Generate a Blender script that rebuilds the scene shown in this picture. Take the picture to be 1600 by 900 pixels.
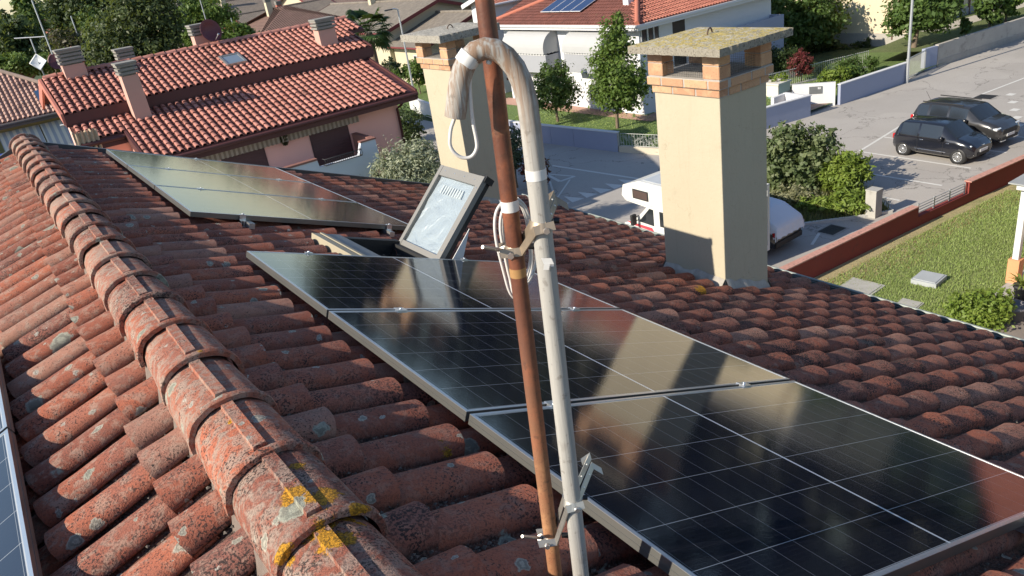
import bpy, bmesh, math, random
from mathutils import Vector, Matrix, noise
random.seed(7)
R = math.radians
scene = bpy.context.scene
for o in list(bpy.data.objects): bpy.data.objects.remove(o)

# ------------------------------------------------------------ camera, sky, sun, exposure
CAMH = 11.2
FPX, PITCH, ROLL, YAW = 1207.75, R(24.526), R(-9.066), R(31.863)
def _basis():
    fwd = Vector((0, math.cos(PITCH), -math.sin(PITCH))); up0 = Vector((0, math.sin(PITCH), math.cos(PITCH))); rt0 = Vector((1, 0, 0))
    rt = math.cos(ROLL)*rt0 + math.sin(ROLL)*up0; up = -math.sin(ROLL)*rt0 + math.cos(ROLL)*up0
    Rz = Matrix.Rotation(-YAW, 3, 'Z')
    return Rz @ rt, Rz @ up, Rz @ fwd
RT, UP, FW = _basis()
CAM = Vector((0, 0, CAMH))
cam_data = bpy.data.cameras.new('camera'); cam = bpy.data.objects.new('camera', cam_data)
scene.collection.objects.link(cam); scene.camera = cam
m = Matrix((RT, UP, -FW)).transposed().to_4x4(); m.translation = CAM
cam.matrix_world = m
cam_data.sensor_width = 36; cam_data.lens = 36*FPX/1600
cam_data.clip_start = 0.05; cam_data.clip_end = 6000

SUN_DIR = Vector((-0.868, 0.122, 0.482)).normalized()
world = bpy.data.worlds.new('World'); scene.world = world; world.use_nodes = True
wn = world.node_tree.nodes; wn.clear()
sky = wn.new('ShaderNodeTexSky'); sky.sky_type = 'NISHITA'; sky.sun_disc = False
sky.sun_elevation = math.asin(SUN_DIR.z); sky.sun_rotation = math.atan2(SUN_DIR.x, SUN_DIR.y) % (2*math.pi)
sky.altitude = 0; sky.air_density = 1.0; sky.dust_density = 0.3; sky.ozone_density = 2.0
bg = wn.new('ShaderNodeBackground'); bg.inputs[1].default_value = 0.112
wo = wn.new('ShaderNodeOutputWorld')
world.node_tree.links.new(sky.outputs[0], bg.inputs[0]); world.node_tree.links.new(bg.outputs[0], wo.inputs[0])
sun_l = bpy.data.lights.new('sun', 'SUN'); sun_l.energy = 4.9; sun_l.angle = R(0.53); sun_l.color = (1.0, 0.90, 0.74)
sun = bpy.data.objects.new('sun', sun_l); scene.collection.objects.link(sun)
sun.rotation_euler = (-SUN_DIR).to_track_quat('-Z', 'Y').to_euler(); sun.location = (0, 0, 60)
scene.view_settings.view_transform = 'Standard'; scene.view_settings.look = 'None'
scene.view_settings.exposure = 0.66; scene.view_settings.gamma = 1.0
scene.view_settings.use_curve_mapping = False
scene.render.engine = 'CYCLES'
scene.render.resolution_x = 1024; scene.render.resolution_y = 576

# pixel of the 1600 x 900 survey picture -> real point on a known plane
def ray(px, py): return (px-800)/FPX*RT - (py-450)/FPX*UP + FW
def PX(px, py, x): d = ray(px, py); return CAM + d*(x/d.x)
def PY(px, py, y): d = ray(px, py); return CAM + d*(y/d.y)
def PZ(px, py, z=0.0): d = ray(px, py); return CAM + d*((z-CAMH)/d.z)
def PP(px, py, p0, n): d = ray(px, py); n = Vector(n); return CAM + d*((n.dot(Vector(p0)-CAM))/n.dot(d))
def PROJ(p):
    v = Vector(p)-CAM; z = v.dot(FW)
    return (800+FPX*v.dot(RT)/z, 450-FPX*v.dot(UP)/z, z)

# ------------------------------------------------------------ object helpers
COL = scene.collection
WMAT = {}
def wm(o): return WMAT.get(o.name, Matrix.Identity(4))
def tag(o, label=None, cat=None, group=None, kind=None):
    if label: o['label'] = label
    if cat: o['category'] = cat
    if group: o['group'] = group
    if kind: o['kind'] = kind
    return o
def thing(name, label, cat, loc=(0, 0, 0), rz=0, group=None):
    o = bpy.data.objects.new(name, None); COL.objects.link(o)
    o.location = loc; o.rotation_euler = (0, 0, rz); o.empty_display_size = .2
    WMAT[o.name] = Matrix.Translation(loc) @ Matrix.Rotation(rz, 4, 'Z')
    return tag(o, label, cat, group)
def mobj(name, mesh, mat, parent=None, local=False, matrix=None):
    o = bpy.data.objects.new(name, mesh); COL.objects.link(o)
    if mat is not None and not mesh.materials: mesh.materials.append(mat)
    if matrix is not None: o.matrix_basis = matrix
    if parent is not None:
        o.parent = parent
        if not local: o.matrix_parent_inverse = wm(parent).inverted()
    WMAT[o.name] = (wm(parent) if (parent is not None and local) else Matrix.Identity(4)) @ (matrix if matrix is not None else Matrix.Identity(4))
    return o
class MB:
    def __init__(s): s.v = []; s.f = []; s.sm = []; s.tint = None; s.pan = None
    def add(s, vs, fs, smooth=False):
        o = len(s.v); s.v += [tuple(p) for p in vs]; s.f += [[i+o for i in f] for f in fs]; s.sm += [smooth]*len(fs); return s
    def hexa(s, p):   # 8 points: bottom 0-3 ccw, top 4-7
        return s.add(p, [(3, 2, 1, 0), (4, 5, 6, 7), (0, 1, 5, 4), (1, 2, 6, 5), (2, 3, 7, 6), (3, 0, 4, 7)])
    def box(s, x0, x1, y0, y1, z0, z1, M=None):
        p = [Vector(q) for q in ((x0, y0, z0), (x1, y0, z0), (x1, y1, z0), (x0, y1, z0), (x0, y0, z1), (x1, y0, z1), (x1, y1, z1), (x0, y1, z1))]
        if M is not None: p = [M @ q for q in p]
        return s.hexa(p)
    def obox(s, c, a, b, d):
        c, a, b, d = Vector(c), Vector(a), Vector(b), Vector(d)
        return s.hexa([c-a-b-d, c+a-b-d, c+a+b-d, c-a+b-d, c-a-b+d, c+a-b+d, c+a+b+d, c-a+b+d])
    def quad(s, a, b, c, d): return s.add([a, b, c, d], [(0, 1, 2, 3)])
    def prism(s, poly, vec, smooth=False):
        n = len(poly); vec = Vector(vec); a = [Vector(p) for p in poly]; b = [p+vec for p in a]
        s.add(a, [tuple(range(n-1, -1, -1))]); s.add(b, [tuple(range(n))])
        if smooth: s.add(a+b, [(i, (i+1) % n, n+(i+1) % n, n+i) for i in range(n)], True)
        else:
            for i in range(n): s.add([a[i], a[(i+1) % n], b[(i+1) % n], b[i]], [(0, 1, 2, 3)])
        return s
    def tube(s, pts, r, seg=10, cap=True, smooth=True):
        pts = [Vector(p) for p in pts]; n = len(pts)
        rr = r if isinstance(r, (list, tuple)) else [r]*n
        ref = None; vs = []
        for i, p in enumerate(pts):
            t = (pts[min(i+1, n-1)]-pts[max(i-1, 0)]).normalized()
            if ref is None:
                ref = Vector((0, 0, 1)) if abs(t.z) < .9 else Vector((1, 0, 0))
            a = (ref - t*ref.dot(t)).normalized(); ref = a; b = t.cross(a)
            vs += [p + (a*math.cos(2*math.pi*k/seg) + b*math.sin(2*math.pi*k/seg))*rr[i] for k in range(seg)]
        fs = [(i*seg+k, i*seg+(k+1) % seg, (i+1)*seg+(k+1) % seg, (i+1)*seg+k) for i in range(n-1) for k in range(seg)]
        s.add(vs, fs, smooth)
        if cap:
            s.add(vs[:seg], [tuple(range(seg-1, -1, -1))]); s.add(vs[-seg:], [tuple(range(seg))])
        return s
    def lathe(s, prof, seg=16, M=None, smooth=True):  # prof (r,z)
        vs = []
        for r, z in prof: vs += [Vector((r*math.cos(2*math.pi*k/seg), r*math.sin(2*math.pi*k/seg), z)) for k in range(seg)]
        if M is not None: vs = [M @ q for q in vs]
        fs = [(i*seg+k, i*seg+(k+1) % seg, (i+1)*seg+(k+1) % seg, (i+1)*seg+k) for i in range(len(prof)-1) for k in range(seg)]
        return s.add(vs, fs, smooth)
    def ribbon(s, pts, wv, th, nrm):
        pts = [Vector(p) for p in pts]; wv = Vector(wv)
        for i in range(len(pts)-1):
            a, b = pts[i], pts[i+1]; d = (b-a); nn = d.cross(wv)
            if nn.length < 1e-9: nn = Vector(nrm)
            nn = nn.normalized()*th/2; e = d.normalized()*th*.3
            s.hexa([a-e-wv/2-nn, b+e-wv/2-nn, b+e+wv/2-nn, a-e+wv/2-nn, a-e-wv/2+nn, b+e-wv/2+nn, b+e+wv/2+nn, a-e+wv/2+nn])
        return s
    def mesh(s, name):
        me = bpy.data.meshes.new(name); me.from_pydata(s.v, [], s.f)
        me.polygons.foreach_set('use_smooth', s.sm)
        if s.tint is not None:
            at = me.attributes.new('tint', 'FLOAT', 'POINT'); at.data.foreach_set('value', s.tint)
        if s.pan is not None:
            at = me.attributes.new('pan', 'FLOAT', 'POINT'); at.data.foreach_set('value', s.pan)
        me.update(); return me
    def build(s, name, mat, parent=None, local=False, matrix=None):
        return mobj(name, s.mesh(name), mat, parent, local, matrix)
def struct(o): o['kind'] = 'structure'; return o
def copy_tree(o, loc=None, rz=None, parent=None):
    c = o.copy(); COL.objects.link(c); c.parent = parent
    if parent is not None: c.matrix_parent_inverse = o.matrix_parent_inverse.copy()
    if loc is not None: c.location = loc
    if rz is not None: c.rotation_euler = (0, 0, rz)
    for ch in [x for x in bpy.data.objects if x.parent == o]: copy_tree(ch, None, None, c)
    return c

# ------------------------------------------------------------ materials
class NT:
    def __init__(s, name):
        s.m = bpy.data.materials.new(name); s.m.use_nodes = True; s.t = s.m.node_tree; s.t.nodes.clear()
        s.out = s.n('ShaderNodeOutputMaterial'); s.b = s.n('ShaderNodeBsdfPrincipled'); s.l(s.b.outputs[0], s.out.inputs[0])
        s.pos = s.n('ShaderNodeNewGeometry').outputs['Position']
    def n(s, t, **k):
        x = s.t.nodes.new(t)
        for a, b in k.items(): setattr(x, a, b)
        return x
    def l(s, a, b): s.t.links.new(a, b)
    def put(s, sock, v):
        if isinstance(v, (int, float)): sock.default_value = v
        elif isinstance(v, (tuple, list)): sock.default_value = (*v, 1) if (len(v) == 3 and len(sock.default_value) == 4) else v
        else: s.l(v, sock)
    def math(s, op, a, b=None, c=None, clamp=False):
        x = s.n('ShaderNodeMath', operation=op); x.use_clamp = clamp; s.put(x.inputs[0], a)
        if b is not None: s.put(x.inputs[1], b)
        if c is not None: s.put(x.inputs[2], c)
        return x.outputs[0]
    def vmath(s, op, a, b=None, out=0):
        x = s.n('ShaderNodeVectorMath', operation=op); s.put(x.inputs[0], a)
        if b is not None: s.put(x.inputs[1], b)
        return x.outputs[out]
    def scalev(s, v, k):
        x = s.n('ShaderNodeVectorMath', operation='SCALE'); s.put(x.inputs[0], v); s.put(x.inputs['Scale'], k); return x.outputs[0]
    def noise(s, scale, detail=4, rough=.55, vec=None, dist=0, out=0):
        x = s.n('ShaderNodeTexNoise'); s.l(vec or s.pos, x.inputs['Vector']); x.inputs['Scale'].default_value = scale
        x.inputs['Detail'].default_value = detail; x.inputs['Roughness'].default_value = rough; x.inputs['Distortion'].default_value = dist
        return x.outputs[out]
    def voro(s, scale, vec=None, feat='F1', rnd=1.0):
        x = s.n('ShaderNodeTexVoronoi', feature=feat); s.l(vec or s.pos, x.inputs['Vector']); x.inputs['Scale'].default_value = scale
        x.inputs['Randomness'].default_value = rnd
        return x.outputs
    def step(s, v, a, b, lo=0.0, hi=1.0):
        x = s.n('ShaderNodeMapRange', interpolation_type='SMOOTHSTEP'); s.put(x.inputs[0], v)
        for i, q in enumerate((a, b, lo, hi)): s.put(x.inputs[i+1], q)
        return x.outputs[0]
    def mix(s, f, a, b, blend='MIX'):
        x = s.n('ShaderNodeMix', data_type='RGBA', blend_type=blend); s.put(x.inputs[0], f); s.put(x.inputs[6], a); s.put(x.inputs[7], b)
        return x.outputs[2]
    def col(s, v): s.put(s.b.inputs['Base Color'], v)
    def rough(s, v): s.put(s.b.inputs['Roughness'], v)
    def bump(s, h, strength=.3, dist=.01):
        x = s.n('ShaderNodeBump'); x.inputs['Strength'].default_value = strength; x.inputs['Distance'].default_value = dist
        s.l(h, x.inputs['Height']); s.l(x.outputs[0], s.b.inputs['Normal']); return x
    def sep(s, v=None):
        x = s.n('ShaderNodeSeparateXYZ'); s.l(v or s.pos, x.inputs[0]); return x.outputs
MATS = {}
def M(name, col, rough=.7, metal=0.0, var=.18, scale=3.0, fine=0.0, bump=0.0, bscale=60, bdist=.004, spec=.5, dirt=None):
    """plain surface with slow tonal drift, optional fine grain and dirt"""
    if name in MATS: return MATS[name]
    t = NT(name); c = Vector(col)
    n1 = t.noise(scale, 5)
    v = t.mix(n1, tuple(c*(1-var)), tuple(min(1, q) for q in c*(1+var)))
    if fine:
        n2 = t.noise(bscale, 3); v = t.mix(t.math('MULTIPLY', n2, fine), v, tuple(c*.45))
    if dirt:
        n3 = t.noise(dirt[1], 6, .65); v = t.mix(t.step(n3, dirt[2], dirt[2]+.15, 0, dirt[3]), v, dirt[0])
    t.col(v); t.rough(rough); t.b.inputs['Metallic'].default_value = metal; t.b.inputs['Specular IOR Level'].default_value = spec
    if bump: t.bump(t.noise(bscale, 4), bump, bdist)
    MATS[name] = t.m; return t.m
# ============================================================ the tiled roof we stand on
SL = R(22.0); CS, SN = math.cos(SL), math.sin(SL)
XR, ZR = 0.30, CAMH-1.2645            # ridge of the tile base planes
PITCHV, EXPO, FIRST = 0.212, 0.345, 0.25
YV0, YV1 = -1.6, 9.12                # verges
def right_pt(u, y, w=0.0): return Vector((XR+u*CS+w*SN, y, ZR-u*SN+w*CS))
def left_pt(u, y, w=0.0): return Vector((XR-u*CS-w*SN, y, ZR-u*SN+w*CS))
M_R = Matrix(((CS, 0, SN), (0, 1, 0), (-SN, 0, CS))).to_4x4()
M_L = Matrix(((-CS, 0, -SN), (0, -1, 0), (-SN, 0, CS))).to_4x4()

def old_terracotta(name, ridge=False):
    t = NT(name)
    oi = t.n('ShaderNodeObjectInfo').outputs['Random']
    at = t.n('ShaderNodeAttribute', attribute_name='tint').outputs['Fac']
    tint = t.math('FRACT', t.math('ADD', oi, at))
    tint2 = t.math('FRACT', t.math('MULTIPLY', tint, 7.31))
    x = t.sep()[0]
    moss = t.step(x, 2.3, 3.6)
    slow = t.noise(3.2, 4)
    base = t.mix(tint, (.38, .118, .066), (.215, .070, .046))
    base = t.mix(t.step(tint2, .70, .98, 0, .75), base, (.36, .20, .145)); base = t.mix(t.step(tint2, .22, .02, 0, .6), base, (.22, .10, .08))
    base = t.mix(t.step(slow, .42, .72, 0, .55), base, (.25, .105, .08))
    mid = t.noise(19, 5, .6)
    base = t.mix(t.step(mid, .50, .72, 0, .65), base, (.19, .105, .085))
    pale = t.step(t.noise(24, 5, .66, dist=.6), .40 if ridge else .47, .60 if ridge else .64, 0, .92 if ridge else .5)
    side = t.step(x, -.2, .75, 1, .35)
    base = t.mix(t.math('MULTIPLY', pale, side), base, (.31, .265, .22) if ridge else (.36, .28, .22))
    # black lichen specks, denser where the slope stays damp
    sp = t.noise(140, 2, .6)
    thr = t.math('SUBTRACT', t.math('SUBTRACT', .592, t.math('MULTIPLY', moss, .085)), t.math('MULTIPLY', t.step(slow, .4, .7), .055)); thr = t.math('ADD', thr, t.math('MULTIPLY_ADD', tint2, .10, -.05))
    spk = t.math('MULTIPLY', t.step(t.math('SUBTRACT', sp, thr), -.025, .03), t.math('ADD', t.step(t.noise(9, 4, .6), .38, .62, .25, .92), t.math('MULTIPLY', moss, .15), clamp=True))
    base = t.mix(spk, base, (.030, .023, .022))
    sp2 = t.noise(160, 2, .6)
    base = t.mix(t.step(sp2, .55, .66, 0, .45), base, (.07, .05, .045))
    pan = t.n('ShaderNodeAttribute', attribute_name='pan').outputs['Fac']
    grime = t.math('MULTIPLY', t.step(pan, .25, .7), t.step(t.noise(40, 4, .6), .28, .65, 1.0, .6))  # pan dirt, strengthened to paint the shade of the gaps between tiles
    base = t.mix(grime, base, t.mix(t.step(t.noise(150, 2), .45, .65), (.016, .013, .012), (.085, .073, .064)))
    # round crust lichens
    wob = t.scalev(t.noise(45, 4, out=1), .036)
    vp = t.vmath('ADD', t.pos, wob)
    for sc, lo, keep, colr, seed in ((6.3, .12, .70, (.30, .31, .25), 0), (12.5, .12, .72, (.36, .34, .28), 3.7), (21, .13, .86, (.40, .37, .32), 9.1)):
        v = t.voro(sc, t.vmath('ADD', vp, (seed, seed*.7, seed*1.3)))
        cs = t.sep(v['Color'])
        rad = t.math('MULTIPLY_ADD', cs[0], .18, lo)
        q = t.math('DIVIDE', v['Distance'], rad)
        inside = t.step(q, 1.0, .82)
        pres = t.math('GREATER_THAN', cs[1], keep)
        ringd = t.step(t.math('ABSOLUTE', t.math('SUBTRACT', q, .55)), .10, .22, .55, 0)
        lc = t.mix(ringd, colr, (.10, .10, .085))
        lc = t.mix(t.step(t.noise(150, 2), .45, .7, 0, .5), lc, (.16, .16, .14))
        base = t.mix(t.math('MULTIPLY', t.math('MULTIPLY', inside, pres), t.step(x, 2.0, 3.0, .92, .25)), base, lc)
    h = t.math('ADD', t.math('MULTIPLY', sp, .5), t.math('MULTIPLY', t.noise(240, 3), .7))
    # golden lichen cushions at their own places
    d = None
    for (px, py, rr) in GOLD:
        p = px
        q = t.math('DIVIDE', t.vmath('DISTANCE', t.pos, (p[0], p[1], p[2]), out=1), rr)
        d = q if d is None else t.math('MINIMUM', d, q)
    wobb = t.math('MULTIPLY', t.math('SUBTRACT', t.noise(26, 5, .7), .5), 2.6)
    gold = t.step(t.math('ADD', d, wobb), 1.0, .78)
    gcol = t.mix(t.step(t.noise(170, 3), .38, .62), (.50, .24, .020), (.16, .085, .012))
    base = t.mix(gold, base, gcol)
    h = t.math('ADD', h, t.math('MULTIPLY', gold, 1.2))
    t.col(base); t.rough(.88); t.b.inputs['Specular IOR Level'].default_value = .25
    t.bump(h, .55, .006)
    return t.m
def _g(px, py, x, r): p = PX(px, py, x); return ((p.x, p.y, p.z), 0, r)
GOLD = [_g(462, 775, .295, .040), _g(480, 762, .30, .035), _g(505, 770, .345, .05), _g(500, 845, .29, .055), _g(520, 835, .305, .05), _g(545, 838, .35, .045), _g(562, 795, .39, .03), _g(433, 870, .19, .035),
        _g(310, 516, .345, .035), _g(308, 533, .33, .03), _g(362, 660, .28, .014), _g(432, 738, .30, .022), _g(465, 738, .34, .026), _g(690, 705, .80, .03), _g(800, 806, .72, .022), _g(492, 725, .47, .02), ((4.05, 3.75, CAMH-2.68), 0, .07)]
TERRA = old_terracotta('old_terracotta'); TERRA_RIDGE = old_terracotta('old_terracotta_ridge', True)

def tile_mesh(length, seed, pitch=PITCHV, segs=9, lift=.024, lsegs=3, jitter=.0016, expo=EXPO):
    """portuguese clay tile: barrel + flat pan, lower end at local x=0, upper end at x=-length"""
    rnd = random.Random(seed); mb = MB()
    def section(t):   # t 0 upper .. 1 lower; free edge of the barrel on +v, flat pan on -v
        bw = .065+(.0765-.065)*t; bh = .047+(.062-.047)*t + (.004 if t > .93 else 0); z0 = -.004+lift*t
        pts = [(bw-.016, z0+.004), (bw-.001, z0+.006)]
        for k in range(segs+1):
            a = math.pi*k/segs; pts.append((bw*math.cos(a), max(z0+bh*math.sin(a)**.62, z0+(.014 if k == 0 else 0))))
        e = pitch-.050
        pts += [(-bw-.003, z0-.008), (-(e-.012), z0-.008), (-e, z0+.004)]
        return pts
    n = segs+6; vs = []; pan = []
    for i in range(lsegs+1):
        t = i/lsegs
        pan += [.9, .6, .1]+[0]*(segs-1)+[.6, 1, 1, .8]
        for (v, w) in section(t):
            vs.append((-length*(1-t)+rnd.uniform(-1, 1)*jitter, v+rnd.uniform(-1, 1)*jitter*.6, w+rnd.uniform(-1, 1)*jitter))
    fs = [(i*n+k, i*n+k+1, (i+1)*n+k+1, (i+1)*n+k) for i in range(lsegs) for k in range(n-1)]
    mb.add(vs, fs, True)
    top = vs[-n:]; th = .013; low = []
    for k, (x, v, w) in enumerate(top):
        if 2 <= k <= segs+2: a = math.pi*(k-2)/segs; low.append((x-.001, v-th*math.cos(a), w-th*math.sin(a)-.002))
        else: low.append((x-.001, v, w-th))
    mb.add(list(top)+low, [(k, k+1, n+k+1, n+k) for k in range(n-1)])
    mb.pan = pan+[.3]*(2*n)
    return mb
TILE_V = [tile_mesh(.41, i).mesh('roof_tile_%d' % i) for i in range(6)]
TILE_S = [tile_mesh(.27, 40+i).mesh('roof_tile_short_%d' % i) for i in range(3)]
for me in TILE_V+TILE_S: me.materials.append(TERRA)

house = thing('tiled_house', 'house under the camera with weathered red barrel tile roof', 'house', (0, 0, 0))
def deck(name, side, u1):
    P = right_pt if side > 0 else left_pt
    mb = MB(); th = .05
    a, b, c, d = P(0, YV0, -.01), P(u1, YV0, -.01), P(u1, YV1, -.01), P(0, YV1, -.01)
    dn = Vector((0, 0, -.16))
    mb.hexa([a+dn, b+dn, c+dn, d+dn, a, b, c, d] if side > 0 else [d+dn, c+dn, b+dn, a+dn, d, c, b, a])
    return mb.build(name, M('roof_underlay', (.075, .05, .042), .95, var=.4, scale=9, bump=.6, bscale=70), house)
roofR = deck('roof_slope', 1, 6.12); roofL = deck('roof_slope', -1, 6.12)
tag(roofR, 'shaded tile slope carrying the solar panels and chimneys'); tag(roofL, 'sunlit tile slope left of the ridge')

PANEL_ZONE_R = [(0.72, 2.46, .85, 4.15), (.72, 2.36, 5.35, 8.6)]
def hidden(side, u, y):
    if side > 0:
        for (u0, u1, y0, y1) in PANEL_ZONE_R:
            if u0+.34 < u < u1 and y0-.05 < y < y1+.1: return True
    return False
spots = []
ncol = int((YV1-YV0)/PITCHV)
for side, ncourse in ((1, 18), (-1, 18)):
    for k in range(ncourse):
        for c in range(ncol):
            y = YV0+.11+c*PITCHV; u = FIRST+EXPO*k
            if side > 0 and ((4.27 < XR+(u-.15)*CS < 5.03 and 3.95 < y < 4.58) or (4.52 < XR+(u-.15)*CS < 5.03 and 7.92 < y < 8.48)): continue
            if side > 0 and 1.22 < u-.10 < 2.05 and 4.28 < y < 4.92: continue
            p = (right_pt if side > 0 else left_pt)(u-.17, y, .06); pr = PROJ(p)
            vis = pr[2] > .3 and -60 < pr[0] < 1660 and -60 < pr[1] < 1000 and not hidden(side, u, y)
            spots.append((pr[2] if vis else 1e3+pr[2], side, k, c, u, y))
spots.sort()
field = {1: MB(), -1: MB()}
for f in field.values(): f.tint = []; f.pan = []
for i, (dist, side, k, c, u, y) in enumerate(spots):
    rnd = random.Random(k*977+c*31+side)
    jm = Matrix.Rotation(R(rnd.gauss(0, .8)), 4, 'Z') @ Matrix.Rotation(R(rnd.gauss(0, 1.0)), 4, 'X') @ Matrix.Rotation(R(rnd.uniform(-.5, .3)), 4, 'Y')
    pos = (right_pt if side > 0 else left_pt)(u+rnd.gauss(0, .006), y+rnd.uniform(-.004, .004), .006+rnd.uniform(0, .004))
    mat = Matrix.Translation(pos) @ (M_R if side > 0 else M_L) @ jm
    me = TILE_S[rnd.randrange(3)] if k == 0 else TILE_V[rnd.randrange(6)]
    if i < 296:
        mobj('roof_tile', me, None, roofR if side > 0 else roofL, False, mat)
    else:
        f = field[side]
        vs = [mat @ v.co for v in me.vertices]; f.add(vs, [tuple(p.vertices) for p in me.polygons], True)
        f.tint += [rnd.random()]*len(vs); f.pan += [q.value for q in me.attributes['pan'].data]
for side, f in field.items():
    o = f.build('roof_tile_field', TERRA, roofR if side > 0 else roofL); o['kind'] = 'stuff'

# ridge tiles with raised spine and collar at the near end
def ridge_tile(seed):
    mb = MB(); rnd = random.Random(seed); seg = 20; st = []
    L = .43
    for i, (yy, s, dz) in enumerate([(0, 1.065, .006), (.006, 1.085, .009), (.020, 1.085, .009), (.028, 1.05, .004), (.032, 1.03, .0), (.2, 1.005, -.003), (L, .965, -.010)]):
        ring = []
        for k in range(seg+1):
            a = math.pi*(1-k/seg)
            hw = .128*s; hh = .122*s
            x = hw*math.cos(a); z = hh*math.sin(a)**.72
            ring.append([x, yy, z+dz-.115])
        st.append(ring)
    vs = [(p[0]+rnd.uniform(-1, 1)*.0018, p[1]+rnd.uniform(-1, 1)*.001, p[2]+rnd.uniform(-1, 1)*.0018) for r in st for p in r]
    n = seg+1
    mb.add(vs, [(i*n+k, i*n+k+1, (i+1)*n+k+1, (i+1)*n+k) for i in range(len(st)-1) for k in range(seg)], True)
    top = vs[:n]; low = [(x*.88, y+.001, (z+.115)*.88-.115) for x, y, z in top]
    mb.add(list(top)+low, [(k, n+k, n+k+1, k+1) for k in range(n-1)])
    inn = [(x, y+.09, z) for x, y, z in low]
    mb.add(low+inn, [(k, n+k, n+k+1, k+1) for k in range(n-1)], True)
    # spine: low raised flat band
    for (y0, y1, z0, z1) in ((.05, .40, .0165, .004),):
        hw = .017
        mb.hexa([(-hw-.004, y0, z0-.012), (hw+.004, y0, z0-.012), (hw+.004, y1, z1-.012), (-hw-.004, y1, z1-.012), (-hw, y0, z0+.004), (hw, y0, z0+.004), (hw, y1, z1+.003), (-hw, y1, z1+.003)])
    me = mb.mesh('ridge_tile_%d' % seed); me.materials.append(TERRA_RIDGE); return me
RT_V = [ridge_tile(i) for i in range(4)]
RSTEP = .365; y = 1.427-.365*8; i = 0
RIDGE_Z = CAMH-1.122
while y < YV1-.2:
    rnd = random.Random(i*13)
    mobj('ridge_tile', RT_V[i % 4], None, roofR, False, Matrix.Translation((XR+rnd.uniform(-.004, .004), y, RIDGE_Z-.012+rnd.uniform(-.003, .003))) @ Matrix.Rotation(R(rnd.uniform(-.8, .8)), 4, 'Z') @ Matrix.Rotation(R(rnd.uniform(-1, 1)), 4, 'Y'))
    y += RSTEP; i += 1
# mortar bedding along both sides of the ridge
mb = MB()
for sgn in (-1, 1):
    pts = []; yy = YV0
    while yy < YV1:
        w = noise.noise(Vector((yy*9, sgn*3, 0)))*.012; pts.append((yy, w)); yy += .045
    top = [(XR+sgn*(.100), q, RIDGE_Z-.10) for q, w in pts]; out = [(XR+sgn*(.124+w), q, RIDGE_Z-.135+w*.4) for q, w in pts]; bot = [(XR+sgn*(.142+w), q, RIDGE_Z-.20) for q, w in pts]
    n = len(pts); vs = top+out+bot
    fs = [(r*n+j, r*n+j+1, (r+1)*n+j+1, (r+1)*n+j) for r in range(2) for j in range(n-1)]
    mb.add(vs, fs if sgn > 0 else [tuple(reversed(q)) for q in fs], True)
mb.build('ridge_mortar', M('old_mortar', (.20, .155, .13), .95, var=.35, scale=30, fine=.6, bump=.8, bscale=120), house)
# end disc of the ridge at the far gable
mb = MB(); mb.prism([(XR+.15*math.cos(a), YV1+.02, RIDGE_Z-.13+.14*math.sin(a)) for a in [math.pi*k/12 for k in range(13)]], (0, .03, 0)); mb.build('ridge_end', TERRA_RIDGE, house)
# debris of clay grit, moss and seeds lying in the pans
GRIT = M('roof_grit', (.115, .098, .085), .95, var=.75, scale=70)
mb = MB(); rnd = random.Random(5)
for i in range(17000):
    c = rnd.randrange(ncol); side = 1 if rnd.random() < .78 else -1
    u = .12+rnd.random()**1.4*(5.5 if side > 0 else 2.2); yc = YV0+.11+c*PITCHV-side*(.106+rnd.gauss(0, .018))
    if not (0.6 < yc < 8.5): continue
    if PROJ(right_pt(u, yc))[2] > 5.5 and rnd.random() < .6: continue
    kk = (u-FIRST) % EXPO; w = .006+.022*(kk/EXPO)+.005
    p = (right_pt if side > 0 else left_pt)(u, yc, w); r = rnd.uniform(.0025, .0075)*(1.25 if rnd.random() < .1 else 1)
    a = rnd.uniform(0, 6.28); ca, sa = math.cos(a)*r, math.sin(a)*r
    mb.add([p+Vector((ca, sa, -r*.2)), p+Vector((-sa, ca, .1*r)), p+Vector((-ca*1.3, -sa, -r*.2)), p+Vector((sa, -ca*1.2, 0)), p+Vector((0, 0, r*.7))], [(0, 1, 4), (1, 2, 4), (2, 3, 4), (3, 0, 4)])
o = mb.build('roof_debris', GRIT, house); o['kind'] = 'stuff'
# eave gutter, fascia, walls
GUT = M('gutter_metal', (.16, .19, .19), .45, .6, var=.3, scale=8)
mb = MB(); ex, ez = right_pt(6.10, 0).x, right_pt(6.10, 0).z
prof = [(.10+.075*math.cos(a), -.022+.08*math.sin(a)) for a in [math.pi+math.pi*k/10 for k in range(11)]]
for off in (0, .004):
    vs = [(ex+a-off*0, yy, ez+b-off) for yy in (YV0, YV1+.05) for a, b in prof]; n = len(prof)
    mb.add(vs, [(k, k+1, n+k+1, n+k) for k in range(n-1)], True)
mb.tube([(ex+.176, YV0, ez-.020), (ex+.176, YV1+.05, ez-.020)], .010, 8)
for q in range(8):
    yy = .2+q*1.15; mb.box(ex-.02, ex+.175, yy, yy+.025, ez-.022, ez-.018)
mb.build('gutter', GUT, house)
mb = MB(); mb.tube([(ex+.182, YV0, ez+.002), (ex+.182, YV1+.05, ez+.002)], .014, 8); mb.build('gutter_rim', M('gutter_rim_metal', (.27, .30, .285), .5, .3, var=.2), house)
mb = MB()
WX0, WX1, WY0, WY1 = XR-5.0, XR+5.0, YV0+.4, YV1-.45
zt = right_pt(5.05/CS, 0).z-.2
mb.box(WX0, WX1, WY0, WY1, 0, zt)
mb.prism([(WX0, WY0, zt), (WX1, WY0, zt), (XR, WY0, ZR-.22)], (0, WY1-WY0, 0))
mb.build('wall', M('own_plaster', (.72, .60, .40), .85, var=.08, bump=.2), house)
mb = MB()
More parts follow.
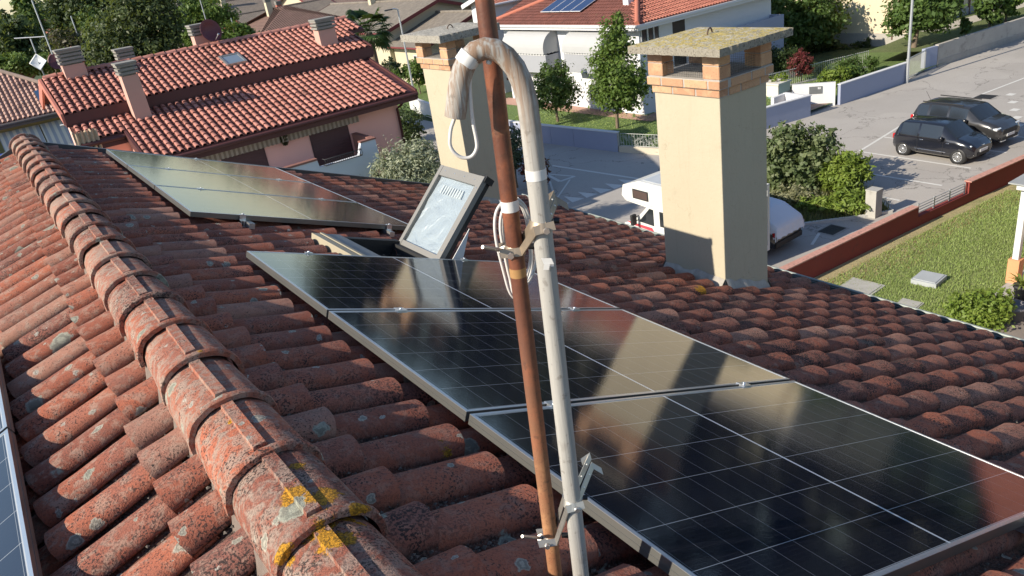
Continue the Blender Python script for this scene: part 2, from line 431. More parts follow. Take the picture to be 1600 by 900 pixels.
for sgn in (1, -1):
    P = right_pt if sgn > 0 else left_pt
    a = P(6.14, YV0-.02, -.16); b = P(6.14, YV1+.02, -.16); mb.obox((a+b)/2+Vector((0, 0, .03)), (.018, 0, 0), (0, (YV1-YV0)/2+.02, 0), (0, 0, .09))
mb.build('fascia', M('brown_fascia', (.10, .045, .03), .6), house)
# lead verge flashing strip along the far gable
mb = MB()
for sgn in (1, -1):
    P = right_pt if sgn > 0 else left_pt
    a, b = P(.1, YV1+.03, .035), P(6.1, YV1+.03, .035); c = (a+b)/2; d = (b-a)/2; nrm = Vector((sgn*SN, 0, CS))
    mb.obox(c, d, (0, .03, 0), nrm*.05)
mb.build('verge_flashing', M('verge_metal', (.09, .09, .095), .5, .5, var=.3), house)
# ============================================================ solar panels
PW, PL, PT = 1.134, 1.80, .035
def panel_glass_mat():
    t = NT('panel_glass')
    oc = t.n('ShaderNodeTexCoord').outputs['Object']; s = t.sep(oc)
    def line(v, period, width, off=0.0):
        f = t.math('FRACT', t.math('ADD', t.math('DIVIDE', t.math('SUBTRACT', v, off), period), .5))
        d = t.math('MULTIPLY', t.math('ABSOLUTE', t.math('SUBTRACT', f, .5)), period)
        return t.step(d, width, width*.6)
    rows = line(s[1], (PW-.04)/6, .0014, .02)
    cols = t.math('MULTIPLY', line(s[0], (PL-.05)/18, .0009, .025), .30)
    bus = t.math('MULTIPLY', line(s[1], (PW-.04)/66, .0005, .02), .05)
    mid = t.step(t.math('ABSOLUTE', t.math('SUBTRACT', s[0], PL/2)), .0050, .0042)
    edge = t.math('MAXIMUM', t.step(t.math('ABSOLUTE', t.math('SUBTRACT', s[1], PW/2)), PW/2-.0185, PW/2-.0165), t.step(t.math('ABSOLUTE', t.math('SUBTRACT', s[0], PL/2)), PL/2-.0185, PL/2-.0165))
    fac = t.math('MAXIMUM', t.math('MAXIMUM', t.math('MULTIPLY', rows, .5), cols), t.math('MAXIMUM', mid, t.math('MAXIMUM', bus, t.math('MULTIPLY', edge, .55))))
    cell = t.mix(t.noise(9, 3, vec=oc), (.0065, .0085, .017), (.010, .012, .022))
    dust = t.math('MULTIPLY', t.step(t.noise(3.1, 6, .7), .45, .75), .004); dust = t.math('ADD', dust, t.math('MULTIPLY', t.step(t.math('SUBTRACT', PL, s[0]), .10, .0), .02))
    t.col(t.mix(dust, t.mix(fac, cell, (.62, .64, .66)), (.45, .41, .35)))
    t.rough(t.math('MULTIPLY_ADD', t.noise(5, 3, vec=oc), .03, .045))
    t.b.inputs['IOR'].default_value = 1.68; t.b.inputs['Specular IOR Level'].default_value = .5
    t.b.inputs['Coat Weight'].default_value = .0; t.b.inputs['Coat Roughness'].default_value = .06; t.b.inputs['Coat IOR'].default_value = 1.6
    mp = t.n('ShaderNodeMapping'); t.l(oc, mp.inputs[0]); mp.inputs['Scale'].default_value = (1, 1.9, 1)
    t.bump(t.noise(120, 2, .5, vec=mp.outputs[0]), .05, .002)
    return t.m
PGLASS = panel_glass_mat()
ALU = M('black_anodised_frame', (.20, .20, .19), .38, .75, var=.12, scale=6)
ALU_EDGE = M('frame_top_edge', (.55, .57, .60), .32, .85, var=.1)
SILVER = M('clamp_aluminium', (.72, .74, .76), .28, .9, var=.1)
_fm = MB(); fw_ = .012
for (x0, x1, y0, y1) in ((0, PL, 0, fw_), (0, PL, PW-fw_, PW), (0, fw_, fw_+.0002, PW-fw_-.0002), (PL-fw_, PL, fw_+.0002, PW-fw_-.0002)):
    _fm.box(x0, x1, y0, y1, -PT, -.0022)
    _fm.box(x0-.0015 if x0 == 0 else x0, x1+.0015 if x1 == PL else x1, y0+.0005, y1-.0005, -.021, -.0185)
FRAME_ME = _fm.mesh('panel_frame'); FRAME_ME.materials.append(ALU)
_fe = MB()
for (x0, x1, y0, y1) in ((0, PL, 0, fw_), (0, PL, PW-fw_, PW), (0, fw_, fw_, PW-fw_), (PL-fw_, PL, fw_, PW-fw_)): _fe.box(x0, x1, y0, y1, -.002, 0)
EDGE_ME = _fe.mesh('frame_edge'); EDGE_ME.materials.append(ALU_EDGE)
_g = MB(); _g.box(fw_, PL-fw_, fw_, PW-fw_, -.006, -.0018); GLASS_ME = _g.mesh('panel_glass'); GLASS_ME.materials.append(PGLASS)
_b = MB(); _b.box(fw_+.001, PL-fw_-.001, fw_+.001, PW-fw_-.001, -.0095, -.007); BACK_ME = _b.mesh('panel_back'); BACK_ME.materials.append(M('panel_backsheet', (.7, .7, .7), .7))
def clamp_mesh(end):
    mb = MB()
    if end:   # Z bracket gripping the outer edge with stem and screw head
        mb.box(-.022, .022, -.012, .014, 0, .004); mb.box(-.022, .022, -.014, -.010, -.036, .004); mb.box(-.022, .022, -.03, -.0142, -.040, -.034)
        mb.box(-.014, -.006, -.028, -.02, -.13, -.04); mb.box(.006, .014, -.028, -.02, -.10, -.04); mb.box(-.02, .02, -.032, -.012, -.085, -.075)
        mb.lathe([(0, .012), (.008, .012), (.008, .004), (0, .004)], 8, Matrix.Translation((0, -.005, 0)))
    else:
        mb.box(-.026, .026, -.022, .022, .0, .0035); mb.box(-.026, .026, -.006, .006, -.03, 0)
        mb.lathe([(0, .010), (.007, .010), (.007, .0035), (0, .0035)], 8)
    me = mb.mesh('panel_clamp'); me.materials.append(SILVER); return me
CL_MID, CL_END = clamp_mesh(False), clamp_mesh(True)
def solar_panel(label, group, mat, clamps):
    o = bpy.data.objects.new('solar_panel', None); COL.objects.link(o); o.matrix_basis = mat; WMAT[o.name] = mat.copy()
    tag(o, label, 'solar panel', group)
    for nm, me in (('frame', FRAME_ME), ('frame_edge', EDGE_ME), ('glass', GLASS_ME), ('backsheet', BACK_ME)): mobj(nm, me, None, o, True)
    for (x, y, end, flip) in clamps:
        mm = Matrix.Translation((x, y, .0005)) @ (Matrix.Rotation(math.pi, 4, 'Z') if flip else Matrix.Identity(4))
        mobj('clamp', CL_END if end else CL_MID, None, o, True, mm)
    return o
# panel plane at perpendicular distance D below the camera: X sin + (z-CAMH) cos = -D
def plane_pt(X, y, D): return Vector((X, y, CAMH+(-D-X*SN)/CS))
def at_panel(X, y, D, k=1.0): return Matrix.Translation(plane_pt(X, y, D)) @ M_R @ Matrix.Diagonal((k, k, 1, 1))
near_y = [(4.204-PW, 'topmost panel of the near array, below the open skylight'), (4.204-2*PW-.02, 'middle panel of the near array, mirroring the right chimney'), (4.204-3*PW-.04, 'nearest large panel of the near array at bottom right')]
for i, (y0, lab) in enumerate(near_y):
    cl = [(x, -.010, False, False) for x in (.36, PL-.36)] if i < 2 else [(x, -.0015, True, False) for x in (.36, PL-.36)]
    if i == 0: cl += [(x, PW+.0015, True, True) for x in (.36, PL-.36)]
    solar_panel('black '+lab, 'near roof array', at_panel(.945, y0, .925), cl)
KF = .953
far_y = [(8.635-PW*KF, 'farthest panel of the far array by the gable'), (8.635-2*PW*KF-.02, 'middle panel of the far array'), (8.635-3*PW*KF-.04, 'lowest panel of the far array beside the open skylight')]
for i, (y0, lab) in enumerate(far_y):
    cl = [(x, -.010, False, False) for x in (.36, PL-.36)] if i < 2 else [(x, -.0015, True, False) for x in (.36, PL-.25)]
    if i == 0: cl += [(.9, PW+.0015, True, True)]
    solar_panel('dark '+lab, 'far roof array', at_panel(.93, y0, .925, KF), cl)
for i, (y0, lab) in enumerate([(4.17-PW, 'upper panel at the left picture edge beyond the ridge'), (4.17-2*PW-.02, 'lower panel at the bottom left corner beyond the ridge'), (4.17-3*PW-.04, 'nearest panel left of the ridge, mostly out of view')][:2]):
    X0 = -.297; zz = ZR-(XR-X0)/CS*SN+.165/CS
    mm = Matrix.Translation((X0, y0+PW, zz)) @ M_L
    solar_panel('solar '+lab, 'left roof array', mm, [(x, PW+.010, False, False) for x in (.36, PL-.36)])
# mounting rails running along the ridge direction under each array, on roof hooks
RAIL = M('rail_aluminium', (.55, .56, .58), .35, .9, var=.15)
for (X0, D, ya, yb, lab) in ((.945, .925, .70, 4.26, 'near'), (.93, .925, 5.25, 8.68, 'far')):
    for j, xo in enumerate((.36, PL-.36)):
        p = plane_pt(X0+xo*CS, 0, D+PT+.0215)
        r = thing('mounting_rail', 'silver mounting rail under the %s solar array, %s one' % (lab, 'upslope' if j == 0 else 'downslope'), 'rail', (p.x, ya, p.z), 0, 'solar mounting rails')
        mb = MB(); mb.box(-.02, .02, 0, yb-ya, -.02, .02, M_R); mb.build('rail', RAIL, r, True)
        mb = MB(); k = .25
        while k < yb-ya: mb.box(-.015, .015, k, k+.03, -.09, -.0205, M_R); k += .9
        mb.build('roof_hooks', RAIL, r, True)
# left slope rails
for j, xo in enumerate((.36, PL-.36)):
    p = Vector((-.30-xo*CS, 1.85, 0)); p.z = ZR-(XR-p.x)/CS*SN+(.165-PT-.0215)/CS
    r = thing('mounting_rail', 'silver mounting rail under the left solar array, %s one' % ('upslope' if j == 0 else 'downslope'), 'rail', p, 0, 'solar mounting rails')
    mb = MB(); mb.box(-.02, .02, -2.35, 0, -.02, .02, M_L); mb.build('rail', RAIL, r, True)
    mb = MB()
    for k in (-.4, -1.3, -2.2): mb.box(-.015, .015, k, k+.03, -.09, -.0205, M_L)
    mb.build('roof_hooks', RAIL, r, True)
# ============================================================ chimneys
def plaster_mat():
    t = NT('cream_plaster')
    mp = t.n('ShaderNodeMapping'); t.l(t.pos, mp.inputs[0]); mp.inputs['Scale'].default_value = (1, 1, .07)
    b = t.mix(t.noise(2.2, 5), (.405, .355, .26), (.46, .41, .305))
    b = t.mix(t.step(t.noise(24, 5, .65, vec=mp.outputs[0]), .52, .72, 0, .35), b, (.38, .33, .24))
    b = t.mix(t.step(t.noise(5, 6, .7), .58, .74, 0, .45), b, (.35, .30, .22))
    v = t.voro(2.6, t.vmath('ADD', t.pos, t.scalev(t.noise(5, 4, out=1), .35)), 'DISTANCE_TO_EDGE')
    b = t.mix(t.math('MULTIPLY', t.step(v['Distance'], .006, .002), t.step(t.noise(1.7, 3), .50, .6, 0, .5)), b, (.28, .23, .16))
    b = t.mix(t.step(t.noise(70, 3), .64, .72, 0, .5), b, (.34, .29, .2))
    t.col(b); t.rough(.92); t.bump(t.math('ADD', t.noise(40, 5, .65), t.math('MULTIPLY', t.noise(9, 4), 1.5)), .35, .006); return t.m
PLASTER = plaster_mat()
def brick_mat():
    t = NT('orange_brick'); rn = t.n('ShaderNodeObjectInfo').outputs['Random']
    b = t.mix(rn, (.50, .30, .175), (.40, .215, .125)); b = t.mix(t.step(t.noise(14, 4), .45, .7, 0, .6), b, (.57, .37, .22))
    b = t.mix(t.step(t.noise(90, 3), .58, .66, 0, .6), b, (.25, .12, .08)); t.col(b); t.rough(.85); t.bump(t.noise(120, 3), .3, .003); return t.m
BRICK = brick_mat()
MORT = M('grey_mortar', (.38, .35, .32), .95, var=.25, scale=20, bump=.5, bscale=90)
def slab_mat(name, lich):
    t = NT(name)
    b = t.mix(t.noise(22, 6, .65), (.46, .43, .37) if lich < .5 else (.38, .34, .26), (.27, .25, .22))
    nz = t.n('ShaderNodeNewGeometry').outputs['Normal']; up = t.step(t.sep(nz)[2], .3, .8)
    y = t.math('MULTIPLY', t.step(t.noise(17, 6, .7), .36, .47), t.math('MULTIPLY', up, lich))
    b = t.mix(y, b, t.mix(t.noise(60, 3), (.55, .42, .10), (.40, .32, .13)))
    b = t.mix(t.math('MULTIPLY', t.step(t.noise(20, 6, .72), .47, .58, 0, .85), up), b, (.50, .47, .41))
    b = t.mix(t.step(t.noise(75, 4), .54, .64, 0, .75), b, (.085, .07, .05))
    t.col(b); t.rough(.95); t.bump(t.math('ADD', t.noise(60, 5, .7), t.noise(180, 3)), .9, .012); return t.m
def rough_slab(cx, cy, z, hx, hy, th, dome, seed, corner_dz=(0, 0, 0, 0)):
    mb = MB(); n = 34
    def top(i, j):
        a, b = i/n*2-1, j/n*2-1
        e = 1-max(abs(a), abs(b))**6
        w = noise.noise(Vector((a*6+seed, b*6, seed)))*.009 + noise.noise(Vector((a*15, b*15+seed, 0)))*.008
        edge = noise.noise(Vector((a*9, b*9, seed*2)))*.013+noise.noise(Vector((a*23, b*23, seed*3)))*.008
        dz = ((1-a)*(1-b)*corner_dz[0]+(1+a)*(1-b)*corner_dz[1]+(1+a)*(1+b)*corner_dz[2]+(1-a)*(1+b)*corner_dz[3])/4
        return (cx+a*hx+edge*(abs(a) > .98), cy+b*hy+edge*(abs(b) > .98), z+th+dome*(1-max(abs(a), abs(b)))+w*e-.006*(1-e)+dz), dz
    vs = [top(i, j)[0] for j in range(n+1) for i in range(n+1)]
    mb.add(vs, [(j*(n+1)+i, j*(n+1)+i+1, (j+1)*(n+1)+i+1, (j+1)*(n+1)+i) for j in range(n) for i in range(n)], True)
    ringi = [(i, 0) for i in range(n)]+[(n, j) for j in range(n)]+[(i, n) for i in range(n, 0, -1)]+[(0, j) for j in range(n, 0, -1)]
    tp = [top(i, j) for i, j in ringi]; a = [q[0] for q in tp]; b = [(x, y, z+d) for (x, y, zz), d in tp]
    m_ = len(a); mb.add(a+b, [(k, m_+k, m_+(k+1) % m_, (k+1) % m_) for k in range(m_)]); mb.add(b, [tuple(range(m_-1, -1, -1))])
    return mb
def chimney(label, x0, x1, y0, y1, zband, zfoot, slab, ztop, lich, group):
    c = thing('chimney', label, 'chimney', ((x0+x1)/2, (y0+y1)/2, zfoot), 0, group)
    mb = MB(); mb.box(x0, x1, y0, y1, zfoot-.5, zband); pb_ = mb.build('plaster_body', PLASTER, c); bv = pb_.modifiers.new('bevel', 'BEVEL'); bv.width = .006; bv.segments = 2
    # mortar foot skirt
    mb = MB(); rnd = random.Random(3)
    def skirt(p, q, out):
        p, q, out = Vector(p), Vector(q), Vector(out); k = 9; a = []; b = []
        for i in range(k+1):
            m_ = p.lerp(q, i/k); zr = ZR-(m_.x-XR)/CS*SN
            a.append(m_+out*.004+Vector((0, 0, zr+.125+rnd.uniform(-.02, .025)-m_.z))); b.append(m_+out*(.05+rnd.uniform(0, .05))+Vector((0, 0, zr+.03-m_.z)))
        mb.add(a+b, [(i, i+1, k+2+i, k+1+i) for i in range(k)], True)
    skirt((x0, y1, 0), (x0, y0, 0), (-1, 0, 0)); skirt((x0, y0, 0), (x1, y0, 0), (0, -1, 0)); skirt((x1, y0, 0), (x1, y1, 0), (1, 0, 0)); skirt((x1, y1, 0), (x0, y1, 0), (0, 1, 0))
    mb.build('mortar_skirt', M('skirt_mortar', (.33, .305, .27), .95, var=.4, scale=14, bump=.6, bscale=60), c)
    # two corbelled brick courses
    for course, (ov, za, zb) in enumerate(((.016, zband, zband+.060), (.042, zband+.066, zband+.126))):
        mb = MB(); e = .006; mb.box(x0-ov+e, x1+ov-e, y0-ov+e, y1+ov-e, za-.002, zb+(.006 if course else .004)); mb.build('mortar_core', MORT, c)
        X0, X1, Y0, Y1 = x0-ov, x1+ov, y0-ov, y1+ov; bl = .235; d = .10
        def run(a, b, fn, off):
            t = a-off
            while t < b-.02:
                s, e_ = max(a, t), min(b, t+bl)
                if e_-s > .025: fn(s+.005, e_-.005)
                t += bl+.004
        def bk(*q):
            m2 = MB(); m2.box(*q); o = m2.build('brick', BRICK, c)
            bv = o.modifiers.new('bevel', 'BEVEL'); bv.width = .004; bv.segments = 1
        off = .12 if course else 0.0
        run(Y0, Y1, lambda a, b: bk(X0, X0+d, a, b, za, zb), off); run(Y0, Y1, lambda a, b: bk(X1-d, X1, a, b, za, zb), off)
        run(X0+d+.006, X1-d-.006, lambda a, b: bk(a, b, Y0, Y0+d, za, zb), .1-off); run(X0+d+.006, X1-d-.006, lambda a, b: bk(a, b, Y1-d, Y1, za, zb), .1-off)
    zp = zband+.133; ph = ztop-zp
    for (ax, ay) in ((x0-.03, y0-.03), (x1+.03-.13, y0-.03), (x0-.03, y1+.03-.16), (x1+.03-.13, y1+.03-.16)):
        for k in range(2):
            m2 = MB(); j = random.uniform(-.004, .004); m2.box(ax+j, ax+.13+j, ay, ay+.16, zp+k*ph/2+.004, zp+(k+1)*ph/2-.003); o = m2.build('brick', BRICK, c)
            bv = o.modifiers.new('bevel', 'BEVEL'); bv.width = .005; bv.segments = 1
            m2 = MB(); m2.box(ax+.006+j, ax+.124+j, ay+.006, ay+.154, zp+k*ph/2-.002, zp+k*ph/2+.006); m2.build('mortar_joint', MORT, c)
    mb = MB(); mb.box(x0+.11, x1-.11, y0+.11, y1-.11, zp-.06, zp-.012); mb.build('flue_top', M('soot', (.03, .028, .026), .95), c)
    # bird mesh between the piers
    mb = MB()
    for (p, q) in (((x0+.02, y0+.13), (x0+.02, y1-.13)), ((x1-.02, y0+.13), (x1-.02, y1-.13)), ((x0+.11, y0+.02), (x1-.11, y0+.02)), ((x0+.11, y1-.02), (x1-.11, y1-.02))):
        L = math.dist(p, q); k = max(2, int(L/.018))
        for i in range(k+1):
            f = i/k; xx, yy = p[0]+(q[0]-p[0])*f, p[1]+(q[1]-p[1])*f; mb.box(xx-.0008, xx+.0008, yy-.0008, yy+.0008, zp-.005, zp+.11)
        for j in range(6):
            zz = zp+j*.018; mb.box(min(p[0], q[0])-.0008, max(p[0], q[0])+.0008, min(p[1], q[1])-.0008, max(p[1], q[1])+.0008, zz, zz+.0016)
    mb.build('bird_mesh', M('mesh_wire', (.12, .12, .12), .5, .8), c)
    s = rough_slab(*slab, seed=len(c.name)*1.7+x0).build('cap_slab', slab_mat('slab_concrete_%s' % lich, lich), c)
    cx, cy, zz, hx, hy, th, dome = slab[:7]
    mb = MB(); mb.tube([Vector((cx+.02+.05*math.cos(a), cy+.02*math.cos(a), zz+th+dome-.012+.05*math.sin(a))) for a in [math.pi*k/10 for k in range(11)]], .006, 8); mb.build('lifting_hook', M('rusty_hook', (.10, .06, .04), .7, .4), s)
    return c
ZB = CAMH-1.335
def mk(label, x0, y0, lich, slab_off=(0, 0), th=.062, dome=.02):
    x1, y1 = x0+.54, y0+.67
    cx, cy = (x0+x1)/2+slab_off[0], (y0+y1)/2+slab_off[1]
    chimney(label, x0, x1, y0, y1, ZB, ZR-(x0-XR)/CS*SN, (cx, cy, CAMH-1.0, .405, .46, th, dome), CAMH-1.0, lich, 'roof chimneys')
mk('yellow plaster chimney at right with thick lichen covered slab cap', 4.49, 3.92, 1.0, (-.05, -.05))
mk('yellow plaster chimney behind the poles with grey concrete cap', 4.55, 7.88, .0, (-.03, -.03), .085, .0)

# ============================================================ skylight, sash thrown open
Dh = 1.0
hinge = PP(622, 385, (0, 0, CAMH-Dh/CS), (SN, 0, CS))
sd = Vector((.717, 0, .697)).normalized(); sl = .675; wY = .58
top = hinge + sd*sl
sk = thing('skylight', 'open roof window with grey sash and crumpled foil behind glass', 'skylight', (hinge.x, hinge.y-wY/2, hinge.z))
DG = M('skylight_grey', (.24, .23, .21), .5, .2, var=.1); BLK = M('rubber_black', (.012, .012, .013), .6)
nS = sd.cross(Vector((0, 1, 0))).normalized()      # sash normal
if nS.x > 0: nS = -nS
yc0, yc1 = hinge.y-wY, hinge.y
def sp_(a, y, w=0): return hinge + sd*a + Vector((0, y-hinge.y, 0)) + nS*w
def bar(mb, a0, a1, y0, y1, w0, w1):
    mb.hexa([sp_(a0, y0, w0), sp_(a1, y0, w0), sp_(a1, y1, w0), sp_(a0, y1, w0), sp_(a0, y0, w1), sp_(a1, y0, w1), sp_(a1, y1, w1), sp_(a0, y1, w1)][::1])
mb = MB(); fwd_ = .055
bar(mb, 0, sl, yc1-fwd_*.7, yc1, -.02, .018); bar(mb, 0, sl, yc0, yc0+fwd_, -.02, .018); bar(mb, sl-.075, sl-.0005, yc0+fwd_+.001, yc1-fwd_*.7-.001, -.019, .016); bar(mb, 0, .06, yc0+fwd_+.001, yc1-fwd_*.7-.001, -.019, .016)
sash = mb.build('sash', DG, sk)
mb = MB(); bar(mb, .01, sl-.01, yc0+.004, yc1-.004, -.055, -.0205); bar(mb, sl-.03, sl+.012, yc0-.014, yc0+.02, -.06, .010); mb.build('sash_back', BLK, sk)
mb = MB()
for k in range(4): bar(mb, .1+k*.16, .108+k*.16, yc0+.02, yc0+.028, .018, .021)
for k in range(4): bar(mb, sl-.04, sl-.033, yc0+.09+k*.13, yc0+.097+k*.13, .016, .019)
mb.build('screw', SILVER, sash)
t = NT('skylight_glass'); t.col((.75, .80, .82)); t.rough(.03); tp_ = t.n('ShaderNodeBsdfTransparent'); gl_ = t.n('ShaderNodeBsdfGlossy'); gl_.inputs['Roughness'].default_value = .03; mx_ = t.n('ShaderNodeMixShader'); mx_.inputs[0].default_value = .10; t.l(tp_.outputs[0], mx_.inputs[1]); t.l(gl_.outputs[0], mx_.inputs[2]); t.l(mx_.outputs[0], t.out.inputs[0])
SKG = t.m
mb = MB(); bar(mb, .06, sl-.075, yc0+fwd_, yc1-fwd_*.7, .001, .004); mb.build('glass', SKG, sash)
def foil_mat():
    t = NT('crumpled_foil'); t.col((.42, .48, .50)); t.b.inputs['Metallic'].default_value = .1; t.rough(.38)
    n = t.noise(6, 3, .5, dist=1.0); t.bump(n, .6, .05); return t.m
mb = MB(); n = 22; vs = []
for i in range(n+1):
    for j in range(n+1):
        a, y = .062+(sl-.139)*i/n, yc0+fwd_+.002+(wY-fwd_*1.7-.004)*j/n
        w = -.010+.008*noise.noise(Vector((i*.32, j*.22, 2))) + .006*abs(noise.noise(Vector((i*.5+j*.3, j*.5, 7))))
        vs.append(sp_(a, y, w))
mb.add(vs, [(i*(n+1)+j, i*(n+1)+j+1, (i+1)*(n+1)+j+1, (i+1)*(n+1)+j) for i in range(n) for j in range(n)], True)
mb.build('foil_blind', foil_mat(), sash)
mb = MB()
for k in range(9): bar(mb, sl-.20, sl-.135, yc0+.16+k*.032, yc0+.176+k*.032, .0042, .0048)
mb.build('glass_label', M('label_white', (.40, .45, .47), .6), sash)
# fixed frame left on the roof, uphill of the hinge
def roof_loc(p): # slope coords of a point
    d = p-Vector((XR, 0, ZR)); return d.x*CS-d.z*SN, d.x*SN+d.z*CS
uh, wh = roof_loc(hinge); u0 = uh-.47; wh = .115
def fr(mb, ua, ub, ya, yb, wa, wb):
    mb.hexa([right_pt(ua, ya, wa), right_pt(ub, ya, wa), right_pt(ub, yb, wa), right_pt(ua, yb, wa), right_pt(ua, ya, wb), right_pt(ub, ya, wb), right_pt(ub, yb, wb), right_pt(ua, yb, wb)])
mb = MB(); fr(mb, u0, uh, yc1-.02, yc1+.045, -.1, wh-.012); fr(mb, u0, uh, yc0-.045, yc0+.02, -.1, wh-.012); fr(mb, uh-.05, uh+.02, yc0-.044, yc1+.044, -.1, wh-.03)
mb.build('frame', BLK, sk)
mb = MB(); fr(mb, u0-.09, u0+.03, yc0-.05, yc1+.05, -.02, wh-.002); mb.build('frame_cover', M('cover_slate', (.17, .185, .20), .5, .4, var=.1), sk)
CREAM = M('cream_profile', (.33, .29, .21), .6)
mb = MB(); fr(mb, u0-.115, u0-.091, yc0-.05, yc1+.052, -.02, wh+.006); mb.build('cream_profile', CREAM, sk)
mb = MB(); a0 = u0-.175
mb.prism([right_pt(a0, q, w) for q, w in ((yc1+.05, wh+.0), (yc0-.05, wh+.0), (yc0-.05, -.02), (yc1-.02, -.02), (yc1+.03, .02))], M_R.to_3x3() @ Vector((.05, 0, 0))); mb.build('cream_profile', CREAM, sk)
mb = MB(); fr(mb, u0-.125, u0-.1155, yc0-.05, yc1+.05, -.02, wh-.004); mb.build('seal', BLK, sk)
mb = MB(); p = right_pt(u0-.18, yc0+.18, wh-.09); mb.lathe([(0, .02), (.028, .018), (.03, 0), (0, 0)], 14, Matrix.Translation(p) @ M_R @ Matrix.Rotation(-math.pi/2, 4, 'Y')); mb.build('knob', BLK, sk)
mb = MB(); fr(mb, u0+.03, uh-.05, yc0+.02, yc1-.02, -.11, -.10); mb.build('shaft_floor', BLK, sk)
mb = MB(); a, b = sp_(.05, yc0-.02, -.06), sp_(.32, yc0-.02, -.06); mb.prism([a, b, right_pt(uh+.17, yc0-.02, .09), right_pt(uh+.05, yc0-.02, .07)], (0, -.006, 0)); mb.build('white_stay', M('white_sheet', (.6, .6, .6), .6), sk)
mb = MB(); rnd = random.Random(2)
vs = []; n = 16
for i in range(n+1):
    for j in range(7):
        vs.append(right_pt(uh+.06+.42*i/n, yc0-.06+.13*j/6-.02, .075+.035*abs(noise.noise(Vector((i*.5, j*.6, 1))))+.02*noise.noise(Vector((i*1.1, j*1.2, 4)))))
mb.add(vs, [(i*7+j, i*7+j+1, (i+1)*7+j+1, (i+1)*7+j) for i in range(n) for j in range(6)], True); mb.build('lead_apron', M('lead_apron', (.06, .075, .10), .5, .3, var=.3, scale=14), sk)
# ============================================================ the two poles strapped together
def rust_mat():
    t = NT('rusty_steel'); z = t.sep()[2]
    fade = t.step(z, 9.85, 10.65)
    b = t.mix(fade, (.30, .14, .066), (.115, .042, .027))
    b = t.mix(t.step(t.noise(14, 5, .6), .45, .68, 0, .6), b, (.28, .095, .045))
    b = t.mix(t.step(t.noise(11, 4), .60, .74, 0, .55), b, (.46, .24, .11))
    b = t.mix(t.step(t.noise(240, 2), .55, .7, 0, .45), b, (.09, .04, .025)); b = t.mix(t.step(t.noise(34, 5, .7), .57, .66, 0, .55), b, (.07, .035, .024))
    t.col(b); t.rough(t.step(z, 10.3, 10.7, .75, .42)); t.bump(t.noise(190, 3), .25, .002); return t.m
def weathered_mat():
    t = NT('weathered_pipe'); z = t.sep()[2]
    mp = t.n('ShaderNodeMapping'); t.l(t.pos, mp.inputs[0]); mp.inputs['Scale'].default_value = (1, 1, .045)
    st = t.noise(130, 5, .6, vec=mp.outputs[0])
    b = t.mix(st, (.43, .415, .39), (.22, .21, .195))
    tan = t.math('MULTIPLY', t.step(z, 10.78, 11.05), t.step(st, .36, .60))
    b = t.mix(t.math('MULTIPLY', tan, .85), b, (.22, .125, .07))
    b = t.mix(t.step(t.noise(17, 4), .62, .72, 0, .45), b, (.20, .18, .16))
    b = t.mix(t.step(t.noise(60, 4, .6), .60, .70, 0, .5), b, (.13, .11, .095)); t.col(b); t.rough(.78); t.bump(st, .45, .003); return t.m
RUST, PIPE = rust_mat(), weathered_mat()
TAPE = M('white_tape', (.62, .61, .60), .55, var=.06); CABLE = M('white_cable', (.58, .555, .535), .5, var=.06)
GALV = M('galvanised_steel', (.42, .40, .37), .42, .75, var=.3, scale=40); GALV_R = M('stained_steel', (.30, .24, .18), .5, .6, var=.35, scale=35)
DARKS = M('dark_bolt', (.02, .02, .022), .5, .4)
b0, b1 = PY(868, 900, 1.13), PY(757, 0, 1.12); bd = (b1-b0).normalized()
mast = thing('antenna_mast', 'rusty brown steel mast rising through the middle of the picture', 'pole', b0)
mb = MB(); mb.tube([b0-bd*.13, b0+bd*.3, b0+bd*.7, b1, b1+bd*.9], .0158, 24); mb.build('steel_tube', RUST, mast)
def bpt(z): return b0+bd*((z-b0.z)/bd.z)
def band(mb, p, d, r, h, seg=24): mb.tube([p-d*h/2, p+d*h/2], r, seg, True)
zb1 = PY(797, 319, 1.127).z
mb = MB(); band(mb, bpt(zb1), bd, .0166, .020); mb.build('tape_band', TAPE, mast)
mb = MB(); q = bpt(zb1)+Vector((-.012, .004, .011)); mb.prism([q, q+Vector((-.006, .002, .004)), q+Vector((-.004, .002, -.004))], (.001, .001, 0)); mb.build('tape_end', TAPE, mast)
mb = MB(); band(mb, bpt(PY(812, 421, 1.128).z), bd, .0160, .018); mb.build('old_tape_mark', M('yellowed_tape', (.34, .19, .075), .5), mast)
mb = MB(); p = PY(778, 125, 1.12); mb.tube([p+Vector((.010, -.012, 0)), p+Vector((.018, -.018, 0))], .0022, 8); mb.build('weld_spot', RUST, mast)
# grey pipe with swan neck
g0 = PY(908, 900, 1.06); gtop = PY(829, 195, 1.05); gd = (gtop-g0).normalized()
hp = gtop.copy(); hdir = Vector((-.86, .51, 0)); hn = Vector((hdir.y, -hdir.x, 0))
def HK(px, py): return PP(px, py, hp, hn)
neck = [(829, 195), (824, 160), (816, 130), (805, 106), (791, 89), (775, 78), (758, 76), (743, 81), (731, 93), (723, 110), (718, 130), (715, 150), (713, 168), (711, 183)]
npts = [HK(*q) for q in neck]
grey = thing('grey_pipe', 'weathered grey pipe with swan neck strapped to the rusty mast', 'pipe', g0)
mb = MB(); mb.tube([g0-gd*.13, g0+gd*.3, g0+gd*.62]+npts, .0177, 24, cap=False)
mb.build('pipe', PIPE, grey)
mb = MB(); e = npts[-1]; ed = (npts[-1]-npts[-2]).normalized()
mb.tube([e-ed*.0004, e-ed*.02], [.0177, .0150], 24, cap=False); mb.tube([e+ed*.0003, e-ed*.05], .0146, 24, cap=False); mb.tube([e-ed*.05, e-ed*.052], .0146, 20); mb.build('pipe_bore', M('pipe_inside', (.06, .045, .035), .8), grey)
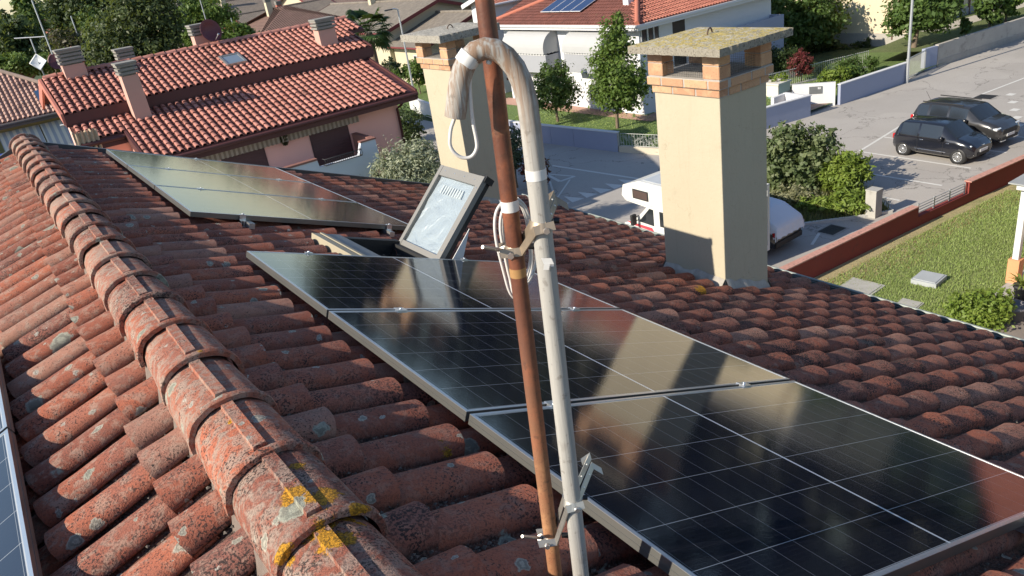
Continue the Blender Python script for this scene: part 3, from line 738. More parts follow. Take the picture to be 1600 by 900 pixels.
def gpt(py_): 
    z = PY(829+(908-829)*(py_-195)/705, py_, 1.055).z; return g0+gd*((z-g0.z)/gd.z)
mb = MB(); band(mb, gpt(270), gd, .0184, .018); mb.build('tape_band', TAPE, grey)
a = npts[5]; d_ = (npts[7]-npts[5]).normalized()
mb = MB(); i0 = npts[8]; dd = (npts[9]-npts[7]).normalized(); mb.tube([i0-dd*.009, i0+dd*.009], .0185, 24); mb.build('tape_band', TAPE, grey)
mb = MB(); c = gpt(403)
for k, (dx, dz, w, h) in enumerate(((-.004, .003, .018, .012), (.002, -.002, .012, .016), (-.009, -.007, .010, .011))):
    q = c+Vector((dx*.8, -.0183, dz))+Vector((-.006, 0, 0)); rgt = RT*w; upv = Vector((0, 0, h))+RT*h*.3*(k-1)
    mb.prism([q-rgt/2-upv/2, q+rgt/2-upv/2, q+rgt/2+upv/2, q-rgt/2+upv/2], FW*-.0012)
mb.build('torn_tape', TAPE, grey)
mb = MB(); q = HK(764, 97); mb.lathe([(0, .003), (.004, .003), (.004, -.003), (0, -.003)], 10, Matrix.Translation(q) @ Matrix.Rotation(R(90), 4, 'X')); q = HK(780, 42)
mb.build('cable_clip', TAPE, grey)
# white cable: loop at the hook and coil on the mast
def C(pts, y): return [PY(px, py, y) for px, py in pts]
def smooth(pts, n=6):
    out = []
    for i in range(len(pts)-1):
        p0, p1, p2, p3 = pts[max(i-1, 0)], pts[i], pts[i+1], pts[min(i+2, len(pts)-1)]
        for k in range(n):
            t = k/n; out.append(.5*((2*p1)+(p2-p0)*t+(2*p0-5*p1+4*p2-p3)*t*t+(3*p1-p0-3*p2+p3)*t*t*t))
    out.append(pts[-1]); return out
cab = thing('white_cable', 'white coax cable looping out of the pipe mouth', 'cable', HK(711, 200))
lp = [(711, 172), (710, 185), (705, 200), (701, 216), (702, 228), (708, 238), (718, 245), (730, 246), (738, 241), (743, 230), (742, 216), (738, 196), (735, 175), (733, 152), (732, 130), (734, 110), (740, 97), (749, 91), (758, 90), (768, 92)]
mb = MB(); mb.tube(smooth([HK(*q)+Vector((0, -.004 if i > 2 else 0, 0)) for i, q in enumerate(lp)]), .0031, 10); mb.build('cable_run', CABLE, cab)
coil = thing('cable_coil', 'coil of white cable hanging behind the rusty mast', 'cable', PY(800, 390, 1.15))
loops = [[(800, 312), (786, 316), (776, 330), (773, 352), (776, 380), (782, 405), (788, 428), (794, 450), (800, 462), (808, 466), (816, 452), (824, 430), (829, 405), (827, 380), (824, 350), (818, 326), (806, 314)],
         [(802, 310), (790, 320), (783, 338), (782, 360), (786, 385), (791, 410), (796, 432), (802, 448), (812, 456), (822, 446), (832, 428), (838, 405), (834, 372), (828, 345), (820, 322), (808, 310)],
         [(800, 314), (789, 326), (785, 345), (786, 370), (790, 400), (795, 425), (801, 455), (808, 470), (815, 458), (826, 438), (831, 410), (829, 375), (822, 340), (812, 318), (802, 312)]]
for k, lo in enumerate(loops):
    mb = MB(); mb.tube(smooth(C(lo, 1.150+.007*k), 4), .0031, 8); mb.build('cable_loop', CABLE, coil)
# steel stand-off brackets
def bracket(label, zb, zg, tip_px, rod_px, mat):
    pb, pg = bpt(zb), g0+gd*((zg-g0.z)/gd.z)
    br = thing('clamp_bracket', label, 'bracket', pb, 0, 'pole clamps')
    tip = PY(*tip_px, (pg.y+.02)); d1 = (pg-pb); 
    side = RT.copy(); back = Vector((FW.x, FW.y, 0)).normalized()
    wv = Vector((0, 0, .018))
    for sgn in (-1, 1):
        off = back*(sgn*.0178)
        o2 = back*(sgn*.0195)
        wvv = (UP*.85+RT*-.25).normalized()*.016
        a = pb+off-side*.028-UP*.004; b = pb+off+side*.010+UP*.001; c = pg+o2-side*.014-UP*.006; d = pg+o2+side*.020+UP*.004
        e = tip+back*(sgn*.016); f = e+side*.016-UP*.012
        mb = MB(); mb.ribbon([a, b, c, d], wvv, .0028, back); mb.build('clamp_plate', mat, br)
        mb = MB(); mb.ribbon([d-side*.014, e, f+side*(.004 if sgn < 0 else -.034)], wvv*.9, .0026, back); h = mb.build('fork_arm', mat, br)
        mb = MB()
        for fr_ in (.45, .78): q = (d-side*.014).lerp(e, fr_)-back*.0018; mb.lathe([(0, .0006), (.0022, .0006), (.0022, -.0006), (0, -.0006)], 8, Matrix.Translation(q) @ (-back).to_track_quat('Z', 'Y').to_matrix().to_4x4())
        mb.build('hole', M('bright_hole', (.75, .75, .74), .6), h)
    for (p, r_) in ((pb, .0175), (pg, .0195)):
        n = 15; ring = [p+(RT*math.cos(a_)+back*math.sin(a_))*r_ for a_ in [2*math.pi*k/n for k in range(n+1)]]
        mb = MB()
        vs = [q+UP*.008 for q in ring]+[q-UP*.008 for q in ring]; mb.add(vs, [(k, k+1, n+2+k, n+1+k) for k in range(n)], True)
        vs2 = [p+(q-p)*1.12+UP*.008 for q in ring]+[p+(q-p)*1.12-UP*.008 for q in ring]; mb.add(vs2, [(k+1, k, n+1+k, n+2+k) for k in range(n)], True)
        mb.add(vs[:n+1]+vs2[:n+1], [(k, n+1+k, n+2+k, k+1) for k in range(n)]); mb.add(vs[n+1:]+vs2[n+1:], [(k+1, n+2+k, n+1+k, k) for k in range(n)])
        mb.build('strap', mat, br)
    # bolts
    fb = -back*.024
    mb = MB(); mb.tube([pb-side*.010+fb-UP*.004, pb-side*.010+back*.024-UP*.004], .003, 8); q = pb-side*.010+fb-UP*.004; mb.tube([q, q-back*.005], .0062, 6); q2 = pg+side*.006-back*.022-UP*.004; mb.tube([q2, q2-back*.006], .0058, 6); mb.tube([q2, q2+back*.044], .003, 8); mb.build('bolt', SILVER, br)
    q3 = pb+side*.024+UP*.006-back*.004; mb = MB(); mb.tube([q3, q3+side*.016-UP*.0], .0062, 6); mb.build('nut', DARKS, br); mb = MB(); mb.tube([pg+side*.021+UP*.006, pg+side*.031+UP*.006], .0056, 6); mb.build('nut', DARKS, br)
    rp = PY(*rod_px, pb.y-.004); rq = pb-side*.024-UP*.003
    mb = MB(); n = 26
    for k in range(n):
        a, b = rp.lerp(rq, k/n), rp.lerp(rq, (k+1)/n); mb.tube([a, a.lerp(b, .5), b], [.0034, .0040, .0034], 8, k in (0, n-1))
    mb.build('threaded_rod', GALV, br)
    mb = MB(); u_ = (rq-rp).normalized(); mb.tube([rq-u_*.003, rq+u_*.004], .0068, 6); mb.build('nut', GALV, br); mb = MB(); mb.tube([rq+u_*.004, rq+u_*.006], .0088, 12); mb.build('washer', GALV, br)
bracket('upper steel clamp joining rusty mast and grey pipe beside the cable coil', PY(802, 388, 1.128).z, PY(838, 352, 1.055).z, (868, 308), (754, 386), GALV_R)
bracket('lower steel clamp joining rusty mast and grey pipe above the near tiles', PY(860, 838, 1.13).z, PY(892, 782, 1.06).z, (924, 720), (816, 838), GALV)
# ============================================================ ground, streets, markings, walls
def AT(px, py, dist):
    d = ray(px, py); k = dist/math.hypot(d.x, d.y); return CAM+d*k
def vtop(xy, px, py):
    d = ray(px, py); return CAMH + math.hypot(xy[0], xy[1])/math.hypot(d.x, d.y)*d.z
def sheet(name, poly, z, mat, kind=True):
    mb = MB(); mb.add([(x, y, z) for x, y in poly], [tuple(range(len(poly)))])
    o = mb.build(name, mat); 
    if kind: struct(o)
    return o
def asphalt_mat(name, c):
    t = NT(name); c = Vector(c)
    b = t.mix(t.noise(.35, 5), tuple(c*.86), tuple(c*1.12))
    b = t.mix(t.step(t.noise(1.3, 6, .7), .56, .75, 0, .35), b, tuple(c*.62))
    b = t.mix(t.step(t.noise(34, 3), .5, .75, 0, .35), b, tuple(c*.5))
    b = t.mix(t.step(t.noise(48, 2), .62, .72, 0, .5), b, tuple(c*1.5))
    b = t.mix(t.step(t.noise(.12, 3, .5), .52, .56, 0, .28), b, tuple(c*.72))
    b = t.mix(t.step(t.noise(.55, 5, .6), .66, .74, 0, .5), b, tuple(c*.45))
    v = t.voro(.23, t.vmath('ADD', t.pos, t.scalev(t.noise(.9, 5, out=1), 2.2)), 'DISTANCE_TO_EDGE')
    b = t.mix(t.step(v['Distance'], .008, .003, 0, .6), b, tuple(c*.35))
    t.col(b); t.rough(.92); t.b.inputs['Specular IOR Level'].default_value = .3; t.bump(t.noise(60, 3), .35, .006); return t.m
ASPH = asphalt_mat('asphalt', (.37, .345, .32)); ASPH2 = asphalt_mat('asphalt_patch', (.17, .16, .15))
def grass_mat(name, g1, g2, dry, dryamt=0.0):
    t = NT(name)
    b = t.mix(t.noise(1.4, 5), g1, g2); b = t.mix(t.step(t.noise(9, 4), .4, .65, 0, .5), b, tuple(Vector(g1)*.6))
    b = t.mix(t.step(t.noise(2.2, 5, .65), .60, .74, 0, .4), b, dry)
    if dryamt:
        y = t.sep()[1]; yy = t.math('ADD', y, t.math('MULTIPLY', t.noise(.9, 6, .75), 4.2))
        b = t.mix(t.step(yy, 13.6, 15.2, 0, dryamt), b, dry)
    b = t.mix(t.step(t.noise(55, 2), .5, .7, 0, .6), b, tuple(Vector(g1)*.35))
    t.col(b); t.rough(.95); t.bump(t.noise(45, 4, .7), 1.0, .05); return t.m
GRASS = grass_mat('lawn_grass', (.20, .24, .075), (.29, .33, .12), (.46, .37, .21), .85)
FIELD = grass_mat('far_field', (.045, .075, .022), (.07, .10, .03), (.16, .13, .06))
GRASS2 = grass_mat('garden_grass', (.10, .17, .040), (.16, .23, .06), (.22, .24, .09))
big = [(-3000, -3000), (3000, -3000), (3000, 3000), (-3000, 3000)]
sheet('ground', big, 0, FIELD)
sheet('road', [(15.0, 13.78), (24.85, 13.22), (27.75, 13.0), (90, 7.6), (140, 3.5), (140, 17.6), (100, 20.9), (48, 25.3), (33, 26.0), (27.0, 27.6), (26.6, 30), (25.6, 36.5), (25.2, 110), (17.0, 110), (17.0, 30), (15.0, 27)], .012, ASPH)
lawn = sheet('lawn', [(5.2, -25), (45, -25), (90, -25), (90, 7.6), (27.75, 13.0), (15.0, 13.78), (5.2, 13.8)], .008, GRASS)
sheet('garden', [(26.9, 27.6), (33.2, 25.6), (60, 24.5), (60, 31), (33, 33.5), (31.2, 50), (26, 50), (26.1, 36.5)], .16, GRASS2)
WHITE = M('road_paint', (.66, .65, .62), .7, var=.14, scale=5, fine=.5, bscale=30)
def mark(pts, z=.018):
    o = sheet('road_marking', [(p.x, p.y) for p in pts], z, WHITE); return o
def line(a, b, w=.12, z=.018):
    a, b = Vector((a[0], a[1], 0)), Vector((b[0], b[1], 0)); n = (b-a).normalized().cross(Vector((0, 0, 1)))*w/2
    return mark([a-n, b-n, b+n, a+n], z)
# parking bay lines
g = lambda px, py: PZ(px, py, 0)
line((31.5, 19.5), (31.35, 14.6)); line((29.0, 17.9), (29.0, 14.5)); line((26.9, 17.3), (26.8, 14.9)); line((31.55, 19.55), (36.2, 20.2)); line((33.9, 19.8), (33.8, 14.4)); line((36.3, 20.1), (36.1, 14.6))
line((36.2, 20.2), (58, 18.6)); line((22.6, 15.4), (21.6, 15.0), .1)
for k in range(5):
    p = g(1579+k*3.2, 148+k*12); line((p.x-.22, p.y), (p.x+.22, p.y-.02), .34)
# give way triangles, stop line and the painted triangle
for k in range(7):
    p = Vector((23.2-.74*k, 25.75+.1*k, 0)); mark([p+Vector((-.32, -.25, 0)), p+Vector((.32, -.3, 0)), p+Vector((0, .75, 0))])
line((23.05, 31.3), (23.75, 25.6), .15)
tri = [g(852, 272), g(898, 276), g(875, 284)]
for i in range(3): line((tri[i].x, tri[i].y), (tri[(i+1) % 3].x, tri[(i+1) % 3].y), .18 if i else .12, .018+.001*i)
line((20.4, 27.9), (21.3, 29.3), .1); line((19.4, 26.6), (22.0, 28.6), .08, .0195)
# drains, manholes
IRON = M('cast_iron', (.05, .05, .052), .6, .5)
def grate(px, py, sx, sy, label):
    p = g(px, py); t_ = thing('drain_cover', label, 'drain', (p.x, p.y, .018), 0, 'street drains')
    mb = MB(); mb.box(-sx-.08, sx+.08, -sy-.08, sy+.08, 0, .006); mb.build('surround', M('grate_surround', (.30, .28, .26), .9), t_, True)
    mb = MB(); mb.box(-sx, sx, -sy, sy, .006, .014)
    mb.build('grate', IRON, t_, True)
    mb = MB()
    for k in range(5): mb.box(-sx+.05, sx-.05, -sy+.06+k*(2*sy-.1)/5, -sy+.1+k*(2*sy-.1)/5, .0145, .022)
    mb.build('slots', IRON, t_, True)
grate(1540, 152, .42, .42, 'dark square drain grate in the open road'); grate(1300, 360, .4, .3, 'rusty drain cover by the red wall')
# lawn hatches
CONC = M('concrete', (.40, .385, .355), .92, var=.2, scale=2.5, fine=.4, bscale=50, dirt=((.2, .19, .16), 3, .56, .5))
def hatch(px, py, sx, sy, rz, h, mat, label):
    p = g(px, py); t_ = thing('concrete_hatch', label, 'hatch', (p.x, p.y, .008), rz, 'covers set in the lawn')
    mb = MB(); mb.box(-sx, sx, -sy, sy, 0, h); mb.build('slab', mat, t_, True)
    mb = MB(); mb.box(-sx*.86, sx*.86, -sy*.86, sy*.86, h, h+.02); mb.build('lid', mat, t_, True)
hatch(1451, 440, .38, .36, .1, .14, M('grey_hatch', (.34, .36, .37), .7), 'grey steel hatch standing proud in the lawn'); hatch(1337, 455, .75, .52, .05, .03, CONC, 'large flat concrete slab set in the lawn'); hatch(1419, 478, .33, .3, .1, .03, CONC, 'small round worn concrete cover in the lawn')
# pavement beside the lawn and neighbour terrace
sheet('pavement', [(18.4, 8.9), (24.2, 9.1), (24.2, 8.2), (18.4, 8.0)], .03, CONC)
sheet('terrace', [(10, 8.0), (24.2, 8.2), (24.2, 2), (10, 2)], .026, M('terrace_paving', (.20, .17, .15), .9, var=.25, scale=1.5))
# red garden wall with coping and railing gap
REDW = M('red_wall_paint', (.20, .032, .026), .8, var=.15, scale=2, dirt=((.10, .03, .028), 4, .55, .6)); COP = M('pale_red_coping', (.46, .24, .19), .85, var=.2, scale=6, dirt=((.2, .13, .11), 9, .5, .6))
rw = thing('garden_wall', 'low dark red garden wall with worn coping between lawn and parking', 'wall', (24, 13.2, 0))
def wall_seg(mb, a, b, w, z0, z1):
    a, b = Vector((a[0], a[1], 0)), Vector((b[0], b[1], 0)); d = b-a; n = d.normalized().cross(Vector((0, 0, 1)))*w/2
    mb.hexa([a-n*-1+Vector((0, 0, z0)), b-n*-1+Vector((0, 0, z0)), b-n+Vector((0, 0, z0)), a-n+Vector((0, 0, z0)), a+n+Vector((0, 0, z1)), b+n+Vector((0, 0, z1)), b-n+Vector((0, 0, z1)), a-n+Vector((0, 0, z1))])
A0, A1, A2, A3 = (15.0, 13.78), (24.85, 13.22), (27.75, 13.0), (90, 7.6)
mb = MB(); wall_seg(mb, A0, A1, .2, 0, .72); wall_seg(mb, A1, A2, .2, 0, .36); wall_seg(mb, A2, A3, .2, 0, .76); mb.build('wall', REDW, rw)
mb = MB(); wall_seg(mb, A0, (24.80, 13.223), .26, .724, .765); wall_seg(mb, (27.8, 12.995), A3, .26, .764, .80); mb.build('coping', COP, rw)
RAILM = M('grey_railing', (.42, .43, .44), .5, .6)
mb = MB()
for k in range(4):
    z = .46+k*.1; mb.tube([(A1[0]+.1, A1[1]-.02, z), (A2[0]-.1, A2[1]+.01, z)], .014, 6)
mb.build('rails', RAILM, rw)
for k in range(4):
    f = k/3; mb = MB(); x, y = A1[0]+.12+(A2[0]-A1[0]-.24)*f, A1[1]+(A2[1]-A1[1])*f; mb.box(x-.025, x+.025, y-.02, y+.02, .364, .80); mb.build('rail_post', RAILM, rw)
# concrete stub post
p = g(1364, 338); t_ = thing('concrete_post', 'short square concrete post beside the hedge and red wall', 'post', (p.x, p.y, 0))
mb = MB(); mb.box(-.2, .2, -.2, .2, 0, 1.0); mb.build('shaft', CONC, t_, True); mb = MB(); mb.box(-.215, .215, -.215, .215, 1.0, 1.05); mb.build('cap', CONC, t_, True)
# kerb round the planted island
mb = MB()
isl = [(20.8, 17.7), (22.9, 16.3), (24.7, 15.0), (25.6, 14.5), (27.0, 16.2), (28.2, 18.6), (27.2, 20.6), (24.2, 21.2), (21.6, 20.4)]
SOIL = grass_mat('weedy_ground', (.06, .085, .022), (.12, .13, .045), (.26, .21, .11))
sheet('planted_island', isl, .07, SOIL)
for i in range(len(isl)): wall_seg(mb, isl[i], isl[(i+1) % len(isl)], .12, 0, .11)
struct(mb.build('kerb', M('kerb_stone', (.5, .49, .46), .85), None))
# white house front wall, stepped, with panels
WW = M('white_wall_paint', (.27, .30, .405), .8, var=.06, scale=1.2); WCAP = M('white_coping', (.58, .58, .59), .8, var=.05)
fw = thing('boundary_wall', 'long pale wall with joints in front of the white house lawn', 'wall', (26, 32, 0))
pts = [(25.2, 42), (25.62, 36.5), (26.05, 33.0), (26.45, 29.9)]
for i in range(3):
    a, b = Vector((*pts[i], 0)), Vector((*pts[i+1], 0)); n = max(1, int((b-a).length/1.75))
    for k in range(n):
        q, r_ = a.lerp(b, k/n), a.lerp(b, (k+1)/n); d = (r_-q).normalized()*.012
        mb = MB(); wall_seg(mb, (q+d)[:2], (r_-d)[:2], .2, 0, 1.02); mb.build('wall_panel', WW, fw)
    mb = MB(); wall_seg(mb, pts[i], pts[i+1], .27, 1.024, 1.07); mb.build('coping', WCAP, fw)
    mb = MB(); wall_seg(mb, pts[i], pts[i+1], .15, 0, 1.0); mb.build('wall_core', CONC, fw)
# low wall with wrought fence further on
fe = thing('garden_fence', 'ornamental wrought fence of short bars on a low cream plinth', 'fence', (27, 28.7, 0))
mb = MB(); wall_seg(mb, (26.47, 29.85), (27.1, 27.4), .22, 0, .34); wall_seg(mb, (27.1, 27.4), (30.4, 26.3), .22, 0, .34); mb.build('plinth', M('cream_plinth', (.48, .43, .34), .85, var=.1), fe)
FENC = M('pale_iron', (.45, .46, .44), .5, .5)
rnd = random.Random(4)
def wfence(parent, a, b, z0, z1, n):
    a, b = Vector((*a, 0)), Vector((*b, 0))
    mb = MB(); 
    for z in (z0+.03, z1): mb.tube([a+Vector((0, 0, z)), b+Vector((0, 0, z))], .014, 6)
    mb.build('rail', FENC, parent)
    for k in range(n+1):
        p = a.lerp(b, k/n); mb = MB(); mb.box(p.x-.008, p.x+.008, p.y-.008, p.y+.008, z0, z1-.012); mb.build('bar', FENC, parent)
    mb = MB()
    for k in range(n*4):
        p = a.lerp(b, (k+.5)/(n*4)); zz = rnd.uniform(z0+.08, z1-.12); d = (b-a).normalized()*(b-a).length/n*.5
        mb.tube([p-d+Vector((0, 0, zz)), p+d*rnd.uniform(.2, .9)+Vector((0, 0, zz+rnd.uniform(-.02, .02)))], .007, 5)
        mb.tube([p+Vector((0, 0, zz-.1)), p+Vector((0, 0, zz+.1))], .007, 5)
    o = mb.build('scrollwork', FENC, parent); o['kind'] = 'stuff'
wfence(fe, (26.47, 29.75), (27.1, 27.5), .342, 1.0, 14); wfence(fe, (27.15, 27.35), (30.3, 26.35), .342, 1.0, 18)
# gate walls further right
gw = thing('gate_wall', 'pale blue shaded wall with stepped end beside the garden gate recess', 'wall', (34, 25.7, 0))
mb = MB(); wall_seg(mb, (30.4, 26.2), (35.9, 25.25), .2, 0, 1.1); mb.build('wall', WW, gw); mb = MB(); wall_seg(mb, (30.4, 26.2), (35.95, 25.24), .26, 1.104, 1.15); mb.build('coping', WCAP, gw)
mb = MB(); wall_seg(mb, (35.85, 25.4), (36.05, 26.9), .2, 0, 1.12); wall_seg(mb, (35.0, 26.9), (36.2, 26.9), .2, 0, 1.08); mb.build('return_wall', WCAP, gw)
gw2 = thing('gate_wall', 'white angled gate wall with metal letterbox plate', 'wall', (38.4, 26, 0))
mb = MB(); wall_seg(mb, (37.1, 27.2), (38.35, 25.35), .22, 0, 1.28); mb.build('angled_wall', WCAP, gw2)
mb = MB(); wall_seg(mb, (38.45, 25.2), (44.3, 24.75), .2, 0, 1.1); mb.build('wall', WW, gw2); mb = MB(); wall_seg(mb, (38.4, 25.2), (44.3, 24.75), .26, 1.104, 1.15); mb.build('coping', WCAP, gw2)
a = Vector((37.1, 27.2, 0)).lerp(Vector((38.35, 25.35, 0)), .55); d = Vector((1.25, -1.85, 0)).normalized(); nn = Vector((-d.y*-1, -d.x, 0)); nn = Vector((-.83, -.56, 0))
mb = MB(); mb.obox(a+nn*.12+Vector((0, 0, .93)), d*.34, nn*.02, (0, 0, .2)); lb = mb.build('letterbox', M('steel_plate', (.22, .23, .23), .4, .6), gw2)
mb = MB(); mb.obox(a+nn*.142+d*.18+Vector((0, 0, 1.03)), d*.07, nn*.002, (0, 0, .05)); mb.build('number_plate', WCAP, lb)
def sign_text(txt, loc, nrm, up, size, mat, parent, name='lettering', spin=0.0):
    cu = bpy.data.curves.new(name, 'FONT'); cu.body = txt; cu.size = size; cu.align_x = 'CENTER'; cu.align_y = 'CENTER'; cu.extrude = .002
    o0 = bpy.data.objects.new('tmp', cu); COL.objects.link(o0); dg = bpy.context.evaluated_depsgraph_get(); me = bpy.data.meshes.new_from_object(o0.evaluated_get(dg)); bpy.data.objects.remove(o0)
    z = Vector(nrm).normalized(); x = Vector(up).cross(z).normalized(); y = z.cross(x)
    mm = Matrix((x, y, z)).transposed().to_4x4(); mm.translation = Vector(loc)
    me.materials.clear(); me.materials.append(mat)
    return mobj(name, me, None, parent, False, mm @ Matrix.Rotation(spin, 4, 'Z'))
BLACKP = M('black_print', (.02, .02, .02), .6)
sign_text('29', a+nn*.146+d*.18+Vector((0, 0, 1.03)), nn, (0, 0, 1), .085, BLACKP, lb)
# garden gate (pedestrian) and sliding gate
gt = thing('garden_gate', 'dark wrought pedestrian gate in the gate wall recess', 'gate', (36.6, 27.1, 0))
mb = MB(); mb.tube([(36.1, 26.95, 1.0), (37.1, 27.2, 1.05)], .02, 6); mb.tube([(36.1, 26.95, .12), (37.1, 27.2, .12)], .02, 6); mb.build('frame', IRON, gt)
for k in range(9):
    f = k/8; mb = MB(); mb.box(36.1+f-.01, 36.1+f+.01, 26.94+.25*f, 26.96+.25*f, .05, 1.1); mb.build('bar', IRON, gt)
sheet('driveway', [(31, 26.6), (36.0, 25.5), (38.2, 25.5), (37, 27.3), (34, 29.0), (31, 28)], .168, M('drive_paving', (.24, .17, .135), .9, var=.25, scale=4))
sg = thing('sliding_gate', 'grey barred sliding gate between lamp post and concrete wall', 'gate', (45.5, 25, 0))
mb = MB(); mb.tube([(44.4, 24.85, 1.25), (47.1, 25.2, 1.25)], .03, 6); mb.tube([(44.4, 24.85, .1), (47.1, 25.2, .1)], .03, 6); mb.build('frame', FENC, sg)
for k in range(22):
    f = k/21; mb = MB(); mb.box(44.4+2.7*f-.012, 44.4+2.7*f+.012, 24.85+.35*f-.01, 24.85+.35*f+.01, .12, 1.24); mb.build('bar', FENC, sg)
# inner boundary fence of the white house garden
bf = thing('bar_fence', 'grey upright bar fence behind the garden shrubs', 'fence', (42, 30, 0))
mb = MB()
for z in (.25, 1.15): mb.tube([(36.5, 31.3, z), (46.8, 28.7, z)], .022, 6)
mb.build('rail', FENC, bf)
for k in range(74):
    f = k/73; mb = MB(); mb.box(36.5+10.3*f-.012, 36.5+10.3*f+.012, 31.3-2.6*f-.01, 31.3-2.6*f+.01, .15, 1.2); mb.build('bar', FENC, bf)
mb = MB(); wall_seg(mb, (36.5, 31.3), (46.8, 28.7), .2, 0, .25); mb.build('plinth', CONC, bf)
# sloping concrete wall to the right
cw = thing('concrete_wall', 'long raw concrete retaining wall along the far side of the road', 'wall', (52, 24.8, 0))
mb = MB(); wall_seg(mb, (48.2, 25.15), (100, 20.8), .22, 0, 1.35); mb.build('wall', M('raw_concrete', (.38, .355, .32), .9, var=.2, scale=1.5, dirt=((.18, .17, .155), 2, .52, .5)), cw)
mb = MB(); wall_seg(mb, (47.1, 25.35), (48.15, 25.16), .24, 0, 1.3); mb.build('white_end', WW, cw)
mb = MB(); wall_seg(mb, (48.2, 25.15), (100, 20.8), .25, 0, .42); mb.build('plinth', M('raw_concrete2', (.30, .285, .265), .9, var=.2), cw)
sheet('verge', [(48, 25.3), (100, 21), (100, 29), (54, 29.6), (47, 29.0)], 1.0, grass_mat('dry_verge', (.09, .13, .035), (.17, .19, .07), (.38, .30, .17)))
sheet('path', [(54, 27.8), (100, 24.2), (100, 25.6), (54, 29.4)], 1.012, M('pale_path', (.42, .38, .32), .9))
# left wall near the dark shrub
lw = thing('boundary_wall', 'short white garden wall beyond the dark shrub beside the street sign', 'wall', (25, 50, 0))
mb = MB(); wall_seg(mb, (26.9, 53.5), (25.3, 43), .2, 0, 1.0); mb.build('wall', M('bright_wall', (.55, .55, .54), .8), lw); mb = MB(); wall_seg(mb, (26.9, 53.5), (25.3, 43), .26, 1.004, 1.05); mb.build('coping', WCAP, lw)
sheet('lawn_beyond', [(26.5, 46), (33, 50), (33.5, 75), (26.5, 75)], .1, GRASS2)
# street lamps
GREYP = M('lamp_grey', (.46, .48, .50), .45, .6, var=.05)
def lamp(label, base, top_px, arm, group='street lamps'):
    zt = vtop(base, *top_px); t_ = thing('street_lamp', label, 'street lamp', (base[0], base[1], 0), 0, group)
    mb = MB(); mb.tube([(0, 0, 0), (0, 0, zt*.5), (0, 0, zt)], [.085, .07, .05], 10); mb.build('pole', GREYP, t_, True)
    mb = MB(); mb.tube([(0, 0, zt-.05), Vector(arm)*.4+Vector((0, 0, zt+.05)), Vector(arm)+Vector((0, 0, zt+.03))], [.04, .05, .04], 8); mb.build('arm', GREYP, t_, True)
    e = Vector(arm); mb = MB(); mb.obox(e+Vector((0, 0, zt+.03)), e.normalized()*.28, e.normalized().cross(Vector((0, 0, 1)))*.11, (0, 0, .045)); mb.build('lantern', M('lantern_dark', (.06, .06, .065), .5), t_, True)
    return t_
lamp('tall grey street lamp behind the pink house roof corner', (26.9, 52.6), (619, 14), (-.7, .1, 0))
lamp('tall grey street lamp beside the garden gate wall at right', (44.05, 24.55), (1424, -180), (-.9, -.3, 0))
# round speed sign on the left lamp
s_c = Vector((26.75, 52.4, vtop((26.9, 52.6), 645, 142)))
sg_ = thing('speed_sign', 'round red ringed 70 speed sign on the lamp post', 'sign', s_c)
nr = Vector((-.45, -.89, .1)).normalized(); qm = nr.to_track_quat('Z', 'Y').to_matrix().to_4x4(); qm.translation = s_c
mb = MB(); mb.lathe([(0, 0), (.30, 0), (.30, .02), (0, .02)], 24, qm, False); mb.build('red_ring', M('sign_red', (.45, .03, .03), .5), sg_)
mb = MB(); mb.lathe([(0, .0205), (.23, .0205), (.23, .024), (0, .024)], 24, qm, False); mb.build('white_face', WCAP, sg_)
sign_text('70', s_c+nr*.027, nr, (0, 0, 1), .30, BLACKP, sg_)
mb = MB(); mb.tube([s_c-nr*.06-Vector((0, 0, s_c.z)), s_c-nr*.06+Vector((0, 0, .3))], .03, 8); mb.build('post', GREYP, sg_)
# ============================================================ neighbouring buildings
def tile_roof_mat(name, c1, c2, pitch=.22, axis=0, course=.36, old=.3):
    """small far tiles: corrugation and courses as relief"""
    t = NT(name); s = t.sep()
    wv = t.math('ABSOLUTE', t.math('SINE', t.math('MULTIPLY', s[axis], math.pi/pitch)))
    cz = t.math('FRACT', t.math('DIVIDE', s[1-axis], course))
    b = t.mix(t.noise(1.3, 5), c1, c2); v = t.voro(3.6); b = t.mix(t.math('MULTIPLY', t.sep(v['Color'])[0], .5), b, tuple(Vector(c1)*.6))
    b = t.mix(t.step(t.noise(2.4, 5, .7), .5, .7, 0, old), b, (.10, .085, .075))
    t.col(b); t.rough(.88); t.b.inputs['Specular IOR Level'].default_value = .25
    t.bump(t.math('ADD', t.math('MULTIPLY', wv, 1.0), t.math('MULTIPLY', cz, .5)), 1.0, .05); return t.m
def clean_tile_mat(name, c1, c2, dark=(.10, .05, .04)):
    t = NT(name); oi = t.n('ShaderNodeObjectInfo').outputs['Random']; at = t.n('ShaderNodeAttribute', attribute_name='tint').outputs['Fac']
    tint = t.math('FRACT', t.math('ADD', oi, at)); b = t.mix(tint, c1, c2)
    b = t.mix(t.step(t.noise(.9, 5, .7), .55, .70, 0, .7), b, dark); b = t.mix(t.step(t.noise(24, 4), .55, .7, 0, .45), b, dark)
    pan = t.n('ShaderNodeAttribute', attribute_name='pan').outputs['Fac']; b = t.mix(t.step(pan, .3, .9, 0, .85), b, (.055, .018, .015))  # dark pan colour: grime that also paints the shade between tile rows
    t.col(b); t.rough(.85); t.b.inputs['Specular IOR Level'].default_value = .25; return t.m
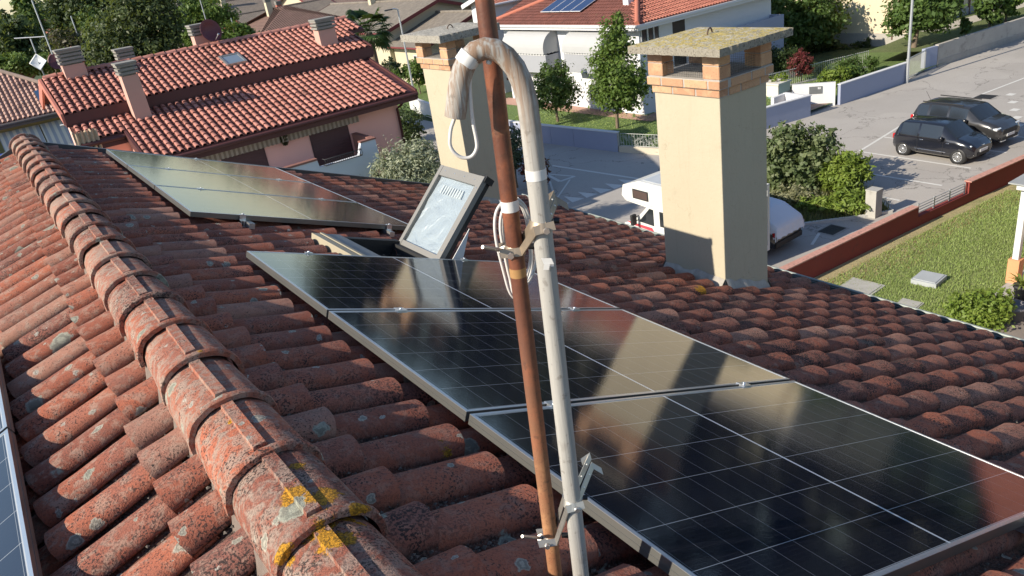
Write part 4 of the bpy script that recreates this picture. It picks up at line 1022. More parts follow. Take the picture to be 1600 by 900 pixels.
def tile_area(parent, P, du, dv, nu, nv, mat, n_ind, meshes, seed=0, skip=None, stuffname='roof_tile_field'):
    """P(u,v)->point; rows down the slope. The biggest n_ind become tile objects, the rest one stuff mesh"""
    sp = []
    for r in range(nu):
        for c in range(nv):
            p = P(r*du, c*dv)
            if skip and skip(p): continue
            sp.append((PROJ(p)[2], r, c, p))
    sp.sort(key=lambda q: q[0]); f = MB(); f.tint = []; f.pan = []
    e_u = (P(du, 0)-P(0, 0)).normalized(); e_v = (P(0, dv)-P(0, 0)).normalized(); nn = e_u.cross(e_v)
    if nn.z < 0: nn = -nn
    base = Matrix((e_u, nn.cross(e_u), nn)).transposed().to_4x4()
    for i, (d, r, c, p) in enumerate(sp):
        rnd = random.Random(r*331+c*17+seed); me = meshes[rnd.randrange(len(meshes))]
        mm = Matrix.Translation(p+nn*rnd.uniform(0, .006)) @ base @ Matrix.Rotation(R(rnd.uniform(-1, 1)), 4, 'Z')
        if i < n_ind: mobj('roof_tile', me, None, parent, False, mm)
        else:
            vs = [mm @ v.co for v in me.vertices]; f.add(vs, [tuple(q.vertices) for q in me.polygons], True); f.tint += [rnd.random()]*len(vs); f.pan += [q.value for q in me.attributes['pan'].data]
    if f.v: o = f.build(stuffname, mat, parent); o['kind'] = 'stuff'
def slope_deck(name, a, b, c, d, th, mat, parent):
    dn = Vector((0, 0, -th)); mb = MB(); q = [Vector(x) for x in (a, b, c, d)]
    n = (q[1]-q[0]).cross(q[2]-q[0])
    if n.z < 0: q = q[::-1]
    mb.hexa([x+dn for x in q]+q); return mb.build(name, mat, parent)
def window(parent, c, right, up, nrm, w, h, frame, glass, fr=.07, sill=True, name='window', mull=1):
    c, right, up, nrm = Vector(c), Vector(right), Vector(up), Vector(nrm)
    mb = MB()
    for (x, y, a, b) in ((-w/2+fr/2, 0, fr/2, h/2), (w/2-fr/2, 0, fr/2, h/2), (0, h/2-fr/2, w/2-fr, fr/2), (0, -h/2+fr/2, w/2-fr, fr/2)): mb.obox(c+right*x+up*y+nrm*.03, right*a, up*b, nrm*.03)
    if mull: mb.obox(c+nrm*.028, right*.03, up*(h/2-fr), nrm*.026)
    o = mb.build(name, frame, parent)
    mb = MB(); mb.obox(c+nrm*.006, right*(w/2-fr), up*(h/2-fr), nrm*.006); mb.build('pane', glass, o)
    if sill: mb = MB(); mb.obox(c-up*(h/2+.03)+nrm*.07, right*(w/2+.08), up*.028, nrm*.07); mb.build('sill', frame, o)
    return o
def glassm(name, c=(.03, .035, .04)):
    t = NT(name); t.col(c); t.rough(.08); t.b.inputs['Specular IOR Level'].default_value = .8; return t.m
DGLASS = glassm('dark_pane')
def pbox_chimney(parent, x, y, z0, w, d, h, mat, capmat, name='chimney', louvre=3):
    mb = MB(); mb.box(x-w/2, x+w/2, y-d/2, y+d/2, z0, z0+h); o = mb.build(name, mat, parent); z = z0+h
    for k in range(louvre):
        e = .05; mb = MB(); mb.box(x-w/2-e, x+w/2+e, y-d/2-e, y+d/2+e, z+.05, z+.13); mb.box(x-w/2+.06, x+w/2-.06, y-d/2+.06, y+d/2-.06, z-.005, z+.052); mb.build('louvre', capmat, o); z += .13
    mb = MB(); mb.box(x-w/2-.08, x+w/2+.08, y-d/2-.08, y+d/2+.08, z, z+.06); mb.build('cap', capmat, o); return o

# ---------------- pink house
PINK = M('pink_plaster', (.80, .43, .36), .88, var=.05, scale=1.0, bump=.1); FASC = M('dark_red_fascia', (.085, .026, .024), .6, var=.15); SHUT = M('brown_shutter', (.075, .030, .030), .6, var=.15)
CAPC = M('cap_concrete', (.23, .22, .20), .9, var=.25, scale=8)
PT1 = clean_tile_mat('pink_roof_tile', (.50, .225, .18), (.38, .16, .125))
PTM = []
for i in range(4):
    me = tile_mesh(.42, 200+i, pitch=.25, segs=6, lift=.03, lsegs=1, jitter=.002).mesh('clay_tile_%d' % i); me.materials.append(PT1); PTM.append(me)
pk = thing('pink_house', 'pink rendered house with red tiled stepped roof and brown shutters', 'house', (8.5, 31, 0))
YE, ZE, XL, XRR = 27.25, 6.2, 4.0, 13.95
YU, ZU, YRG = 30.9, 7.72, 34.25; T = .30; ZRG = ZU+T*(YRG-YU)
mb = MB(); mb.box(XL+.2, XRR-.45, YE+.75, 31.3, 0, ZE+.12); mb.box(2.95, 13.4, 31.3, 37.6, 0, ZU-.28)
mb.prism([(2.95, 31.3, ZU-.28), (2.95, 37.3, ZU-.28), (2.95, YRG, ZRG-.3)], (10.4, 0, 0)); mb.build('wall', PINK, pk)
lowr = slope_deck('lower_roof', (XL, YE, ZE), (XRR, YE, ZE), (XRR, 31.2, ZE+T*(31.2-YE)), (XL, 31.2, ZE+T*(31.2-YE)), .12, FASC, pk)
lowl = slope_deck('porch_roof', (2.55, 29.6, ZE+T*(29.6-YE)), (XL-.02, 29.6, ZE+T*(29.6-YE)), (XL-.02, 31.2, ZE+T*(31.2-YE)), (2.55, 31.2, ZE+T*(31.2-YE)), .12, FASC, pk)
upr = slope_deck('upper_roof', (2.45, YU, ZU), (14.2, YU, ZU), (14.2, YRG, ZRG), (2.45, YRG, ZRG), .14, FASC, pk)
slope_deck('rear_roof', (2.45, 37.9, ZRG-T*(37.9-YRG)), (14.2, 37.9, ZRG-T*(37.9-YRG)), (14.2, YRG+.003, ZRG), (2.45, YRG+.003, ZRG), .14, FASC, pk)
upx = slope_deck('roof_extension', (14.203, 32.9, ZU+T*(32.9-YU)), (15.0, 32.9, ZU+T*(32.9-YU)), (15.0, YRG, ZRG), (14.203, YRG, ZRG), .14, FASC, pk)
su = math.hypot(1, T); du = .36
def Plow(u, v): f = u/su; return Vector((XL+.1+v, YE-.03+f, ZE+T*(f-.03)+.01))
def flip(Pf, n): return lambda u, v: Pf((n-1)*du-u, v)
tile_area(lowr, flip(lambda u, v: Plow(u, v), 11), du, .25, 11, 39, PT1, 200, PTM, 1)
def Pup(u, v): f = u/su; return Vector((2.55+v, YU-.03+f, ZU+T*(f-.03)+.01))
tile_area(upr, flip(Pup, 10), du, .25, 10, 47, PT1, 98, PTM, 2)
def Ppo(u, v): f = u/su; return Vector((2.65+v, 29.57+f, ZE+T*(29.57+f-YE)+.01))
tile_area(lowl, flip(Ppo, 4), du, .25, 4, 6, PT1, 0, PTM, 3)
def Pex(u, v): f = u/su; return Vector((14.3+v, 32.87+f, ZU+T*(32.87+f-YU)+.01))
tile_area(upx, flip(Pex, 4), du, .25, 4, 3, PT1, 0, PTM, 4)
for k in range(28):
    x = 2.5+k*.44; mb = MB(); a = [(math.cos(q)*.12, math.sin(q)*.10) for q in [math.pi*j/6 for j in range(7)]]
    vs = [(x, YRG+p, ZRG+.03+q) for p, q in a]+[(x+.46, YRG+p*1.1, ZRG+.045+q*1.15) for p, q in a]; mb.add(vs, [(j, j+1, 8+j, 7+j) for j in range(6)], True); mb.build('ridge_tile', PT1, upr)
for (a, b, z, nm) in (((XL-.02, YE-.05), (XRR+.05, YE-.05), ZE, 0), ((2.4, YU-.06), (14.25, YU-.06), ZU, 1), ((2.5, 29.55), (XL, 29.55), ZE+T*(29.55-YE), 2)):
    mb = MB(); mb.box(a[0], b[0], a[1]-.03, a[1]+.02, z-.34, z-.01); mb.build('fascia', FASC, pk)
    if nm != 1: mb = MB(); mb.tube([(a[0], a[1]-.10, z-.10), (b[0], a[1]-.10, z-.10)], .075, 8); mb.build('gutter', FASC, pk)
mb = MB(); mb.box(2.4, 14.25, YU-.04, YU+.9, ZU-.42, ZU-.345); mb.build('soffit', FASC, pk)
mb = MB(); mb.box(2.9, 14.1, 30.95, 31.15, ZE+T*(31.1-YE)-.2, ZE+T*(31.1-YE)+.18); mb.build('flashing_band', M('zinc_band', (.22, .21, .20), .6, .3), pk)
# barge boards on the left gable (sun side) and right verges
BARGE = M('barge_pinkred', (.42, .15, .11), .7, var=.1)
for (x0, x1, ya, yb, za, zb, m_) in ((2.34, 2.42, YU-.1, YRG, ZU, ZRG, BARGE), (2.34, 2.42, 37.9, YRG, ZRG-T*(37.9-YRG), ZRG, BARGE), (3.9, 3.985, YE-.1, 31.0, ZE, ZE+T*(31.0-YE), FASC), (XRR+.01, XRR+.08, YE-.1, 31.0, ZE, ZE+T*(31.0-YE), FASC), (14.21, 14.27, YU-.1, 32.85, ZU, ZU+T*(32.85-YU), FASC)):
    mb = MB(); lo = .30; mb.hexa([(x0, ya, za-lo), (x1, ya, za-lo), (x1, yb, zb-lo), (x0, yb, zb-lo), (x0, ya, za+.06), (x1, ya, za+.06), (x1, yb, zb+.06), (x0, yb, zb+.06)]); mb.build('barge_board', m_, pk)
YW = YE+.75
def wp(px, py): return PY(px, py, YW)
for (tl, br_, nm) in (((481, 196), (548, 262), 'shutter'), ((343, 233), (402, 270), 'shutter')):
    a = wp(*tl); b = wp(*br_); w = 1.45; z1 = a.z; z0 = z1-2.3
    s_ = None
    mb = MB(); mb.box(a.x-.06, a.x+w+.06, YW-.035, YW-.004, z0, z1+.06); s_ = mb.build('shutter', M('shutter_frame', (.06, .025, .026), .6), pk)
    for k in range(23): mb = MB(); mb.box(a.x, a.x+w, YW-.05, YW-.036, z0+.02+k*.1, z0+.112+k*.1); mb.build('slat', SHUT, s_)
AWN = M('folded_awning', (.30, .245, .20), .85, var=.1)
def stripes(name, c1, c2, axis, per):
    t = NT(name); s = t.sep(); f = t.math('FRACT', t.math('DIVIDE', s[axis], per)); b = t.mix(t.step(f, .46, .54), c1, c2); t.col(b); t.rough(.9); return t.m
STR1 = stripes('awning_stripe_brown', (.22, .17, .13), (.36, .30, .25), 0, .17)
for (pxa, pya, pxb) in ((433, 202, 553), (300, 238, 421)):
    a, b = wp(pxa, pya), wp(pxb, 170); x0, x1 = sorted((a.x, b.x)); z = ZE-.40
    mb = MB(); n = 40; top = []; bot = []
    for i in range(n+1):
        x = x0+(x1-x0)*i/n; y = YW-.22+.015*math.sin(i*2.2); top.append((x, YW-.25, z+.02)); bot.append((x, y-.02, z-.30+.02*(i % 2)))
    mb.add(top+bot, [(i, i+1, n+2+i, n+1+i) for i in range(n)]); mb.box(x0, x1, YW-.33, YW-.22, z+.02, z+.12); mb.build('folded_awning', STR1, pk)
mb = MB(); x = XRR-.55; mb.tube([(x+.05, YW-.80, ZE-.12), (x+.05, YW-.45, ZE-.45), (x+.02, YW-.08, ZE-.62), (x+.02, YW-.08, 0)], .05, 8); mb.build('downpipe', FASC, pk)
mb = MB(); q = wp(579, 159); mb.box(q.x-.09, q.x+.09, YW-.02, YW-.003, q.z-.08, q.z+.08); mb.build('wall_vent', SHUT, pk)
mb = MB(); q = wp(437, 187); mb.tube([(q.x, YW-.003, q.z), (q.x, YW-.14, q.z-.03)], .03, 8); mb.lathe([(0, .05), (.05, .02), (.05, -.03), (0, -.05)], 10, Matrix.Translation((q.x, YW-.17, q.z-.04))); mb.build('wall_lamp', M('lamp_white', (.8, .8, .8), .5), pk)
# white curved balcony parapet with iron basket
yb = YE-.95
bpx = [(446, 267), (502, 249), (553, 231), (590, 226), (588, 262), (560, 275), (530, 283), (470, 285)]
BALW = M('balcony_white', (.56, .59, .66), .8, var=.04)
zt = PY(553, 233, yb).z; x1 = PY(589, 230, yb).x; x0 = PY(440, 270, yb).x-3
prof = [(x0, zt-.02), (PY(496, 252, yb).x, zt-.02), (PY(500, 262, yb).x, zt-.28), (PY(562, 246, yb).x, zt-.28), (PY(566, 234, yb).x, zt+.14), (x1, zt+.14), (x1+.03, zt-.9), (x1-.5, zt-1.15), (x0, zt-1.15)]
mb = MB(); mb.prism([(x, yb, z) for x, z in prof][::-1], (0, .16, 0)); mb.box(x0, x1-.2, yb+.161, YW-.01, zt-1.15, zt-1.0); mb.build('balcony', BALW, pk)
mb = MB(); mb.box(x0, PY(496, 252, yb).x, yb-.03, yb+.2, zt-.018, zt+.05); mb.box(PY(566, 234, yb).x-.02, x1+.03, yb-.03, yb+.2, zt+.142, zt+.20); mb.box(x1-.17, x1+.03, yb+.205, YW-.02, zt-1.0, zt+.20); mb.build('parapet_coping', M('brick_coping', (.24, .11, .09), .8), pk)
bk = MB(); xa, xb = PY(506, 258, yb).x, PY(563, 243, yb).x
for z in (zt-.02, zt-.24): bk.tube([(xa, yb-.02, z), (xa, yb-.22, z), (xb, yb-.22, z), (xb, yb-.02, z)], .016, 6)
o = bk.build('iron_basket', IRON, pk)
for k in range(18):
    x = xa+(xb-xa)*k/17; mb = MB(); mb.tube([(x, yb-.22, zt-.02), (x, yb-.27, zt-.13), (x, yb-.20, zt-.24)], .010, 5); mb.build('bar', IRON, o)
# roof furniture of the pink house
def up_at(px, py): return PP(px, py, (0, YU, ZU), (0, -T, 1))
def low_at(px, py): return PP(px, py, (0, YE, ZE), (0, -T, 1))
CH_P = M('chimney_pink', (.50, .30, .245), .88, var=.06)
q = low_at(226, 186); pbox_chimney(pk, q.x, q.y+.3, q.z-.1, .55, .6, vtop((q.x, q.y+.3), 202, 112)-q.z, CH_P, CAPC)
q = up_at(117, 122); pbox_chimney(pk, q.x+.1, q.y+.2, q.z-.1, .75, .6, vtop((q.x, q.y), 108, 97)-q.z, CH_P, CAPC, louvre=4)
q = up_at(515, 71); pbox_chimney(pk, q.x, q.y+.2, q.z-.1, .75, .55, vtop((q.x, q.y), 508, 42)-q.z, CH_P, CAPC, louvre=3)
pbox_chimney(pk, 5.55, YRG+.5, ZRG-.3, .55, .55, vtop((5.55, YRG), 199, 90)-ZRG+.2, CH_P, CAPC, louvre=3)
pbox_chimney(pk, 8.6, YRG+.6, ZRG-.3, .6, .55, .75, CH_P, CAPC, louvre=3)
# satellite dish, dark red
dc = AT(329, 48, math.hypot(8.6, YRG+.1)); ds = thing('satellite_dish', 'dark red satellite dish on the pink house chimney', 'satellite dish', dc)
nd = Vector((.25, -.95, .25)).normalized(); mm = nd.to_track_quat('Z', 'Y').to_matrix().to_4x4(); mm.translation = dc
DISH = M('dish_maroon', (.10, .022, .030), .5, var=.1)
mb = MB(); mb.lathe([(0, -.09), (.16, -.075), (.30, -.03), (.44, .045), (.455, .045), (.455, .03), (.31, -.05), (.16, -.095), (0, -.11)], 28, mm); mb.build('reflector', DISH, ds)
mb = MB(); mb.tube([mm @ Vector((0, -.42, .0)), mm @ Vector((0, -.30, .42))], .014, 6); mb.tube([mm @ Vector((0, -.30, .40)), mm @ Vector((0, -.27, .50))], .035, 8); mb.build('feed_arm', GREYP, ds)
mb = MB(); mb.tube([mm @ Vector((0, 0, -.1)), dc+Vector((0, .25, -.1)), dc+Vector((0, .25, -.95))], .025, 8); mb.build('mast', GREYP, ds)
# roof light
q = up_at(365, 97); sk2 = thing('roof_window', 'small grey roof window flush in the pink house upper roof', 'skylight', q)
Mr = Matrix.Translation(q+Vector((0, 0, .10))) @ Matrix.Rotation(math.atan(T), 4, 'X')
mb = MB(); 
for (x0_, x1_, y0_, y1_) in ((-.4, .4, -.5, -.42), (-.4, .4, .42, .5), (-.4, -.32, -.419, .419), (.32, .4, -.419, .419)): mb.box(x0_, x1_, y0_, y1_, -.06, .05, Mr)
mb.build('frame', GALV, sk2); mb = MB(); mb.box(-.32, .32, -.42, .42, .0, .02, Mr); mb.build('pane', glassm('sky_pane', (.16, .20, .25)), sk2)
# hanging plant on the wall comes with the vegetation

# ---------------- olive house behind at left
OLI = M('olive_plaster', (.30, .25, .115), .9, var=.08)
OT = tile_roof_mat('olive_house_tiles', (.36, .20, .15), (.50, .36, .30), .23, 0, .36, .45)
ol = thing('olive_house', 'olive plastered house with hipped tile roof and striped awnings', 'house', (0, 48, 0))
yo, zo = 46.0, 6.25
mb = MB(); mb.box(-11, 4.6, yo+.6, yo+11, 0, zo); mb.build('wall', OLI, ol)
xa, xb = -11.6, 5.6; yr = yo+5.8; zr = zo+.36*5.8
om = MB()
def oroof(a, b, c, d): om.quad(a, b, c, d)
rx0, rx1 = xa+5, 1.8
fr_ = slope_deck('front_slope', (xa, yo, zo), (xb, yo, zo), (rx1, yr, zr), (rx0, yr, zr), .15, OT, ol)
mb = MB(); mb.add([(xb, yo, zo), (xb, yo+11.6, zo), (rx1, yr, zr)], [(0, 1, 2)]); mb.add([(xa, yo, zo), (xa, yo+11.6, zo), (rx0, yr, zr)], [(0, 2, 1)]); mb.quad((xb, yo+11.6, zo), (xa, yo+11.6, zo), (rx0, yr, zr), (rx1, yr, zr)); mb.build('hip_slopes', tile_roof_mat('olive_house_tiles2', (.34, .20, .15), (.45, .32, .27), .23, 1, .36, .4), ol)
RIDC = M('ridge_cap_grey', (.27, .20, .165), .9, var=.25, scale=5)
mb = MB(); mb.tube([(xb, yo, zo+.05), (rx1, yr, zr+.06), (rx0, yr, zr+.06)], .14, 8); mb.build('ridge_caps', RIDC, ol)
# real barrel ribs on the visible slope
mb = MB(); k = 0; x = xa+.2
while x < xb-.2:
    # rib goes from the eave up to ridge or hip line
    ymax = yr if rx0 < x < rx1 else (yo+5.8*(xb-x)/(xb-rx1) if x >= rx1 else yo+5.8*(x-xa)/(rx0-xa))
    n_ = int((ymax-yo)/.36)
    for j in range(n_):
        y0_, y1_ = yo+j*.36, yo+(j+1)*.36+.05; r0, r1 = .085, .070
        A = [(math.cos(q), math.sin(q)) for q in (math.pi, math.pi*.75, math.pi*.5, math.pi*.25, 0)]
        vs = [(x+a*r0, y0_, zo+.36*(y0_-yo)+b*r0+.03) for a, b in A]+[(x+a*r1, y1_, zo+.36*(y1_-yo)+b*r1+.005) for a, b in A]
        mb.add(vs, [(i, 5+i, 6+i, i+1) for i in range(4)], True)
    x += .23
o = mb.build('roof_tile_field', clean_tile_mat('olive_tile', (.50, .34, .28), (.36, .19, .145)), ol); o['kind'] = 'stuff'
mb = MB(); mb.box(xa, xb, yo-.05, yo+.02, zo-.25, zo-.02); mb.tube([(xa, yo-.10, zo-.06), (xb, yo-.10, zo-.06)], .07, 8); mb.build('eave', M('grey_eave', (.12, .10, .095), .7), ol)
mb = MB(); q = PP(90, 152, (0, yo, zo), (0, -.36, 1)); Mr = Matrix.Translation(q+Vector((0, 0, .16))) @ Matrix.Rotation(math.atan(.36), 4, 'X'); mb.box(-.9, .9, -.75, .75, 0, .08, Mr); mb.build('solar_collector', glassm('collector_blue', (.035, .07, .14)), ol)
STR2 = stripes('awning_stripe_cream', (.66, .62, .50), (.36, .38, .39), 0, .30)
for (pl, pr_) in ((-6, 58), (66, 118)):
    xx0 = PY(pl, 205, yo+.5).x; xx1 = PY(pr_, 190, yo+.5).x; zt_ = zo-.45
    mb = MB(); n = 12; vs = []
    for i in range(n+1):
        f = i/n
        for j in (0, 1): vs.append(((xx0, xx1)[j], yo+.5-1.35*math.sin(f*1.35), zt_-1.75*f**1.05))
    mb.add(vs, [(2*i, 2*i+1, 2*i+3, 2*i+2) for i in range(n)], True); a = mb.build('awning', STR2, ol)
    mb = MB(); m_ = 24; yv = yo+.5-1.35*math.sin(1.35); vs = [(xx0+(xx1-xx0)*i/m_, yv-.004, zt_-1.75) for i in range(m_+1)]+[(xx0+(xx1-xx0)*i/m_, yv-.01, zt_-1.93-.05*(i % 2)) for i in range(m_+1)]
    mb.add(vs, [(i, i+1, m_+2+i, m_+1+i) for i in range(m_)]); mb.build('valance', STR2, a)
    mb = MB(); mb.box(xx0+.15, xx1-.15, yo+.59, yo+.598, .9, zt_-.2); mb.build('opening', M('dark_opening', (.02, .02, .02), .9), ol)
bl = AT(14, 254, 44.8); tp = thing('blue_tarp', 'patch of bright blue sheeting below the striped awning', 'tarp', bl)
mb = MB(); mb.obox(bl, (1.0, 0, 0), (0, .6, .1), (0, .0, .3)); mb.build('sheet', M('blue_sheet', (.01, .05, .42), .6), tp, False)
RB = M('far_orange_brick', (.42, .13, .075), .9, var=.15)
for (px, py, w, nm) in ((172, 92, .9, 1), (120, 98, .8, 0)):
    q = AT(px, py, 56); mb = MB()
    mb.box(q.x-w*.5, q.x+w*.5, q.y-.5, q.y+.5, zo, q.z); o = mb.build('brick_chimney', RB, ol)
    mb = MB(); mb.prism([(q.x-w*.85, q.y-.8, q.z+.25), (q.x+w*.85, q.y-.8, q.z+.25), (q.x, q.y-.8, q.z+.75)], (0, 1.6, 0)); mb.build('tiled_cap', RIDC, o)
    mb = MB()
    for sx in (-1, 1):
        for sy in (-1, 1): mb.box(q.x+sx*w*.4-.1, q.x+sx*w*.4+.1, q.y+sy*.4-.1, q.y+sy*.4+.1, q.z, q.z+.26)
    mb.lathe([(.14, .72), (.16, .85), (.05, .95), (0, 1.0)], 8, Matrix.Translation(q)); mb.build('piers', RB, o)
# dishes and aerials on that house
for (px, py, c_, lab) in ((60, 97, (.70, .71, .72), 'white square satellite antenna above the olive house roof'), (89, 95, (.12, .03, .04), 'maroon satellite dish beside a pink chimney')):
    q = AT(px, py, 51); t_ = thing('satellite_dish', lab, 'satellite dish', q); nd = Vector((-.35, -.9, .3)).normalized(); mm = nd.to_track_quat('Z', 'Y').to_matrix().to_4x4(); mm.translation = q
    mb = MB(); mb.lathe([(0, -.06), (.4, .02), (.46, .05), (.46, .02), (0, -.1)], 4 if 'square' in lab else 20, mm); mb.build('reflector', M('dish_%d' % px, c_, .5), t_)
    mb = MB(); mb.tube([q, q+Vector((.1, .3, -1.6))], .03, 6); mb.build('mast', GREYP, t_)
def aerial(px0, py0, px1, py1, dist, lab, arms=()):
    a = AT(px0, py0, dist); b = Vector((a.x, a.y, vtop((a.x, a.y), px1, py1))); t_ = thing('aerial_mast', lab, 'aerial', a)
    mb = MB(); mb.tube([a, b], .035, 6); mb.build('mast', GREYP, t_)
    for (f, l) in arms:
        c = a.lerp(b, f); mb = MB(); mb.tube([c-RT*l, c+RT*l*.9+UP*.1], .03, 6); mb.build('crossarm', GREYP, t_)
aerial(82, 85, 52, 0, 47, 'tall thin white aerial mast among the left trees'); aerial(56, 82, 48, 60, 50, 'television aerial with long crossarm over olive roof', ((1.0, .85),)); aerial(124, 62, 110, 25, 60, 'thin aerial beside the small pink gable'); aerial(372, 68, 361, 28, 50, 'white aerial mast behind the pink ridge'); aerial(322, 32, 312, -5, 62, 'thin aerial left of the grey gable'); aerial(274, 15, 271, 2, 60, 'lamp arm above the big tree', ((1.0, .4),))
aerial(126, 240, 106, 195, 33, 'grey pole with bracket at the pink house corner', ((.97, .35),))
# things hung at the corner of the pink house
SACK = M('beige_cloth', (.52, .38, .27), .9, var=.25, scale=6)
q = AT(131, 222, 29.6); t_ = thing('hung_cloth', 'rumpled beige cloths hanging under the porch eave of the pink house', 'cloth', q)
mb = MB(); n = 18; vs = []
for i in range(n+1):
    for j in range(9):
        vs.append((q.x-.25+.75*i/n, q.y+.07*math.sin(i*1.7+j*.3)+.04*j/8, q.z+.35-j*.17+.05*math.sin(i*2.1)))
mb.add(vs, [(i*9+j, i*9+j+1, (i+1)*9+j+1, (i+1)*9+j) for i in range(n) for j in range(8)], True); mb.build('cloth', SACK, t_)

# ---------------- white house with awnings
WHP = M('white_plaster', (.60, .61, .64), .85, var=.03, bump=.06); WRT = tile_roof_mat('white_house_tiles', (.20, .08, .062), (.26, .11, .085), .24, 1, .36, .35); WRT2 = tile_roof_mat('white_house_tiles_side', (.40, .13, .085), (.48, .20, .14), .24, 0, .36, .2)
wh_ = thing('white_house', 'white two storey house with red hipped roof and barrel awnings', 'house', (36, 38, 0))
X0, Y0 = 32.2, 33.9; XE, YEv, ZEv = 31.45, 33.15, 5.5; TS = .34; XRr = 37.5
mb = MB(); mb.box(X0, 44, Y0, 47.5, 0, ZEv-.05); mb.build('wall', WHP, wh_)
zrg = ZEv+TS*(XRr-XE); yh = YEv+(XRr-XE)
fs_ = slope_deck('front_slope', (XE, 48.3, ZEv), (XE, YEv, ZEv), (XRr, yh, zrg), (XRr, 42.3, zrg), .1, WRT, wh_)
ss_ = slope_deck('side_slope', (XE, YEv, ZEv), (44.7, YEv, ZEv), (38.6, yh, zrg), (XRr, yh, zrg), .1, WRT2, wh_)
mb = MB(); mb.quad((44.7, YEv, ZEv), (44.7, 48.3, ZEv), (38.6, 42.3, zrg), (38.6, yh, zrg)); mb.quad((44.7, 48.3, ZEv), (XE, 48.3, ZEv), (XRr, 42.3, zrg), (38.6, 42.3, zrg)); mb.build('rear_slopes', WRT2, wh_)
def ribs(parent, along, P, n, rows, pitch, mat, lim=None):
    mb = MB(); mb.tint = []
    rnd = random.Random(3)
    for i in range(n):
        for j in range(rows):
            a, b = P(i*pitch, j*.36), P(i*pitch, (j+1)*.36+.04)
            if lim and not lim(a): continue
            ax = Vector(along); up_ = Vector((0, 0, 1)); tn = rnd.random()
            A = [(math.cos(q), math.sin(q)) for q in (math.pi, math.pi*.7, math.pi*.3, 0)]
            vs = [a+ax*p*.085+up_*(r_*.075+.03) for p, r_ in A]+[b+ax*p*.07+up_*(r_*.06+.004) for p, r_ in A]
            mb.add(vs, [(k, k+1, 5+k, 4+k) for k in range(3)], True); mb.tint += [tn]*8
    o = mb.build('roof_tile_field', mat, parent); o['kind'] = 'stuff'
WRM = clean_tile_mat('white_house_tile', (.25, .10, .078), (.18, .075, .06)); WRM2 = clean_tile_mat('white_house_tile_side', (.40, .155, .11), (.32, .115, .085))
ribs(fs_, (0, 1, 0), lambda v, u: Vector((XE+u, 33.4+v, ZEv+TS*u)), 60, 16, .245, WRM, lambda a: a.y-YEv > a.x-XE-.1)
ribs(ss_, (1, 0, 0), lambda v, u: Vector((31.6+v, YEv+u, ZEv+TS*u)), 50, 14, .245, WRM2, lambda a: a.x-XE > a.y-YEv-.1)
mb = MB(); mb.tube([(XE, YEv, ZEv+.06), (XRr, yh, zrg+.07)], .15, 8); mb.tube([(XE, 48.3, ZEv+.06), (XRr, 42.3, zrg+.07)], .15, 8); mb.tube([(XRr, yh, zrg+.06), (XRr, 42.3, zrg+.06)], .14, 8); mb.build('hip_caps', M('hip_cap_red', (.42, .14, .09), .85, var=.15), wh_)
GUTW = M('white_gutter', (.56, .56, .58), .5, var=.03)
mb = MB(); mb.box(XE-.16, XE-.005, YEv-.16, 48.4, ZEv-.16, ZEv-.02); mb.box(XE-.005, 44.9, YEv-.16, YEv-.005, ZEv-.16, ZEv-.02); mb.build('gutter', GUTW, wh_)
mb = MB(); mb.box(XE-.05, X0+.02, YEv-.05, 48.3, ZEv-.34, ZEv-.165); mb.box(X0+.02, 44.8, YEv-.05, Y0+.02, ZEv-.34, ZEv-.165); mb.build('eave_box', GUTW, wh_)
q = PP(982, 6, (XE, 0, ZEv), (-TS, 0, 1)); pbox_chimney(wh_, q.x, q.y, q.z-.1, .45, .45, 1.3, WHP, GUTW)
BLUEP = glassm('blue_solar_cells', (.018, .035, .10))
for r_ in range(2):
    for c_ in range(4):
        u0_ = 1.15+r_*1.72; v0_ = PP(838, 28, (XE, 0, ZEv), (-TS, 0, 1)).y-1.05-c_*1.03
        Pq = lambda u, v, w: Vector((XE+u, v, ZEv+TS*u+w))
        t_ = thing('rooftop_solar_panel', 'blue solar panel on the white house roof, %s row, number %s from the left' % (('lower', 'upper')[r_], ('one', 'two', 'three', 'four')[c_]), 'solar panel', Pq(u0_, v0_, .2), 0, 'white house solar array')
        mb = MB(); mb.hexa([Pq(u0_, v0_, .18), Pq(u0_+1.66, v0_, .18), Pq(u0_+1.66, v0_+.99, .18), Pq(u0_, v0_+.99, .18), Pq(u0_, v0_, .21), Pq(u0_+1.66, v0_, .21), Pq(u0_+1.66, v0_+.99, .21), Pq(u0_, v0_+.99, .21)]); mb.build('frame', GUTW, t_)
        mb = MB(); mb.hexa([Pq(u0_+.03, v0_+.03, .205), Pq(u0_+1.63, v0_+.03, .205), Pq(u0_+1.63, v0_+.96, .205), Pq(u0_+.03, v0_+.96, .205), Pq(u0_+.03, v0_+.03, .215), Pq(u0_+1.63, v0_+.03, .215), Pq(u0_+1.63, v0_+.96, .215), Pq(u0_+.03, v0_+.96, .215)]); mb.build('cells', BLUEP, t_)
AWW = M('awning_white', (.37, .375, .38), .8, var=.05, scale=2); XB = X0-1.15
